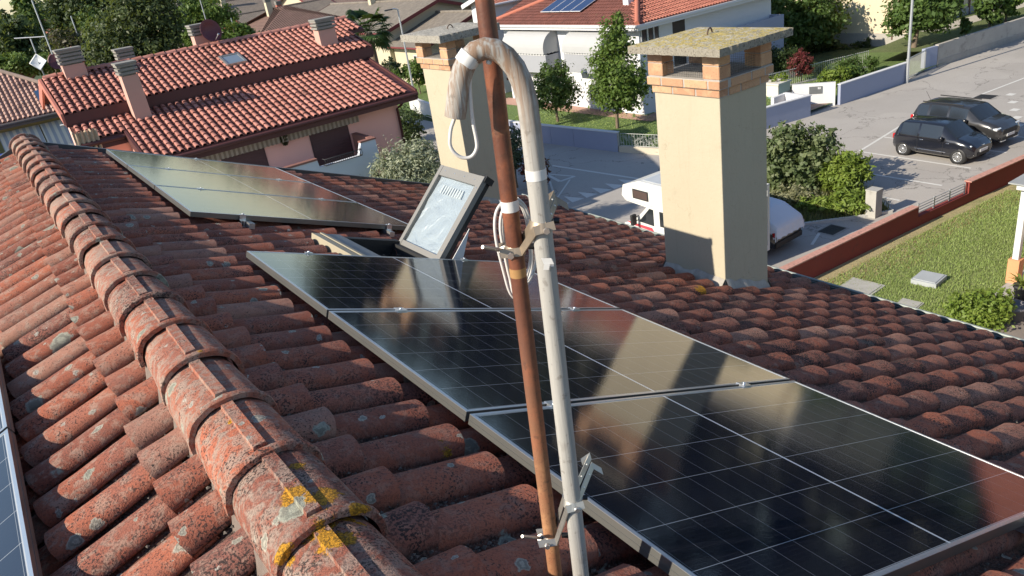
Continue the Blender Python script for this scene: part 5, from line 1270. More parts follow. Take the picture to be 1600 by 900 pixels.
for (pa, pb_, lab) in ((789, 862, 'l'), (882, 952, 'r')):
    ya = PX(pa, 95, XB).y; yb_ = PX(pb_-9, 95, XB).y; y0_, y1_ = min(ya, yb_), max(ya, yb_)
    zt2 = PX(pa, 84, XB).z; zb2 = zt2-1.0; za = PX((pa+pb_)/2, 83, XB).z
    mb = MB(); mb.box(XB, XB+.12, y0_, y1_, zb2, zt2); mb.box(XB+.121, X0-.003, y0_, y0_+.12, zb2, zt2); mb.box(XB+.121, X0-.003, y1_-.12, y1_, zb2, zt2); mb.box(XB, X0-.003, y0_, y1_, zb2-.12, zb2-.002); bal = mb.build('balcony', M('balcony_grey', (.29, .30, .33), .8, var=.05), wh_)
    mb = MB(); mb.box(XB-.03, XB+.15, y0_-.03, y1_+.03, zt2+.002, zt2+.05); mb.build('coping', WCAP, bal)
    mb = MB(); mb.box(XB+.121, X0-.004, y0_+.2, y1_-.2, zb2+.01, zb2+.03); mb.build('floor', CONC, bal)
    # barrel awning
    zt3 = ZEv-.42; zb3 = zt2+.28; R_ = zt3-zb3; n = 10; vs = []; ww = X0-XB+.1
    for i in range(n+1):
        a = math.pi/2*i/n; x = X0-.02-ww*math.sin(a)**.9; z = zb3+R_*math.cos(a)**.9
        for y in (y0_+.02, y1_-.02): vs.append((x, y, z))
    mb = MB(); mb.add(vs, [(2*i, 2*i+2, 2*i+3, 2*i+1) for i in range(n)], False)
    for s_ in (0, 1):
        side = [vs[2*i+s_] for i in range(n+1)]; c0 = (X0-.02, side[0][1], zb3)
        for i in range(n): mb.add([side[i], side[i+1], c0], [(0, 1, 2)])
    aw = mb.build('awning', AWW, wh_)
    m_ = 30; xv = X0-.02-ww; mb = MB(); vs = [(xv-.004, y0_+(y1_-y0_)*i/m_, zb3+.02) for i in range(m_+1)]+[(xv-.006, y0_+(y1_-y0_)*i/m_, zb3-.16-.05*(i % 2)) for i in range(m_+1)]
    mb.add(vs, [(i, i+1, m_+2+i, m_+1+i) for i in range(m_)]); vs = [(xv+(ww)*i/8, y0_+.015, zb3+.01) for i in range(9)]+[(xv+ww*i/8, y0_+.014, zb3-.15-.05*(i % 2)) for i in range(9)]; mb.add(vs, [(i, i+1, 10+i, 9+i) for i in range(8)]); mb.build('valance', AWW, aw)
    mb = MB(); mb.box(X0-.012, X0-.003, y0_+.5, y1_-.4, zb2, zt3-.1); mb.build('balcony_door', DGLASS, wh_)
# side windows (facing the camera's right)
NY = (0, -1, 0)
for (px, py, w, h) in ((1006, 55, .55, 1.35), (1016, 52, .55, 1.35), (1025, 49, .5, 1.3)):
    q = PY(px, py, Y0-.0); window(wh_, q, (1, 0, 0), (0, 0, 1), NY, w, h, GUTW, DGLASS, .07, False, mull=0)
q = PY(1061, 45, Y0); mb = MB(); mb.box(q.x-.55, q.x+.5, Y0-.012, Y0-.003, q.z-2.1, q.z+1.1); mb.build('dark_door', M('dark_door', (.03, .02, .018), .6), wh_)
# ground floor details
for (px, py, w, h) in ((927, 118, .7, .9),):
    q = PX(px, py+25, X0); window(wh_, q, (0, -1, 0), (0, 0, 1), (-1, 0, 0), w, h, GUTW, DGLASS, .06)
mb = MB(); q = PX(987, 175, X0); mb.tube([(X0-.06, q.y, .3), (X0-.06, q.y, ZEv-.4)], .05, 8); mb.build('downpipe', GUTW, wh_)
# right wing with door and parapet terrace
WGX = PY(1167, 40, 34.4).x
wg = thing('house_wing', 'white house wing with glazed door and walled terrace', 'house', (46, 34, 0))
mb = MB(); mb.box(44.1, WGX, 34.4, 44, 0, 5.3); mb.build('wall', WHP, wg)
slope_deck('roof', (43.6, 33.6, 5.4), (WGX+.5, 33.6, 5.4), (WGX+.5, 39, 7.1), (43.6, 39, 7.1), .12, WRT2, wg)
mb = MB(); mb.box(43.6, WGX+.5, 33.5, 33.59, 5.2, 5.42); mb.build('gutter', GUTW, wg)
q = PY(1135, 25, 34.4); window(wg, q, (1, 0, 0), (0, 0, 1), NY, 1.5, 2.0, GUTW, DGLASS, .1, False)
mb = MB(); a = PY(1150, 52, 33.0); b = PY(1222, 30, 33.0); mb.box(a.x-3, b.x+.05, 32.9, 33.05, a.z-2.2, a.z+.35); mb.box(b.x-.11, b.x+.04, 33.051, 34.39, a.z-2.2, a.z+.35); mb.build('terrace_parapet', WW, wg)
# brick path and plinth bits beside the white house
sheet('garden_path', [(30.6, 48), (32.15, 48), (32.15, 33.7), (44, 33.2), (44, 31.6), (31.2, 32.4)], .172, M('pink_brick_path', (.40, .235, .18), .9, var=.2, scale=6))
# stone planter
q = PZ(1213, 148, .16); pl = thing('stone_planter', 'square pale stone planter with small clipped shrubs on the lawn', 'planter', q)
mb = MB(); mb.prism([(q.x+a*.55, q.y+b*.55, q.z) for a, b in ((-1, -1), (1, -1), (1, 1), (-1, 1))], (0, 0, .7)); mb.box(q.x-.62, q.x+.62, q.y-.62, q.y+.62, q.z+.702, q.z+.8); mb.box(q.x-.6, q.x+.6, q.y-.6, q.y+.6, q.z-.01, q.z+.09); mb.build('trough', M('pale_stone', (.58, .55, .50), .85, var=.12), pl)
q = PZ(1218, 151.5, .16); mc = thing('green_manhole', 'flat turquoise square cover in the garden lawn', 'hatch', q); mb = MB(); mb.box(q.x-.45, q.x+.45, q.y-.45, q.y+.45, q.z, q.z+.03); mb.build('cover', M('turquoise_cover', (.14, .28, .27), .7), mc)
# ---------------- cream building at top right
CRM = M('cream_render', (.56, .48, .34), .88, var=.03)
cb = thing('cream_building', 'tall plain cream building behind the garden trees at top right', 'building', (56, 36, 0))
mb = MB(); mb.box(53.8, 72, 30.2, 75, 0, 7.0); mb.build('wall', CRM, cb)
mb = MB(); mb.box(53.2, 72.6, 29.6, 75.6, 7.01, 7.3); mb.build('roof', CONC, cb)
q = PX(1297, 45, 53.8); window(cb, q, (0, -1, 0), (0, 0, 1), (-1, 0, 0), 1.2, 1.9, M('brown_frame', (.10, .06, .045), .6), DGLASS, .1)
q = PY(1497, 12, 30.2); window(cb, q, (1, 0, 0), (0, 0, 1), NY, 1.3, 2.4, M('brown_frame', (.10, .06, .045), .6), DGLASS, .1)
mb = MB(); q = PX(1395, 60, 53.8); mb.tube([(53.7, q.y, .5), (53.7, q.y, 6.95)], .07, 8); mb.build('downpipe', M('copper_pipe', (.16, .10, .07), .5, .4), cb)
mb = MB(); q = PY(1512, 15, 30.2); mb.tube([(q.x, 30.1, .5), (q.x, 30.1, 6.95)], .07, 8); mb.build('downpipe', M('copper_pipe', (.16, .10, .07), .5, .4), cb)
mb = MB(); mb.box(53.68, 53.79, 30.1, 75, .0, .9); mb.box(53.68, 72, 30.08, 30.19, 0, 1.3); mb.build('plinth', M('plinth_grey', (.34, .32, .29), .9), cb)
# ---------------- generic distant houses
def gable(label, x0, x1, y0, y1, ez, axis, slope, wall, roofm, fas, oh=.6, hip=0.0, chim=(), name='house', wins=()):
    t_ = thing(name, label, 'house', ((x0+x1)/2, (y0+y1)/2, 0))
    mb = MB(); mb.box(x0, x1, y0, y1, 0, ez)
    a0, a1, b0_, b1_ = (x0, x1, y0, y1) if axis == 'y' else (y0, y1, x0, x1)   # a across, b along the ridge
    mid = (a0+a1)/2; rz = ez+slope*(mid-a0)
    P = (lambda a, b, z: (a, b, z)) if axis == 'y' else (lambda a, b, z: (b, a, z))
    if not hip: mb.prism([P(a0, b0_, ez), P(a1, b0_, ez), P(mid, b0_, rz)], Vector(P(0, b1_-b0_, 0)))
    mb.build('wall', wall, t_)
    e = ez-slope*oh; zr2 = rz+.12; h = hip*(mid-a0)
    for s_ in (0, 1):
        ao = a0-oh if s_ == 0 else a1+oh
        slope_deck('roof_slope', P(ao, b0_-oh, e+.12), P(ao, b1_+oh, e+.12), P(mid, b1_+oh-(h+oh*.9 if hip else 0), zr2), P(mid, b0_-oh+(h+oh*.9 if hip else 0), zr2), .12, roofm, t_)
    if hip:
        mb = MB(); mb.add([P(a0-oh, b0_-oh, e+.12), P(a1+oh, b0_-oh, e+.12), P(mid, b0_+h, zr2)], [(0, 1, 2)]); mb.add([P(a0-oh, b1_+oh, e+.12), P(a1+oh, b1_+oh, e+.12), P(mid, b1_-h, zr2)], [(0, 2, 1)]); mb.build('hip_ends', roofm, t_)
    else:
        for bb in (b0_-oh-.04, b1_+oh):
            for s_ in (0, 1):
                ao = a0-oh if s_ == 0 else a1+oh; mb = MB(); d = Vector(P(0, .04, 0)); q = [Vector(P(ao, bb, e-.16)), Vector(P(mid, bb, zr2-.26)), Vector(P(mid, bb, zr2+.04)), Vector(P(ao, bb, e+.16))]; mb.hexa([q[0], q[1], q[1]+d, q[0]+d, q[3], q[2], q[2]+d, q[3]+d]); mb.build('barge_board', fas, t_)
    mb = MB(); mb.tube([P(mid, b0_-oh+h, zr2+.02), P(mid, b1_+oh-h, zr2+.02)], .13, 6); mb.build('ridge_cap', roofm, t_)
    mb = MB()
    for s_ in (0, 1): ao = a0-oh-.05 if s_ == 0 else a1+oh+.05; mb.tube([P(ao, b0_-oh, e+.05), P(ao, b1_+oh, e+.05)], .09, 6)
    mb.build('gutter', fas, t_)
    for (cx, cy, ch) in chim: pbox_chimney(t_, cx, cy, rz-1.0, .6, .6, ch, wall, CAPC)
    for (cx, cy, cz, ax, w, h_) in wins:
        n_ = {'-x': ((0, -1, 0), (-1, 0, 0)), '-y': ((1, 0, 0), (0, -1, 0))}[ax]; window(t_, (cx, cy, cz), n_[0], (0, 0, 1), n_[1], w, h_, GUTW, DGLASS, .08)
    return t_
GREYT = tile_roof_mat('grey_brown_tiles', (.19, .165, .14), (.25, .22, .185), .25, 1, .38, .3); GREYTx = tile_roof_mat('grey_brown_tiles_x', (.20, .165, .14), (.26, .22, .18), .25, 0, .38, .3)
BRNT = tile_roof_mat('brown_tiles', (.17, .10, .08), (.21, .13, .105), .25, 1, .38, .25); BRNTx = tile_roof_mat('brown_tiles_x', (.17, .105, .085), (.22, .135, .11), .25, 0, .38, .25)
PINKT = tile_roof_mat('pinkish_tiles', (.30, .20, .165), (.24, .17, .14), .25, 0, .38, .3)
CRW = M('cream_wall_far', (.50, .44, .32), .9, var=.05); GRW = M('greygreen_wall', (.30, .29, .24), .9, var=.06); DRF = M('dark_red_barge', (.14, .025, .025), .7)
gable('cream house with long grey tiled roof and dark red verge behind the lamp', 32.4, 43.5, 66.5, 90, 4.75, 'y', .30, CRW, GREYT, DRF, .7, chim=((39, 72, 1.6), (37.6, 79, 1.8)), wins=((32.38, 70, 2.6, '-x', 1.2, 1.4),))
gable('low front wing with grey tiled roof and red gutter below the long roof', 32.8, 43.0, 60.3, 66.4, 3.6, 'y', .33, CRW, GREYT, DRF, .8, wins=((32.78, 62.2, 1.9, '-x', 1.2, 1.5),))
gable('brown hipped roof house with white chimney behind the pink ridge', 23, 36, 76, 92, 4.6, 'x', .36, CRW, BRNTx, DRF, .7, hip=.9, chim=((28.5, 84.5, 1.7),))
gable('dark grey gabled house with plain grey green end wall behind the dish', 17.5, 29, 84, 99, 4.4, 'y', .30, GRW, GREYT, M('black_barge', (.03, .03, .032), .7), .5, chim=((21, 90, 1.5), (25, 96, 1.6)))
gable('pale yellow house with grey roof and four chimneys in the far row', 24, 40, 112, 124, 6.0, 'x', .32, CRW, GREYTx, M('black_barge', (.03, .03, .032), .7), .5, chim=((27, 115, 1.6), (30, 116, 2.0), (33, 116, 2.0), (38, 117, 1.8)))
gable('wide house with pinkish brown roof and twin chimneys at top centre', 40, 68, 100, 116, 5.8, 'x', .33, CRW, PINKT, DRF, .6, chim=((45, 105, 2.2), (46.5, 105, 2.2), (57, 106, 2.0)))
gable('grey roofed house with red brick vents left of the brown hip', 30, 42, 96, 108, 4.8, 'x', .30, M('brick_red_wall', (.40, .12, .08), .9), GREYTx, DRF, .5, chim=((35, 100, 1.5),))
gable('bluish white house block behind the white house roof', 33.6, 47, 50.5, 53.5, 6.6, 'x', .28, WHP, WRT2, GUTW, .5, wins=((36.2, 50.48, 5.6, '-y', 1.6, 1.2), (43, 50.48, 5.6, '-y', 1.4, 1.2)))
gable('small orange roofed house between far trees at left', 12.5, 20, 150, 158, 6.5, 'y', .35, M('orange_wall', (.45, .20, .12), .9), WRT2, DRF, .5, chim=((16, 152, 1.4),))
gable('small pink gabled house beside the big tree', 15.5, 20.5, 112, 120, 7.2, 'y', .45, M('pale_pink_wall', (.62, .42, .36), .9), PINKT, GUTW, .5, wins=((18, 111.98, 6.2, '-y', .9, 1.2),))
gable('far pale house with brown roof on the horizon at left', 15, 27, 205, 216, 6.5, 'x', .3, CRW, BRNTx, DRF, .5)
# ---------------- neighbour's pergola at the right edge
PEW = M('pergola_white', (.56, .56, .56), .6, var=.04)
q = PZ(1583, 441, 0); pg_ = thing('pergola', 'white pergola post and beam with sun cloth at the right edge', 'pergola', (q.x, q.y, 0)); zt_ = vtop((q.x, q.y), 1592, 292)
mb = MB(); mb.box(q.x-.08, q.x+.08, q.y-.08, q.y+.08, .75, zt_); mb.build('post', PEW, pg_)
mb = MB(); mb.box(q.x-.3, q.x+4.5, q.y-.12, q.y+.12, zt_, zt_+.16); mb.box(q.x-.12, q.x+.12, q.y-5, q.y-.121, zt_, zt_+.16); mb.build('beam', PEW, pg_)
mb = MB(); mb.box(q.x-.4, q.x+4.5, q.y-5, q.y+.3, zt_+.165, zt_+.2); mb.build('roof_sheet', M('pergola_sheet', (.30, .31, .31), .5), pg_)
OW = M('orange_render', (.58, .27, .13), .88)
mb = MB(); mb.box(q.x-.15, q.x+.15, q.y-.15, q.y+.15, 0, .75); mb.build('base_pier', OW, pg_)
mb = MB(); n = 10; vs = []
for i in range(n+1):
    for j in range(6): vs.append((q.x+.25+.04*math.sin(i*1.1+j*.5), q.y-.12-2.6*i/n, zt_-.35-1.15*j/5-.10*math.sin(i/n*math.pi)))
mb.add(vs, [(i*6+j, i*6+j+1, (i+1)*6+j+1, (i+1)*6+j) for i in range(n) for j in range(5)], True); mb.build('sun_cloth', M('cream_cloth', (.60, .50, .38), .85), pg_)
oh = gable('orange rendered house beside the pergola beyond the right edge', 27.0, 36, -7, 8.5, 6.6, 'y', .33, OW, WRT2, DRF, .6, wins=((26.98, 5.0, 5.0, '-x', 1.2, 1.5), (26.98, 0.5, 5.0, '-x', 1.2, 1.5)))
mb = MB(); mb.box(q.x+.9, 26.95, q.y-5, q.y-.9, 0, 1.0); mb.build('terrace_wall', OW, pg_)
# ============================================================ vegetation
import numpy as np
def leaf_mat(name, c1, c2, c3=None, trans=.30):
    t = NT(name); at = t.n('ShaderNodeAttribute', attribute_name='tint').outputs['Fac']
    b = t.mix(at, c1, c2)
    b = t.mix(t.step(t.noise(1.1, 3), .40, .66, 0, .55), b, c3 or tuple(Vector(c1)*.7))
    t.col(b); t.rough(.55); t.b.inputs['Specular IOR Level'].default_value = .35
    tr = t.n('ShaderNodeBsdfTranslucent'); t.put(tr.inputs[0], t.mix(.5, b, (.30, .36, .06)))
    mx = t.n('ShaderNodeMixShader'); mx.inputs[0].default_value = trans; t.l(t.b.outputs[0], mx.inputs[1]); t.l(tr.outputs[0], mx.inputs[2]); t.l(mx.outputs[0], t.out.inputs[0]); return t.m
def leaves(name, blobs, n, size, mat, parent, seed=1, clump=26, fill=.35, droop=0.0, elong=1.5, cl_r=.16, gap=0.0):
    """leaf faces gathered in clumps through the ellipsoid blobs (x,y,z,rx,ry,rz)"""
    rg = np.random.default_rng(seed); bl = np.array(blobs, float); vol = (bl[:, 3]*bl[:, 4]*bl[:, 5])**.75; pr = vol/vol.sum()
    nc = max(6, n//clump); bi = rg.choice(len(bl), nc, p=pr); d = rg.normal(size=(nc, 3)); d /= np.linalg.norm(d, axis=1)[:, None]
    rad = np.where(rg.random(nc) < fill, rg.random(nc)**.5*.8, .80+.24*rg.random(nc)); rad *= 1+.09*rg.normal(size=nc); rad = np.where(rg.random(nc) < .10, 1.05+.22*rg.random(nc), rad)
    cc = bl[bi, :3]+d*rad[:, None]*bl[bi, 3:]
    cs = cl_r*(bl[bi, 3:].mean(1))*(.6+.9*rg.random(nc))
    k = np.repeat(np.arange(nc), clump); N = len(k)
    off = rg.normal(size=(N, 3))*cs[k][:, None]*np.array([1, 1, .75]); c = cc[k]+off
    if droop: c[:, 2] -= droop*np.abs(off[:, 0])
    out = d[k]*.7+rg.normal(size=(N, 3))*.65+np.array([0, 0, .45]); out /= np.linalg.norm(out, axis=1)[:, None]
    a = np.cross(out, rg.normal(size=(N, 3))); a /= np.linalg.norm(a, axis=1)[:, None]+1e-9; b = np.cross(out, a)
    s = size*(.45+1.0*rg.random(N)**1.3)[:, None]
    v = np.stack([c-a*s*elong*.5, c-b*s*.42+a*s*.05, c+a*s*elong*.5, c+b*s*.42+a*s*.05], 1).reshape(-1, 3)
    me = bpy.data.meshes.new(name); me.vertices.add(4*N); me.vertices.foreach_set('co', v.astype(np.float32).ravel())
    me.loops.add(4*N); me.loops.foreach_set('vertex_index', np.arange(4*N, dtype=np.int32)); me.polygons.add(N); me.polygons.foreach_set('loop_start', np.arange(0, 4*N, 4, dtype=np.int32))
    me.update(calc_edges=True); at = me.attributes.new('tint', 'FLOAT', 'POINT'); ct = rg.random(nc)
    at.data.foreach_set('value', np.repeat(np.clip(.6*ct[k]+.4*rg.random(N), 0, 1), 4).astype(np.float32))
    return mobj(name, me, mat, parent, True)
BARK = M('bark', (.16, .12, .085), .95, var=.35, scale=8, bump=.6, bscale=30, bdist=.02)
def tree(name, label, base, blobs, n, size, mat, cat='tree', group=None, trunk_r=.14, limbs=7, seed=1, trunk=True, bark=None, **kw):
    base = Vector(base); t_ = thing(name, label, cat, base, 0, group); rel = [(b[0]-base.x, b[1]-base.y, b[2]-base.z, *b[3:]) for b in blobs]
    rnd = random.Random(seed)
    if trunk:
        mb = MB(); c = Vector((0, 0, 0)); tot = sum(b[3]**2 for b in rel)
        for b in rel: c += Vector(b[:3])*(b[3]**2/tot)
        zlow = min(b[2]-b[5] for b in rel); split = Vector((c.x*.35, c.y*.35, max(.15, zlow+.15*(c.z-zlow))))
        mb.tube([(0, 0, -.05), split*.5+Vector((rnd.uniform(-.05, .05), 0, 0)), split], [trunk_r*1.25, trunk_r, trunk_r*.85], 8)
        for k in range(limbs):
            b = rel[k % len(rel)]; e = Vector(b[:3])+Vector((rnd.uniform(-1, 1)*b[3], rnd.uniform(-1, 1)*b[4], rnd.uniform(-.2, .8)*b[5]))*.75; m_ = split.lerp(e, .5)+Vector((rnd.uniform(-.1, .1), rnd.uniform(-.1, .1), .12*abs(e.z-split.z)))
            mb.tube([split*.92, m_, e], [trunk_r*.6, trunk_r*.35, trunk_r*.1], 6)
        mb.build('trunk', bark or BARK, t_, True)
    leaves('crown', rel, n, size, mat, t_, seed, **kw); return t_
def blobs_px(cx, cy, dist, spec):
    """spec: list of (dx_px, dy_px, r_px, rz_px); a crown surveyed at a horizontal distance"""
    out = []
    for (dx, dy, r, rz) in spec:
        p = AT(cx+dx, cy+dy, dist); k = (p-CAM).dot(FW)/FPX; out.append((p.x, p.y, p.z, r*k, r*k, rz*k))
    return out
L_DARK = leaf_mat('leaf_dark', (.030, .055, .018), (.065, .10, .030)); L_MID = leaf_mat('leaf_mid', (.050, .095, .020), (.105, .165, .040)); L_BRT = leaf_mat('leaf_bright', (.075, .135, .022), (.15, .22, .045)); L_LIME = leaf_mat('leaf_lime', (.12, .19, .025), (.22, .28, .05)); L_OLV = leaf_mat('leaf_olive', (.22, .25, .16), (.44, .46, .34)); L_RED = leaf_mat('leaf_maroon', (.10, .018, .022), (.20, .045, .05)); L_BRN = leaf_mat('leaf_bronze', (.045, .042, .022), (.08, .07, .035)); L_PALE = leaf_mat('leaf_greyblue', (.055, .085, .05), (.10, .13, .08))
def far_tree(label, cx, cy, dist, spec, n, size, mat, seed, group='trees beyond the houses', **kw):
    b = blobs_px(cx, cy, dist, spec); base = (b[0][0], b[0][1], 0)
    return tree('tree', label, base, b, int(n*1.7), size*.74, mat, 'tree', group, .22, 8, seed, **kw)
far_tree('big dense dark green tree towering behind the pink roof', 222, 48, 52, [(0, 0, 58, 62), (-38, 28, 42, 46), (32, 24, 46, 48), (8, -38, 40, 40), (-20, 58, 36, 30), (-58, 58, 26, 30)], 15000, .20, leaf_mat('leaf_big', (.020, .038, .014), (.125, .16, .055)), 11, clump=30, fill=.3, cl_r=.13)
far_tree('tall dark conifer mass left of the big tree', 118, 10, 128, [(0, 0, 40, 40), (30, -14, 38, 38), (-20, 18, 28, 28), (58, -6, 26, 34)], 8000, .48, L_DARK, 12, clump=24)
far_tree('slender tall tree at the top left corner before the sky', 42, 18, 85, [(0, 0, 16, 30), (6, 22, 20, 22), (-4, -18, 12, 16)], 2800, .32, L_MID, 13)
far_tree('rounded dark trees at the left edge', 18, 70, 66, [(0, 0, 30, 30), (26, 10, 26, 26), (-14, 26, 26, 24), (20, -18, 22, 22)], 5500, .28, L_DARK, 14)
far_tree('low mid green bushes above the olive house roof', 22, 100, 58, [(0, 0, 30, 14), (46, 0, 26, 12), (-30, 4, 24, 14), (78, -8, 18, 10)], 4200, .20, L_BRT, 15)
far_tree('bronze leaved bush below the aerials', 108, 72, 60, [(0, 0, 26, 22), (18, 14, 22, 18), (-12, 8, 16, 14)], 3600, .20, L_BRN, 16)
far_tree('light green tree above the small pink gable', 150, 40, 66, [(0, 0, 20, 22), (12, 16, 20, 20), (-10, 30, 14, 14)], 3200, .24, L_MID, 17)
far_tree('grey green round shrub behind the tall aerial', 75, 68, 62, [(0, 0, 11, 11), (5, 4, 8, 8)], 900, .16, L_PALE, 18)
far_tree('bright tree behind the street light at top', 300, 20, 76, [(0, 0, 24, 20), (24, 0, 26, 20), (-14, 12, 18, 16), (48, 8, 20, 16)], 4200, .28, L_BRT, 19)
far_tree('long green hedge trees at the top edge', 350, -4, 130, [(0, 0, 30, 12), (40, -6, 34, 12), (84, -8, 30, 12), (-36, 6, 24, 12)], 4000, .5, L_MID, 20)
far_tree('green bush right of the maroon dish', 372, 58, 50, [(0, 0, 22, 20), (-24, 6, 16, 16), (18, 8, 20, 16)], 3600, .18, L_BRT, 21)
far_tree('green bush left of the maroon dish', 304, 66, 50, [(0, 0, 14, 18), (-6, 10, 12, 12)], 1600, .18, L_BRT, 22)
far_tree('far hazy trees on the horizon at left', 72, 14, 240, [(0, 0, 20, 5), (26, -2, 18, 5), (-24, 6, 18, 6)], 1800, .9, L_DARK, 23)
far_tree('low trees at the far left horizon', 8, 36, 150, [(0, 0, 16, 14), (12, 10, 12, 12)], 1500, .6, L_DARK, 24)
far_tree('trees behind the far orange house', 92, 40, 175, [(0, 0, 20, 12), (14, 8, 14, 10), (-16, 6, 14, 10)], 2400, .6, L_DARK, 25)
# long belt of distant woodland all round
rg = np.random.default_rng(4); bl = []
for k in range(260):
    a = R(-60+220*k/260); d = 330+rg.random()*150; bl.append((math.sin(a)*d, math.cos(a)*d, 2.2, 9, 9, 4+rg.random()*4))
o = leaves('distant_woodland', bl, 22000, 2.6, L_DARK, None, 5, clump=20); tag(o, 'continuous dark belt of distant woodland on the horizon', 'woodland', kind='stuff')
# palm behind the pink house
pb = AT(575, 48, 43); pm = thing('palm_tree', 'fan palm with drooping leaves behind the pink roof corner', 'palm', (pb.x, pb.y, 0)); mb = MB(); mb.tube([(0, 0, 0), (.1, 0, pb.z*.5), (0, 0, pb.z-.1)], [.22, .17, .19], 10); mb.build('trunk', BARK, pm, True)
PALM = leaf_mat('palm_leaf', (.035, .075, .022), (.08, .13, .04)); rnd = random.Random(6)
for k in range(46):
    a = rnd.uniform(0, 6.28); el = rnd.uniform(-.75, 1.0); d = Vector((math.cos(a)*math.cos(el), math.sin(a)*math.cos(el), math.sin(el))); L = rnd.uniform(.75, 1.05); st = Vector((0, 0, pb.z)); c = st+d*L
    mb = MB(); mb.tube([st, st+d*L*.5+Vector((0, 0, .06)), c], .012, 4); sidev = d.cross(Vector((0, 0, 1))).normalized(); upv = sidev.cross(d)
    for j in range(15):
        f = (j-7)/7*1.5; e = (d*math.cos(f)+sidev*math.sin(f)).normalized()*rnd.uniform(.5, .7); w = (sidev*math.cos(f)-d*math.sin(f))*.06; tip = c+e-Vector((0, 0, .22*abs(e.length)+.10*rnd.random()))
        mb.add([c, c+e*.55+w, tip, c+e*.55-w], [(0, 1, 2, 3)])
    mb.build('frond', PALM, pm, True)
# white-house garden trees
def gbase(px, py, z=.16): return PZ(px, py, z)
b = gbase(965, 200); d_ = math.hypot(b.x, b.y); tree('garden_tree', 'upright bright green tree with slim trunk before the white house', b, blobs_px(965, 105, d_, [(0, 0, 36, 40), (4, 38, 36, 26), (-4, -40, 24, 30), (-2, -66, 12, 16), (24, 22, 24, 24), (-26, 32, 18, 22), (-22, -6, 18, 22), (16, 52, 16, 14)]), 13000, .135, L_BRT, 'tree', 'white house garden trees', .09, 8, 31, clump=22, fill=.4, cl_r=.18)
b = gbase(872, 190); d_ = math.hypot(b.x, b.y); tree('garden_tree', 'rounded dark green multi stem tree by the pale wall', b, blobs_px(866, 138, d_, [(0, 0, 28, 30), (-20, 8, 20, 26), (20, 4, 20, 26), (6, -28, 12, 16), (-10, -24, 14, 14), (14, -32, 8, 12)]), 9000, .11, L_MID, 'tree', 'white house garden trees', .08, 9, 32, clump=20, fill=.4)
b = PZ(1246, 86, 0); d_ = math.hypot(b.x, b.y); tree('garden_tree', 'large spreading tree in front of the cream building', (b.x, b.y, 0), blobs_px(1240, 24, d_, [(0, 0, 48, 40), (-44, 6, 32, 30), (40, 0, 40, 34), (10, 28, 44, 22), (-20, -30, 40, 26), (54, 30, 16, 12), (-30, 34, 24, 16)]), 12000, .21, L_MID, 'tree', 'trees at top right', .16, 10, 33, clump=20, fill=.35, cl_r=.15)
b = PZ(1428, 74, 1.0); d_ = math.hypot(b.x, b.y); tree('garden_tree', 'spreading verge tree with several stems behind the lamp', b, blobs_px(1436, 20, d_, [(0, 0, 38, 26), (-22, 10, 26, 22), (28, -2, 30, 26), (4, -24, 36, 22), (46, -14, 16, 16)]), 8000, .20, L_MID, 'tree', 'trees at top right', .15, 9, 34, clump=20, fill=.4)
b = PZ(1546, 43, 1.0); d_ = math.hypot(b.x, b.y); tree('garden_tree', 'narrow young tree on the grass verge at top right', b, blobs_px(1548, 12, d_, [(0, 0, 18, 18), (-6, -14, 16, 16), (8, 14, 11, 12)]), 2200, .20, L_MID, 'tree', 'trees at top right', .08, 5, 35)
b = PZ(1571, 34, 1.0); d_ = math.hypot(b.x, b.y); tree('garden_tree', 'small bright tree at the top right corner', b, blobs_px(1575, 6, d_, [(0, 0, 14, 16), (6, -8, 12, 12)]), 1500, .20, L_BRT, 'tree', 'trees at top right', .07, 4, 36)
b = PZ(1509, 57, 1.0); d_ = math.hypot(b.x, b.y); tree('shrub', 'slim upright shrub on the grass verge', b, blobs_px(1509, 40, d_, [(0, 0, 6, 12), (0, -8, 4, 7)]), 800, .16, L_MID, 'shrub', 'verge shrubs', .04, 3, 37)
# garden shrubs
def shrub(label, px, py, cx, cy, spec, n, size, mat, seed, z=.16, name='shrub', group='garden shrubs', **kw):
    b = PZ(px, py, z); d_ = math.hypot(b.x, b.y); return tree(name, label, b, blobs_px(cx, cy, d_, spec), n, size, mat, 'shrub', group, .04, 6, seed, **kw)
shrub('small maroon japanese maple on the garden lawn', 1252, 130, 1250, 100, [(0, 0, 14, 16), (-12, 8, 9, 8), (10, -8, 10, 10), (10, 8, 9, 8), (-2, -14, 9, 8)], 2600, .10, L_RED, 41, name='maple_tree')
shrub('big dark evergreen bush left of the maroon maple', 1215, 122, 1214, 98, [(0, 0, 20, 24), (14, -6, 16, 18), (-12, 6, 14, 18)], 3600, .10, L_DARK, 42)
shrub('low dark spreading shrub right of the maple', 1272, 116, 1272, 108, [(0, 0, 14, 9), (10, -4, 10, 8)], 1700, .09, L_DARK, 43)
shrub('clipped round green shrub behind the gate wall', 1328, 128, 1328, 106, [(0, 0, 20, 18), (8, 8, 16, 14), (-8, 4, 14, 14)], 3400, .10, L_MID, 44)
shrub('yellow green laurel hedge beside the angled gate wall', 1305, 138, 1303, 120, [(0, 0, 18, 11), (-10, 2, 12, 10), (12, -2, 12, 10)], 3000, .10, L_LIME, 45)
shrub('small upright shrub at the end of the gate wall', 1362, 112, 1362, 99, [(0, 0, 9, 13), (3, 4, 7, 8)], 1200, .10, L_MID, 46)
shrub('dark hedge row under the cream building', 1350, 74, 1335, 74, [(0, 0, 12, 5), (-26, -2, 16, 6), (-54, -4, 22, 10), (20, -4, 6, 9)], 2200, .16, L_DARK, 47, z=0)
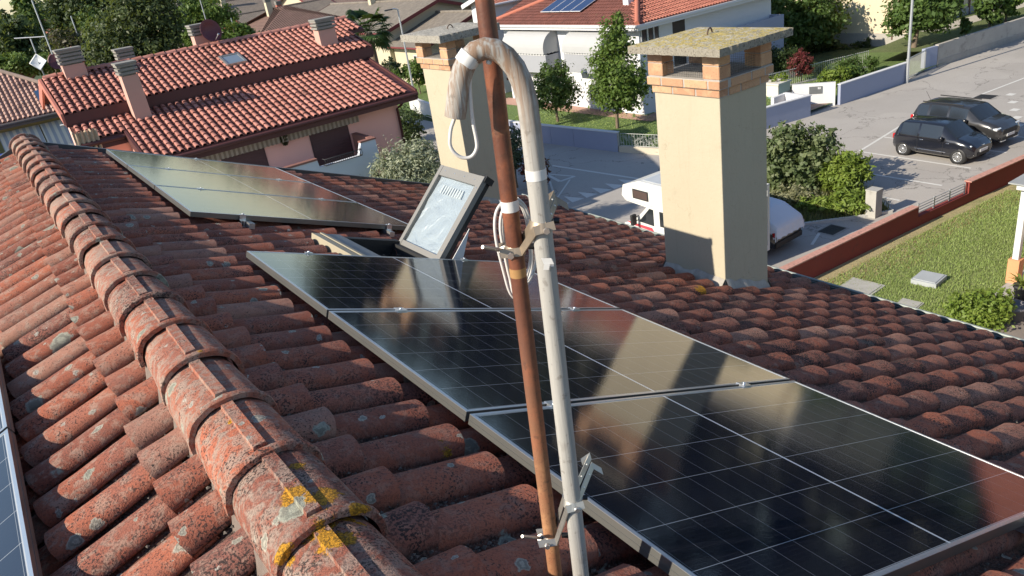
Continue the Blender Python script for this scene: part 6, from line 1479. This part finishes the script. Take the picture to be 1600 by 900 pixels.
q = PZ(1213, 148, .16); tree('potted_shrub', 'small clipped box shrub in the stone planter', (q.x, q.y, .96), [(q.x+.2, q.y-.2, 1.2, .35, .35, .25), (q.x-.25, q.y+.1, 1.12, .25, .25, .2)], 700, .07, L_LIME, 'shrub', 'garden shrubs', .03, 3, 48)
# parking island bushes
b = Vector((25.9, 18.7, .07)); tree('island_bush', 'tall broad leaved bush on the parking island', b, blobs_px(1248, 252, math.hypot(b.x, b.y), [(0, 0, 42, 42), (-34, -10, 30, 40), (26, -26, 30, 26), (-16, -40, 28, 22), (44, -10, 18, 24), (-30, 26, 26, 24), (10, 30, 30, 20)]), 6500, .17, leaf_mat('leaf_island', (.075, .115, .040), (.19, .22, .11)), 'bush', 'parking island bushes', .07, 10, 51, clump=16, fill=.4, elong=1.25)
b = Vector((26.3, 16.9, .07)); tree('island_bush', 'bright lime green bush beside the broad leaved bush', b, blobs_px(1320, 272, math.hypot(b.x, b.y), [(0, 0, 28, 28), (18, -8, 20, 20), (-16, 4, 18, 24), (4, -22, 18, 14)]), 6500, .085, L_LIME, 'bush', 'parking island bushes', .05, 8, 52, clump=22, fill=.4, elong=2.4)
shrub('tangle of lime green weeds at the foot of the bushes', 1330, 330, 1328, 316, [(0, 0, 28, 15), (-32, 4, 20, 12), (26, 4, 16, 12), (-58, 2, 18, 10)], 4200, .08, L_LIME, 53, z=.07, group='island weeds', elong=2.6)
shrub('pale flowering weeds behind the covered car', 1235, 322, 1238, 305, [(0, 0, 20, 12), (-24, 2, 14, 12), (22, 4, 18, 12), (40, 6, 14, 10)], 3200, .07, leaf_mat('leaf_pale_weed', (.16, .17, .08), (.36, .35, .22)), 54, z=.07, group='island weeds', elong=2.2)
# tall grass on the island
rg = np.random.default_rng(8); mb = MB(); rnd = random.Random(9)
def in_poly(x, y, poly):
    c = False; n = len(poly); j = n-1
    for i in range(n):
        xi, yi = poly[i]; xj, yj = poly[j]
        if (yi > y) != (yj > y) and x < (xj-xi)*(y-yi)/(yj-yi)+xi: c = not c
        j = i
    return c
def blades(name, poly, n, h, mat, z, seed, w=.012, label=None):
    rnd = random.Random(seed); xs = [p[0] for p in poly]; ys = [p[1] for p in poly]; mb = MB(); mb.tint = []
    for i in range(n):
        x, y = rnd.uniform(min(xs), max(xs)), rnd.uniform(min(ys), max(ys))
        if not in_poly(x, y, poly): continue
        a = rnd.uniform(0, 6.28); hh = h*rnd.uniform(.4, 1.2); l = hh*rnd.uniform(.1, .6); b = rnd.uniform(0, 6.28); tn = rnd.random()
        mb.add([(x-math.cos(a)*w, y-math.sin(a)*w, z), (x+math.cos(a)*w, y+math.sin(a)*w, z), (x+math.cos(b)*l, y+math.sin(b)*l, z+hh)], [(0, 1, 2)]); mb.tint += [tn]*3
    o = mb.build(name, mat); tag(o, label, 'grass', kind='stuff'); return o
blades('tall_grass', isl, 9000, .42, leaf_mat('blade_dry', (.10, .13, .035), (.27, .23, .10)), .07, 3, .014, 'tall dry and green grass on the parking island')
LGR = leaf_mat('blade_lawn', (.19, .27, .07), (.35, .43, .15), (.22, .28, .09))
blades('lawn_blades', [(14, 13.3), (29.5, 12.4), (31, 9.3), (15.5, 8.9)], 60000, .07, LGR, .008, 5, .013, 'short green blades of the lawn below the red wall')
DRYB = leaf_mat('blade_straw', (.24, .17, .075), (.40, .31, .16))
blades('straw_grass', [(14, 13.5), (45, 11.2), (45, 9.8), (33, 11.3), (28, 11.6), (25, 12.0), (22, 11.5), (19, 12.1), (17, 11.3), (14, 12.2)], 15000, .07, DRYB, .01, 6, .013, 'dry straw coloured grass strip along the red wall')
blades('garden_blades', [(27.0, 28.4), (33.2, 26.4), (43, 26), (43, 31), (32.8, 32), (30.6, 44), (26.3, 40)], 26000, .07, LGR, .16, 7, .022, 'short green blades of the white house lawn')
# left side shrubs: silver olive, dark shrub, hedge, red shrub
b = AT(640, 262, 27.5); b = Vector((b.x, b.y, 0)); tree('olive_tree', 'silvery olive tree rising behind the far roof edge', b, blobs_px(638, 252, 27.5, [(0, 0, 36, 30), (-30, 8, 24, 24), (28, 2, 30, 26), (0, 26, 44, 18), (-46, 26, 14, 12), (24, -20, 14, 14), (0, 60, 50, 40)]), 16000, .055, L_OLV, 'tree', None, .10, 8, 61, clump=20, fill=.45, elong=3.2, cl_r=.2)
b = Vector((20.9, 44.3, 0)); tree('dark_shrub', 'dark green shrub beside the pink house wall', b, blobs_px(625, 190, math.hypot(b.x, b.y), [(0, 0, 28, 26), (-14, 10, 20, 24), (18, 4, 18, 20), (2, 24, 24, 18), (30, 14, 10, 12)]), 7000, .10, L_DARK, 'shrub', None, .08, 8, 62, clump=18, fill=.4)
b = AT(652, 118, 66); tree('hedge', 'clipped green hedge bush in front of the low cream wing', (b.x, b.y, 0), blobs_px(652, 112, 66, [(0, 0, 22, 16), (-28, 0, 16, 14), (14, 4, 16, 14)]), 3600, .17, L_BRT, 'hedge', None, .06, 5, 63)
b = AT(600, 112, 58); tree('shrub', 'small pale shrub behind the pink roof verge', (b.x, b.y, 0), blobs_px(607, 100, 60, [(0, 0, 10, 8), (8, 4, 8, 6)]), 700, .14, L_PALE, 'shrub', None, .04, 4, 64)
b = PZ(842, 298, 0); tree('red_shrub', 'red leaved photinia shrub seen between the two poles', b, blobs_px(838, 262, math.hypot(b.x, b.y), [(0, 0, 18, 18), (-10, 8, 14, 16), (4, 20, 16, 12)]), 3200, .10, L_RED, 'shrub', None, .05, 6, 65)
b = AT(800, 235, 36); tree('dark_shrub', 'dark shrub behind the poles at the road corner', (b.x, b.y, 0), blobs_px(805, 225, 36, [(0, 0, 16, 26), (-4, 24, 14, 18)]), 2600, .10, L_PALE, 'shrub', None, .05, 5, 66)
b = PZ(1525, 505, .03); tree('clipped_hedge', 'yellow green clipped hedge at the edge of our gutter', b, blobs_px(1528, 484, math.hypot(b.x, b.y), [(0, 0, 34, 24), (-30, 12, 22, 18), (28, -6, 24, 22), (-10, 16, 34, 18)]), 9000, .075, L_LIME, 'hedge', None, .05, 8, 67, clump=20, fill=.45)
# pots at the terrace
q = PZ(1582, 498, .03); pt_ = thing('plant_pot', 'round grey plant pot on the terrace behind the hedge', 'plant pot', q); mb = MB(); mb.lathe([(.0, .0), (.22, 0), (.30, .36), (.34, .36), (.34, .42), (.28, .42), (.27, .34), (0, .33)], 18, Matrix.Translation(q)); mb.build('pot', M('grey_pot', (.16, .15, .16), .7), pt_)
q2 = PZ(1594, 474, .03); t2 = thing('potted_plant', 'spiky yellow green plant in a tall dark pot by the pergola', 'potted plant', q2); mb = MB(); mb.lathe([(0, 0), (.16, 0), (.20, .5), (.23, .5), (.23, .56), (.18, .56), (0, .5)], 14, Matrix.Translation(q2)); mb.build('pot', M('black_pot', (.03, .03, .032), .6), t2)
mb = MB(); rnd = random.Random(3)
for k in range(70):
    a = rnd.uniform(0, 6.28); L = rnd.uniform(.3, .55); c = q2+Vector((0, 0, .54)); d = Vector((math.cos(a), math.sin(a), rnd.uniform(.3, 1.6))).normalized(); w = d.cross(Vector((0, 0, 1))).normalized()*.025; m_ = c+d*L*.6; e = c+d*L+Vector((0, 0, -.10))
    mb.add([c-w*.4, m_-w, e, m_+w, c+w*.4], [(0, 1, 2, 3, 4)])
mb.build('leaves', leaf_mat('leaf_spiky', (.20, .24, .05), (.38, .38, .14)), t2)
# hanging plant on the pink wall
q = PY(441, 212, YE+.55); t3 = thing('hanging_plant', 'dried plant hanging from the lamp on the pink wall', 'plant', q)
leaves('foliage', [(0, 0, .05, .16, .10, .3), (.02, 0, -.22, .12, .08, .14)], 420, .06, L_BRN, t3, 9, clump=10, elong=2.4)

# tall wood beyond the picture's top right; the near panels mirror it
rnd = random.Random(77); bl = []
for k in range(40):
    az_ = 27+k*1.55+rnd.uniform(-.6, .6); a = R(az_); fa = az_ < 46; d_ = rnd.uniform(195, 215) if fa else rnd.uniform(100, 122); h = rnd.uniform(34, 42) if fa else rnd.uniform(31, 40); x, y = math.sin(a)*d_, math.cos(a)*d_; r_ = rnd.uniform(4.2, 5.6)*(1.5 if fa else 1)
    bl += [(x, y, h*.52, r_, r_, h*.34), (x+1.5, y-1, h*.78, r_*.7, r_*.7, h*.24), (x-1.6, y+1, h*.3, r_*.9, r_*.9, h*.2)]
o = leaves('park_wood', bl, 80000, 1.0, leaf_mat('leaf_wood', (.012, .014, .009), (.022, .024, .014)), None, 99, clump=20, fill=.4); tag(o, 'tall dark park wood mirrored in the near solar panels', 'woodland', kind='stuff')
# ============================================================ vehicles
def paint(name, c, rough=.22, metal=.0, coat=1.0):
    t = NT(name); t.col(t.mix(t.noise(2, 3), tuple(Vector(c)*.9), tuple(Vector(c)*1.1))); t.rough(rough); t.b.inputs['Metallic'].default_value = metal; t.b.inputs['Coat Weight'].default_value = coat; t.b.inputs['Coat Roughness'].default_value = .04; return t.m
TYRE = M('tyre_rubber', (.018, .018, .019), .8); RIM = M('alloy_rim', (.62, .63, .64), .3, .85); RIMD = M('rim_dark', (.03, .03, .032), .5)
CGLASS = glassm('car_glass', (.018, .022, .027)); CHROME = M('chrome', (.7, .7, .72), .15, .95); HEADL = M('headlight_lens', (.72, .74, .76), .12, .3); TAIL = M('tail_lens', (.40, .012, .015), .15); BLKP = M('black_plastic', (.015, .015, .016), .55); PLATE = M('plate_white', (.75, .75, .74), .5)
def wheel(parent, x, y, r, w, spokes=12):
    sgn = 1 if y > 0 else -1; base = Matrix.Translation((x, y, r)) @ Matrix.Rotation(-sgn*math.pi/2, 4, 'X')   # local +z points outward
    mb = MB(); mb.lathe([(r*.66, -w/2), (r*.92, -w/2), (r, -w*.32), (r, w*.32), (r*.93, w/2), (r*.70, w/2), (r*.66, w*.38)], 26, base); ty = mb.build('wheel', TYRE, parent, True)
    mb = MB(); mb.lathe([(r*.69, w*.42), (r*.60, w*.44), (r*.585, w*.2), (0, w*.16)], 26, base); mb.build('rim_barrel', RIMD, ty, True)
    mb = MB(); mb.lathe([(r*.70, w*.38), (r*.70, w*.46), (r*.60, w*.46), (r*.60, w*.3)], 26, base); mb.lathe([(r*.19, w*.25), (r*.17, w*.46), (0, w*.48)], 14, base)
    for k in range(spokes):
        a = 2*math.pi*k/spokes; d = Vector((math.cos(a), math.sin(a), 0)); n_ = Vector((-d.y, d.x, 0)); mb.hexa([base @ (d*r*q+n_*s*r*(.045 if q < .3 else .06)+Vector((0, 0, z))) for z in (w*.30, w*.44) for q, s in ((.16, -1), (.61, -1), (.61, 1), (.16, 1))])
    mb.build('rim', RIM, ty, True)
def car(name, label, loc, rz, st, wb, wr, ww, track, body_mat, extras, group='parked cars'):
    """st: stations from rear to front (x, zbot, zbelt, ztop, wbot, wbelt, wtop, side_glass, top_glass) ; flags hold for the span to the next station"""
    t_ = thing(name, label, 'car', loc, rz, group)
    sec = []
    for (x, zb, zl, zt, w0, w1, w2, *_) in st:
        zm = zb+(zl-zb)*.45
        half = [(0, zb), (w0*.86, zb), (w0, zb+.10), (w1*1.005, zm), (w1, zb+(zl-zb)*.82), (w1*.975, zl), (w2+(w1*.975-w2)*.10, zl+(zt-zl)*.90), (w2*.86, zt-.004), (w2*.5, zt+.012), (0, zt+.018)]
        sec.append([Vector((x, y, z)) for y, z in half])
    nb = len(sec[0])
    def grid(side): return [[Vector((p.x, p.y*side, p.z)) for p in s] for s in sec]
    mb = MB(); panes = []
    for side in (1, -1):
        gdd = grid(side); vs = [p for s in gdd for p in s]; fs = []
        for i in range(len(st)-1):
            sg, tg = st[i][7], st[i][8]
            for j in range(nb-1):
                f = (i*nb+j, i*nb+j+1, (i+1)*nb+j+1, (i+1)*nb+j); f = f if side < 0 else f[::-1]
                if (j == 5 and sg): panes.append((side, i, j, 'side_window')); continue
                if (j >= 7 and tg) or (j == 6 and tg): panes.append((side, i, j, 'windscreen' if tg == 1 else 'rear_window')); continue
                fs.append(f)
        mb.add(vs, fs, True)
    # end caps
    for idx in (0, -1):
        s = sec[idx]; ring = s+[Vector((p.x, -p.y, p.z)) for p in s[::-1][1:-1]]; mb.add(ring, [tuple(range(len(ring))) if idx == 0 else tuple(range(len(ring)-1, -1, -1))])
    body = mb.build('body', body_mat, t_, True)
    for q in body.data.polygons: pass
    groups = {}
    for (side, i, j, nm) in panes: groups.setdefault((nm, side if nm == 'side_window' else 0, i), []).append((side, i, j))
    for (nm, s_, i0), lst in groups.items():
        m2 = MB()
        for (side, i, j) in lst:
            gdd = grid(side); q = [gdd[i][j], gdd[i][j+1], gdd[i+1][j+1], gdd[i+1][j]]
            if side > 0: q = q[::-1]
            m2.add(q, [(0, 1, 2, 3)], True)
        m2.build(nm, CGLASS, t_, True)
    for sx in (1, -1):
        for sy in (1, -1):
            m2 = MB(); x = sx*wb/2; m2.lathe([(0, -.16), (wr*1.16, -.16), (wr*1.16, .012), (wr*.9, .013), (0, .013)], 24, Matrix.Translation((x, sy*(track/2+ww/2-.022), wr*1.02)) @ Matrix.Rotation(-sy*math.pi/2, 4, 'X')); m2.build('wheel_arch', BLKP, t_, True)
            wheel(t_, x, sy*(track/2+.012), wr, ww)
    extras(t_); return t_
def ebox(p, name, mat, x0, x1, y0, y1, z0, z1, bevel=.02, parent=None):
    mb = MB(); mb.box(x0, x1, y0, y1, z0, z1); o = mb.build(name, mat, p, True)
    if bevel: b = o.modifiers.new('bevel', 'BEVEL'); b.width = bevel; b.segments = 2
    return o
def both(p, name, mat, x0, x1, y0, y1, z0, z1, bevel=.02):
    for s in (1, -1): ebox(p, name, mat, x0, x1, min(s*y0, s*y1), max(s*y0, s*y1), z0, z1, bevel)
# --- small black hatchback
BLK_P = paint('black_paint', (.010, .011, .016))
city = [(-1.76, .34, .62, .80, .58, .66, .50, 0, 0), (-1.70, .24, .78, .98, .72, .78, .60, 0, 2), (-1.50, .20, .90, 1.34, .78, .815, .60, 0, 2), (-1.36, .20, .93, 1.44, .79, .82, .60, 1, 0), (-.60, .20, .92, 1.485, .80, .825, .61, 0, 0), (-.52, .20, .92, 1.488, .80, .825, .61, 1, 0), (.28, .20, .90, 1.475, .80, .825, .60, 1, 0), (.42, .20, .89, 1.455, .80, .825, .59, 0, 1), (1.04, .20, .90, .985, .79, .815, .66, 0, 0), (1.40, .21, .85, .91, .78, .79, .62, 0, 0), (1.64, .24, .74, .80, .70, .72, .54, 0, 0), (1.77, .32, .58, .66, .56, .60, .44, 0, 0)]
def ex_city(t_):
    both(t_, 'headlight', HEADL, 1.42, 1.66, .44, .70, .66, .78, .04); ebox(t_, 'grille', BLKP, 1.70, 1.785, -.42, .42, .30, .48); ebox(t_, 'number_plate', PLATE, 1.765, 1.80, -.26, .26, .45, .56, .005); both(t_, 'fog_lamp', HEADL, 1.66, 1.74, .50, .60, .36, .44, .02)
    both(t_, 'wing_mirror', BLK_P, .42, .58, .83, 1.0, .92, 1.06, .04); both(t_, 'side_trim', CHROME, -.66, .70, .805, .829, .395, .42, .004); both(t_, 'door_handle', CHROME, -.46, -.30, .815, .838, .80, .83, .006); both(t_, 'tail_light', TAIL, -1.78, -1.66, .56, .72, .66, .88, .02)
    for xs in (-.56, .56): both(t_, 'door_seam', BLKP, xs-.006, xs+.006, .79, .832, .30, .90, 0)
    both(t_, 'window_trim', BLKP, -1.36, .62, .800, .812, .905, .925, 0); ebox(t_, 'bonnet_seam', BLKP, 1.02, 1.035, -.66, .66, .98, 1.003, 0); both(t_, 'wiper', BLKP, .96, 1.0, .05, .55, .99, 1.02, 0)
    ebox(t_, 'badge', CHROME, 1.745, 1.765, -.07, .07, .60, .72, .03); both(t_, 'indicator', CHROME, .68, .82, .80, .826, .78, .81, .004); ebox(t_, 'aerial', BLKP, -1.2, -1.17, -.01, .01, 1.48, 1.62, 0)
a = PZ(1411.7, 242); b = PZ(1496.7, 256); d = (b-a).normalized(); nrm_ = Vector((-d.y, d.x, 0)); ctr = (a+b)/2+nrm_*.0
ang = math.atan2(d.y, d.x)
# visible side is the car's right side (towards the camera): shift the centre by half the track
right_ = Vector((d.y, -d.x, 0)); side_sign = 1 if right_.dot(CAM-ctr) > 0 else -1
c_city = ctr-right_*side_sign*.72
car('city_car', 'small glossy black hatchback with silver wheels in the parking bay', (c_city.x, c_city.y, .014), ang, city, 2.42, .29, .19, 1.44, BLK_P, ex_city)
# --- grey compact suv
GRY_P = paint('grey_paint', (.05, .05, .052), .28, .5)
suv = [(-2.05, .42, .78, .92, .64, .74, .55, 0, 0), (-1.98, .30, .92, 1.10, .80, .84, .66, 0, 2), (-1.76, .26, 1.04, 1.52, .85, .875, .66, 0, 0), (-1.66, .26, 1.06, 1.57, .855, .88, .665, 1, 0), (-1.22, .25, 1.05, 1.62, .86, .885, .67, 0, 0), (-1.10, .25, 1.05, 1.63, .86, .885, .67, 1, 0), (-.30, .25, 1.03, 1.645, .86, .885, .675, 0, 0), (-.20, .25, 1.03, 1.645, .86, .885, .675, 1, 0), (.50, .25, 1.01, 1.60, .86, .885, .66, 1, 0), (.58, .25, 1.01, 1.58, .86, .885, .66, 0, 1), (1.15, .25, 1.04, 1.13, .855, .87, .74, 0, 0), (1.55, .26, .99, 1.07, .84, .85, .70, 0, 0), (1.85, .30, .88, .95, .78, .79, .60, 0, 0), (2.02, .40, .68, .76, .64, .68, .50, 0, 0)]
def ex_suv(t_):
    both(t_, 'headlight', HEADL, 1.68, 1.93, .48, .80, .78, .90, .04); ebox(t_, 'grille', BLKP, 1.93, 2.035, -.48, .48, .58, .80, .02); ebox(t_, 'lower_grille', BLKP, 1.96, 2.04, -.55, .55, .34, .48, .02); ebox(t_, 'number_plate', PLATE, 2.03, 2.06, -.26, .26, .48, .59, .005); both(t_, 'fog_lamp', HEADL, 1.90, 1.98, .56, .70, .46, .58, .02)
    both(t_, 'wing_mirror', GRY_P, .52, .70, .89, 1.09, 1.03, 1.19, .05); both(t_, 'roof_rail', BLKP, -1.6, .3, .60, .635, 1.64, 1.685, .01); both(t_, 'sill', BLKP, -.95, .95, .85, .885, .25, .38, .01); both(t_, 'tail_light', TAIL, -2.03, -1.86, .62, .82, .88, 1.06, .03); both(t_, 'door_handle', GRY_P, -.18, .0, .885, .905, .88, .92, .008); both(t_, 'door_handle', GRY_P, -1.05, -.9, .885, .905, .90, .94, .008)
    for xs in (-1.16, -.25, .72): both(t_, 'door_seam', BLKP, xs-.006, xs+.006, .85, .892, .38, 1.02, 0)
    both(t_, 'silver_trim', CHROME, -1.7, .6, .865, .88, 1.035, 1.055, 0); ebox(t_, 'bonnet_seam', BLKP, 1.13, 1.145, -.72, .72, 1.12, 1.15, 0); both(t_, 'skid_trim', CHROME, 1.95, 2.03, .25, .62, .30, .34, .005)
    mb = MB(); mb.tube([(-1.5, -.2, 1.62), (-1.75, -.2, 2.0)], .008, 5); mb.build('aerial', BLKP, t_, True)
c_suv = c_city+Vector((2.42, .32, 0)); car('suv', 'dark grey compact suv parked behind the black hatchback', (c_suv.x, c_suv.y, .014), ang-.03, suv, 2.52, .335, .215, 1.55, GRY_P, ex_suv)
# --- dark car with a white sheet over its rear window
DK_P = paint('dark_blue_paint', (.012, .013, .018))
hat = [(-1.95, .38, .70, .86, .62, .70, .56, 0, 0), (-1.88, .26, .84, 1.02, .76, .80, .64, 0, 2), (-1.30, .22, .92, 1.36, .82, .845, .62, 0, 0), (-1.15, .22, .93, 1.40, .82, .85, .62, 1, 0), (-.35, .22, .91, 1.44, .83, .855, .62, 0, 0), (-.27, .22, .91, 1.44, .83, .855, .62, 1, 0), (.50, .22, .90, 1.39, .83, .855, .60, 0, 1), (1.18, .22, .90, .98, .82, .84, .68, 0, 0), (1.65, .24, .82, .88, .80, .80, .62, 0, 0), (1.98, .34, .60, .66, .62, .66, .48, 0, 0)]
def ex_hat(t_):
    both(t_, 'tail_light', TAIL, -1.96, -1.78, .54, .78, .70, .88, .03); both(t_, 'headlight', HEADL, 1.68, 1.92, .45, .72, .66, .78, .04); ebox(t_, 'bumper', BLKP, -2.0, -1.9, -.72, .72, .32, .52, .03); both(t_, 'wing_mirror', DK_P, .5, .66, .86, 1.03, .94, 1.08, .04)
rear = PZ(1228, 395, 0); c_h = Vector((rear.x+.15, rear.y+2.0, .014)); rz_h = math.pi/2+.03
car('covered_car', 'dark car with rear hidden under a white sheet beside the motorhome', c_h, rz_h, hat, 2.5, .30, .20, 1.48, DK_P, ex_hat)
clo = thing('white_sheet', 'white cloth draped over the rear of the dark car', 'cloth', c_h, rz_h)
mb = MB(); n = 26; m_ = 22; vs = []
prof_ = [(-2.06, .66), (-2.03, .82), (-2.0, .98), (-1.93, 1.08), (-1.3, 1.40), (-1.1, 1.44), (-.4, 1.485), (.2, 1.475)]
def pz(f):
    k = f*(len(prof_)-1); i = min(int(k), len(prof_)-2); t = k-i; return prof_[i][0]+(prof_[i+1][0]-prof_[i][0])*t, prof_[i][1]+(prof_[i+1][1]-prof_[i][1])*t
for i in range(n+1):
    x, z = pz(i/n)
    for j in range(m_+1):
        s = j/m_*2-1; q_ = max(0, abs(s)-.84); y = math.copysign(min(abs(s), .84)*.88+q_*.25, s); zz = z+.015+.006*noise.noise(Vector((i*.5, j*.5, 3)))-q_*(2.3 if i > 6 else .5)*(1+.25*math.sin(i*1.9)); xx = x+(.025*math.sin(j*1.6)*(1 if i < 6 else 0))
        vs.append((xx, y+(.02*math.sin(i*1.7)*(q_ > .05)), zz))
mb.add(vs, [(i*(m_+1)+j, (i+1)*(m_+1)+j, (i+1)*(m_+1)+j+1, i*(m_+1)+j+1) for i in range(n) for j in range(m_)], True); mb.build('sheet', M('sheet_white', (.62, .64, .70), .8, var=.03), clo, True)
# --- motorhome
CW = M('camper_white', (.58, .58, .56), .35, var=.03); CSTR = M('camper_red', (.50, .05, .07), .4)
cp = thing('motorhome', 'white motorhome with overcab and red stripe parked behind the chimney', 'motorhome', (18.65, 17.1, .014), math.pi/2-.03)
def prof_ext(name, poly, y0, y1, mat, bevel=.05, parent=None):
    mb = MB(); mb.prism([(x, y0, z) for x, z in poly], (0, y1-y0, 0)); o = mb.build(name, mat, parent or cp, True)
    if bevel: b = o.modifiers.new('bevel', 'BEVEL'); b.width = bevel; b.segments = 3; b.limit_method = 'ANGLE'
    return o
W = 1.05
prof_ext('living_body', [(-1.85, .55), (-1.85, 2.75), (2.0, 2.78), (2.85, 2.50), (2.95, 2.10), (2.75, 1.93), (1.35, 1.86), (1.35, .45), (-1.85, .45)], -W, W, CW, .07)
prof_ext('cab', [(1.36, .42), (1.36, 1.88), (1.75, 1.88), (2.55, 1.12), (3.05, .98), (3.18, .72), (3.15, .42)], -.93, .93, CW, .06)
mb = MB(); mb.add([(1.80, -.75, 1.82), (1.80, .75, 1.82), (2.50, .82, 1.17), (2.50, -.82, 1.17)], [(0, 1, 2, 3)]); o = mb.build('windscreen', CGLASS, cp, True); o.location = (.03, 0, .03)
for s in (1, -1):
    y = s*(W+.002)
    def pane(nm, x0, x1, z0, z1, mat, yy=None, th=.012, bev=.02):
        yy = yy if yy is not None else y; a, b = (yy-.001*s, yy+th*s); ebox(cp, nm, mat, x0, x1, min(a, b), max(a, b), z0, z1, bev)
    pane('window_frame', 1.55, 2.35, 2.10, 2.45, BLKP); pane('window', 1.60, 2.30, 2.14, 2.41, M('acrylic_brown', (.08, .055, .05), .2), y+.013*s, .004, .01)
    pane('window_frame', .35, 1.05, 1.30, 1.85, BLKP); pane('window', .40, 1.0, 1.35, 1.80, CGLASS, y+.013*s, .004, .01); pane('window_frame', -1.2, -.1, 1.30, 1.85, BLKP); pane('window', -1.15, -.15, 1.35, 1.80, CGLASS, y+.013*s, .004, .01)
    mb = MB(); yy = s*.945; mb.prism([(1.42, yy, 1.18), (1.42, yy, 1.78), (1.66, yy, 1.80), (2.25, yy, 1.20)][::s], (0, .004*s, 0)); mb.build('cab_window', CGLASS, cp, True)
    for (x0, x1, z0, z1) in ((1.5, 2.9, .97, 1.09), (1.40, 2.4, .89, .95)):
        mb = MB(); mb.prism([(x0, yy, z0), (x1-.3, yy, z0+.02), (x1, yy, z1), (x0+.1, yy, z1)][::s], (0, .003*s, 0)); mb.build('stripe', CSTR, cp, True)
    for k in range(8): mb = MB(); x = 1.2-k*.16; mb.prism([(x, y, .84), (x+.10, y, .84), (x+.08, y, 1.03), (x-.02, y, 1.03)][::s], (0, .004*s, 0)); mb.build('stripe', CSTR, cp, True)
    ebox(cp, 'wing_mirror', BLKP, 2.22, 2.34, min(s*1.06, s*1.28), max(s*1.06, s*1.28), 1.12, 1.52, .03); mb = MB(); mb.tube([(2.28, s*.92, 1.25), (2.28, s*1.1, 1.25)], .02, 6); mb.tube([(2.28, s*.92, 1.4), (2.28, s*1.1, 1.4)], .02, 6); mb.build('mirror_arm', BLKP, cp, True)
    pane('door_handle', 1.36, 1.42, 1.0, 1.18, BLKP, s*.93, .02, .005); pane('body_line', -1.8, 1.3, 1.05, 1.07, M('camper_grey', (.4, .4, .4), .5), y, .004, 0); pane('overcab_line', 1.36, 2.8, 1.95, 1.98, M('camper_grey', (.4, .4, .4), .5), y, .004, 0)
    for x in (2.45, -.95):
        m2 = MB(); m2.lathe([(0, -.2), (.40, -.2), (.40, .012), (0, .013)], 22, Matrix.Translation((x, s*(.95 if x > 0 else W), .36)) @ Matrix.Rotation(-s*math.pi/2, 4, 'X')); m2.build('wheel_arch', BLKP, cp, True); wheel(cp, x, s*(.86 if x > 0 else .95), .33, .2, 6)
mb = MB(); mb.box(-1.75, 1.9, -W+.12, W-.12, 2.785, 2.80); mb.build('roof_skin', M('camper_roof', (.42, .45, .48), .5, var=.1), cp, True)
for (x, y) in ((.6, -.3), (.2, .35), (-1.1, 0)): ebox(cp, 'roof_hatch', M('hatch_beige', (.62, .55, .42), .5), x-.28, x+.28, y-.25, y+.25, 2.80, 2.88, .03)
ebox(cp, 'air_unit', BLKP, -.5, .1, -.6, -.2, 2.80, 2.95, .03)
mb = MB(); mb.tube([(2.85, -.85, .98), (3.0, -.9, 1.5), (3.1, -.92, 2.5)], .006, 5); mb.build('aerial', BLKP, cp, True)
# rear ladder
mb = MB()
for y in (-.85, -.5): mb.tube([(-1.93, y, .7), (-1.93, y, 2.6)], .02, 6)
for k in range(6): mb.tube([(-1.93, -.85, .8+k*.32), (-1.93, -.5, .8+k*.32)], .016, 6)
mb.build('ladder', GREYP, cp, True)
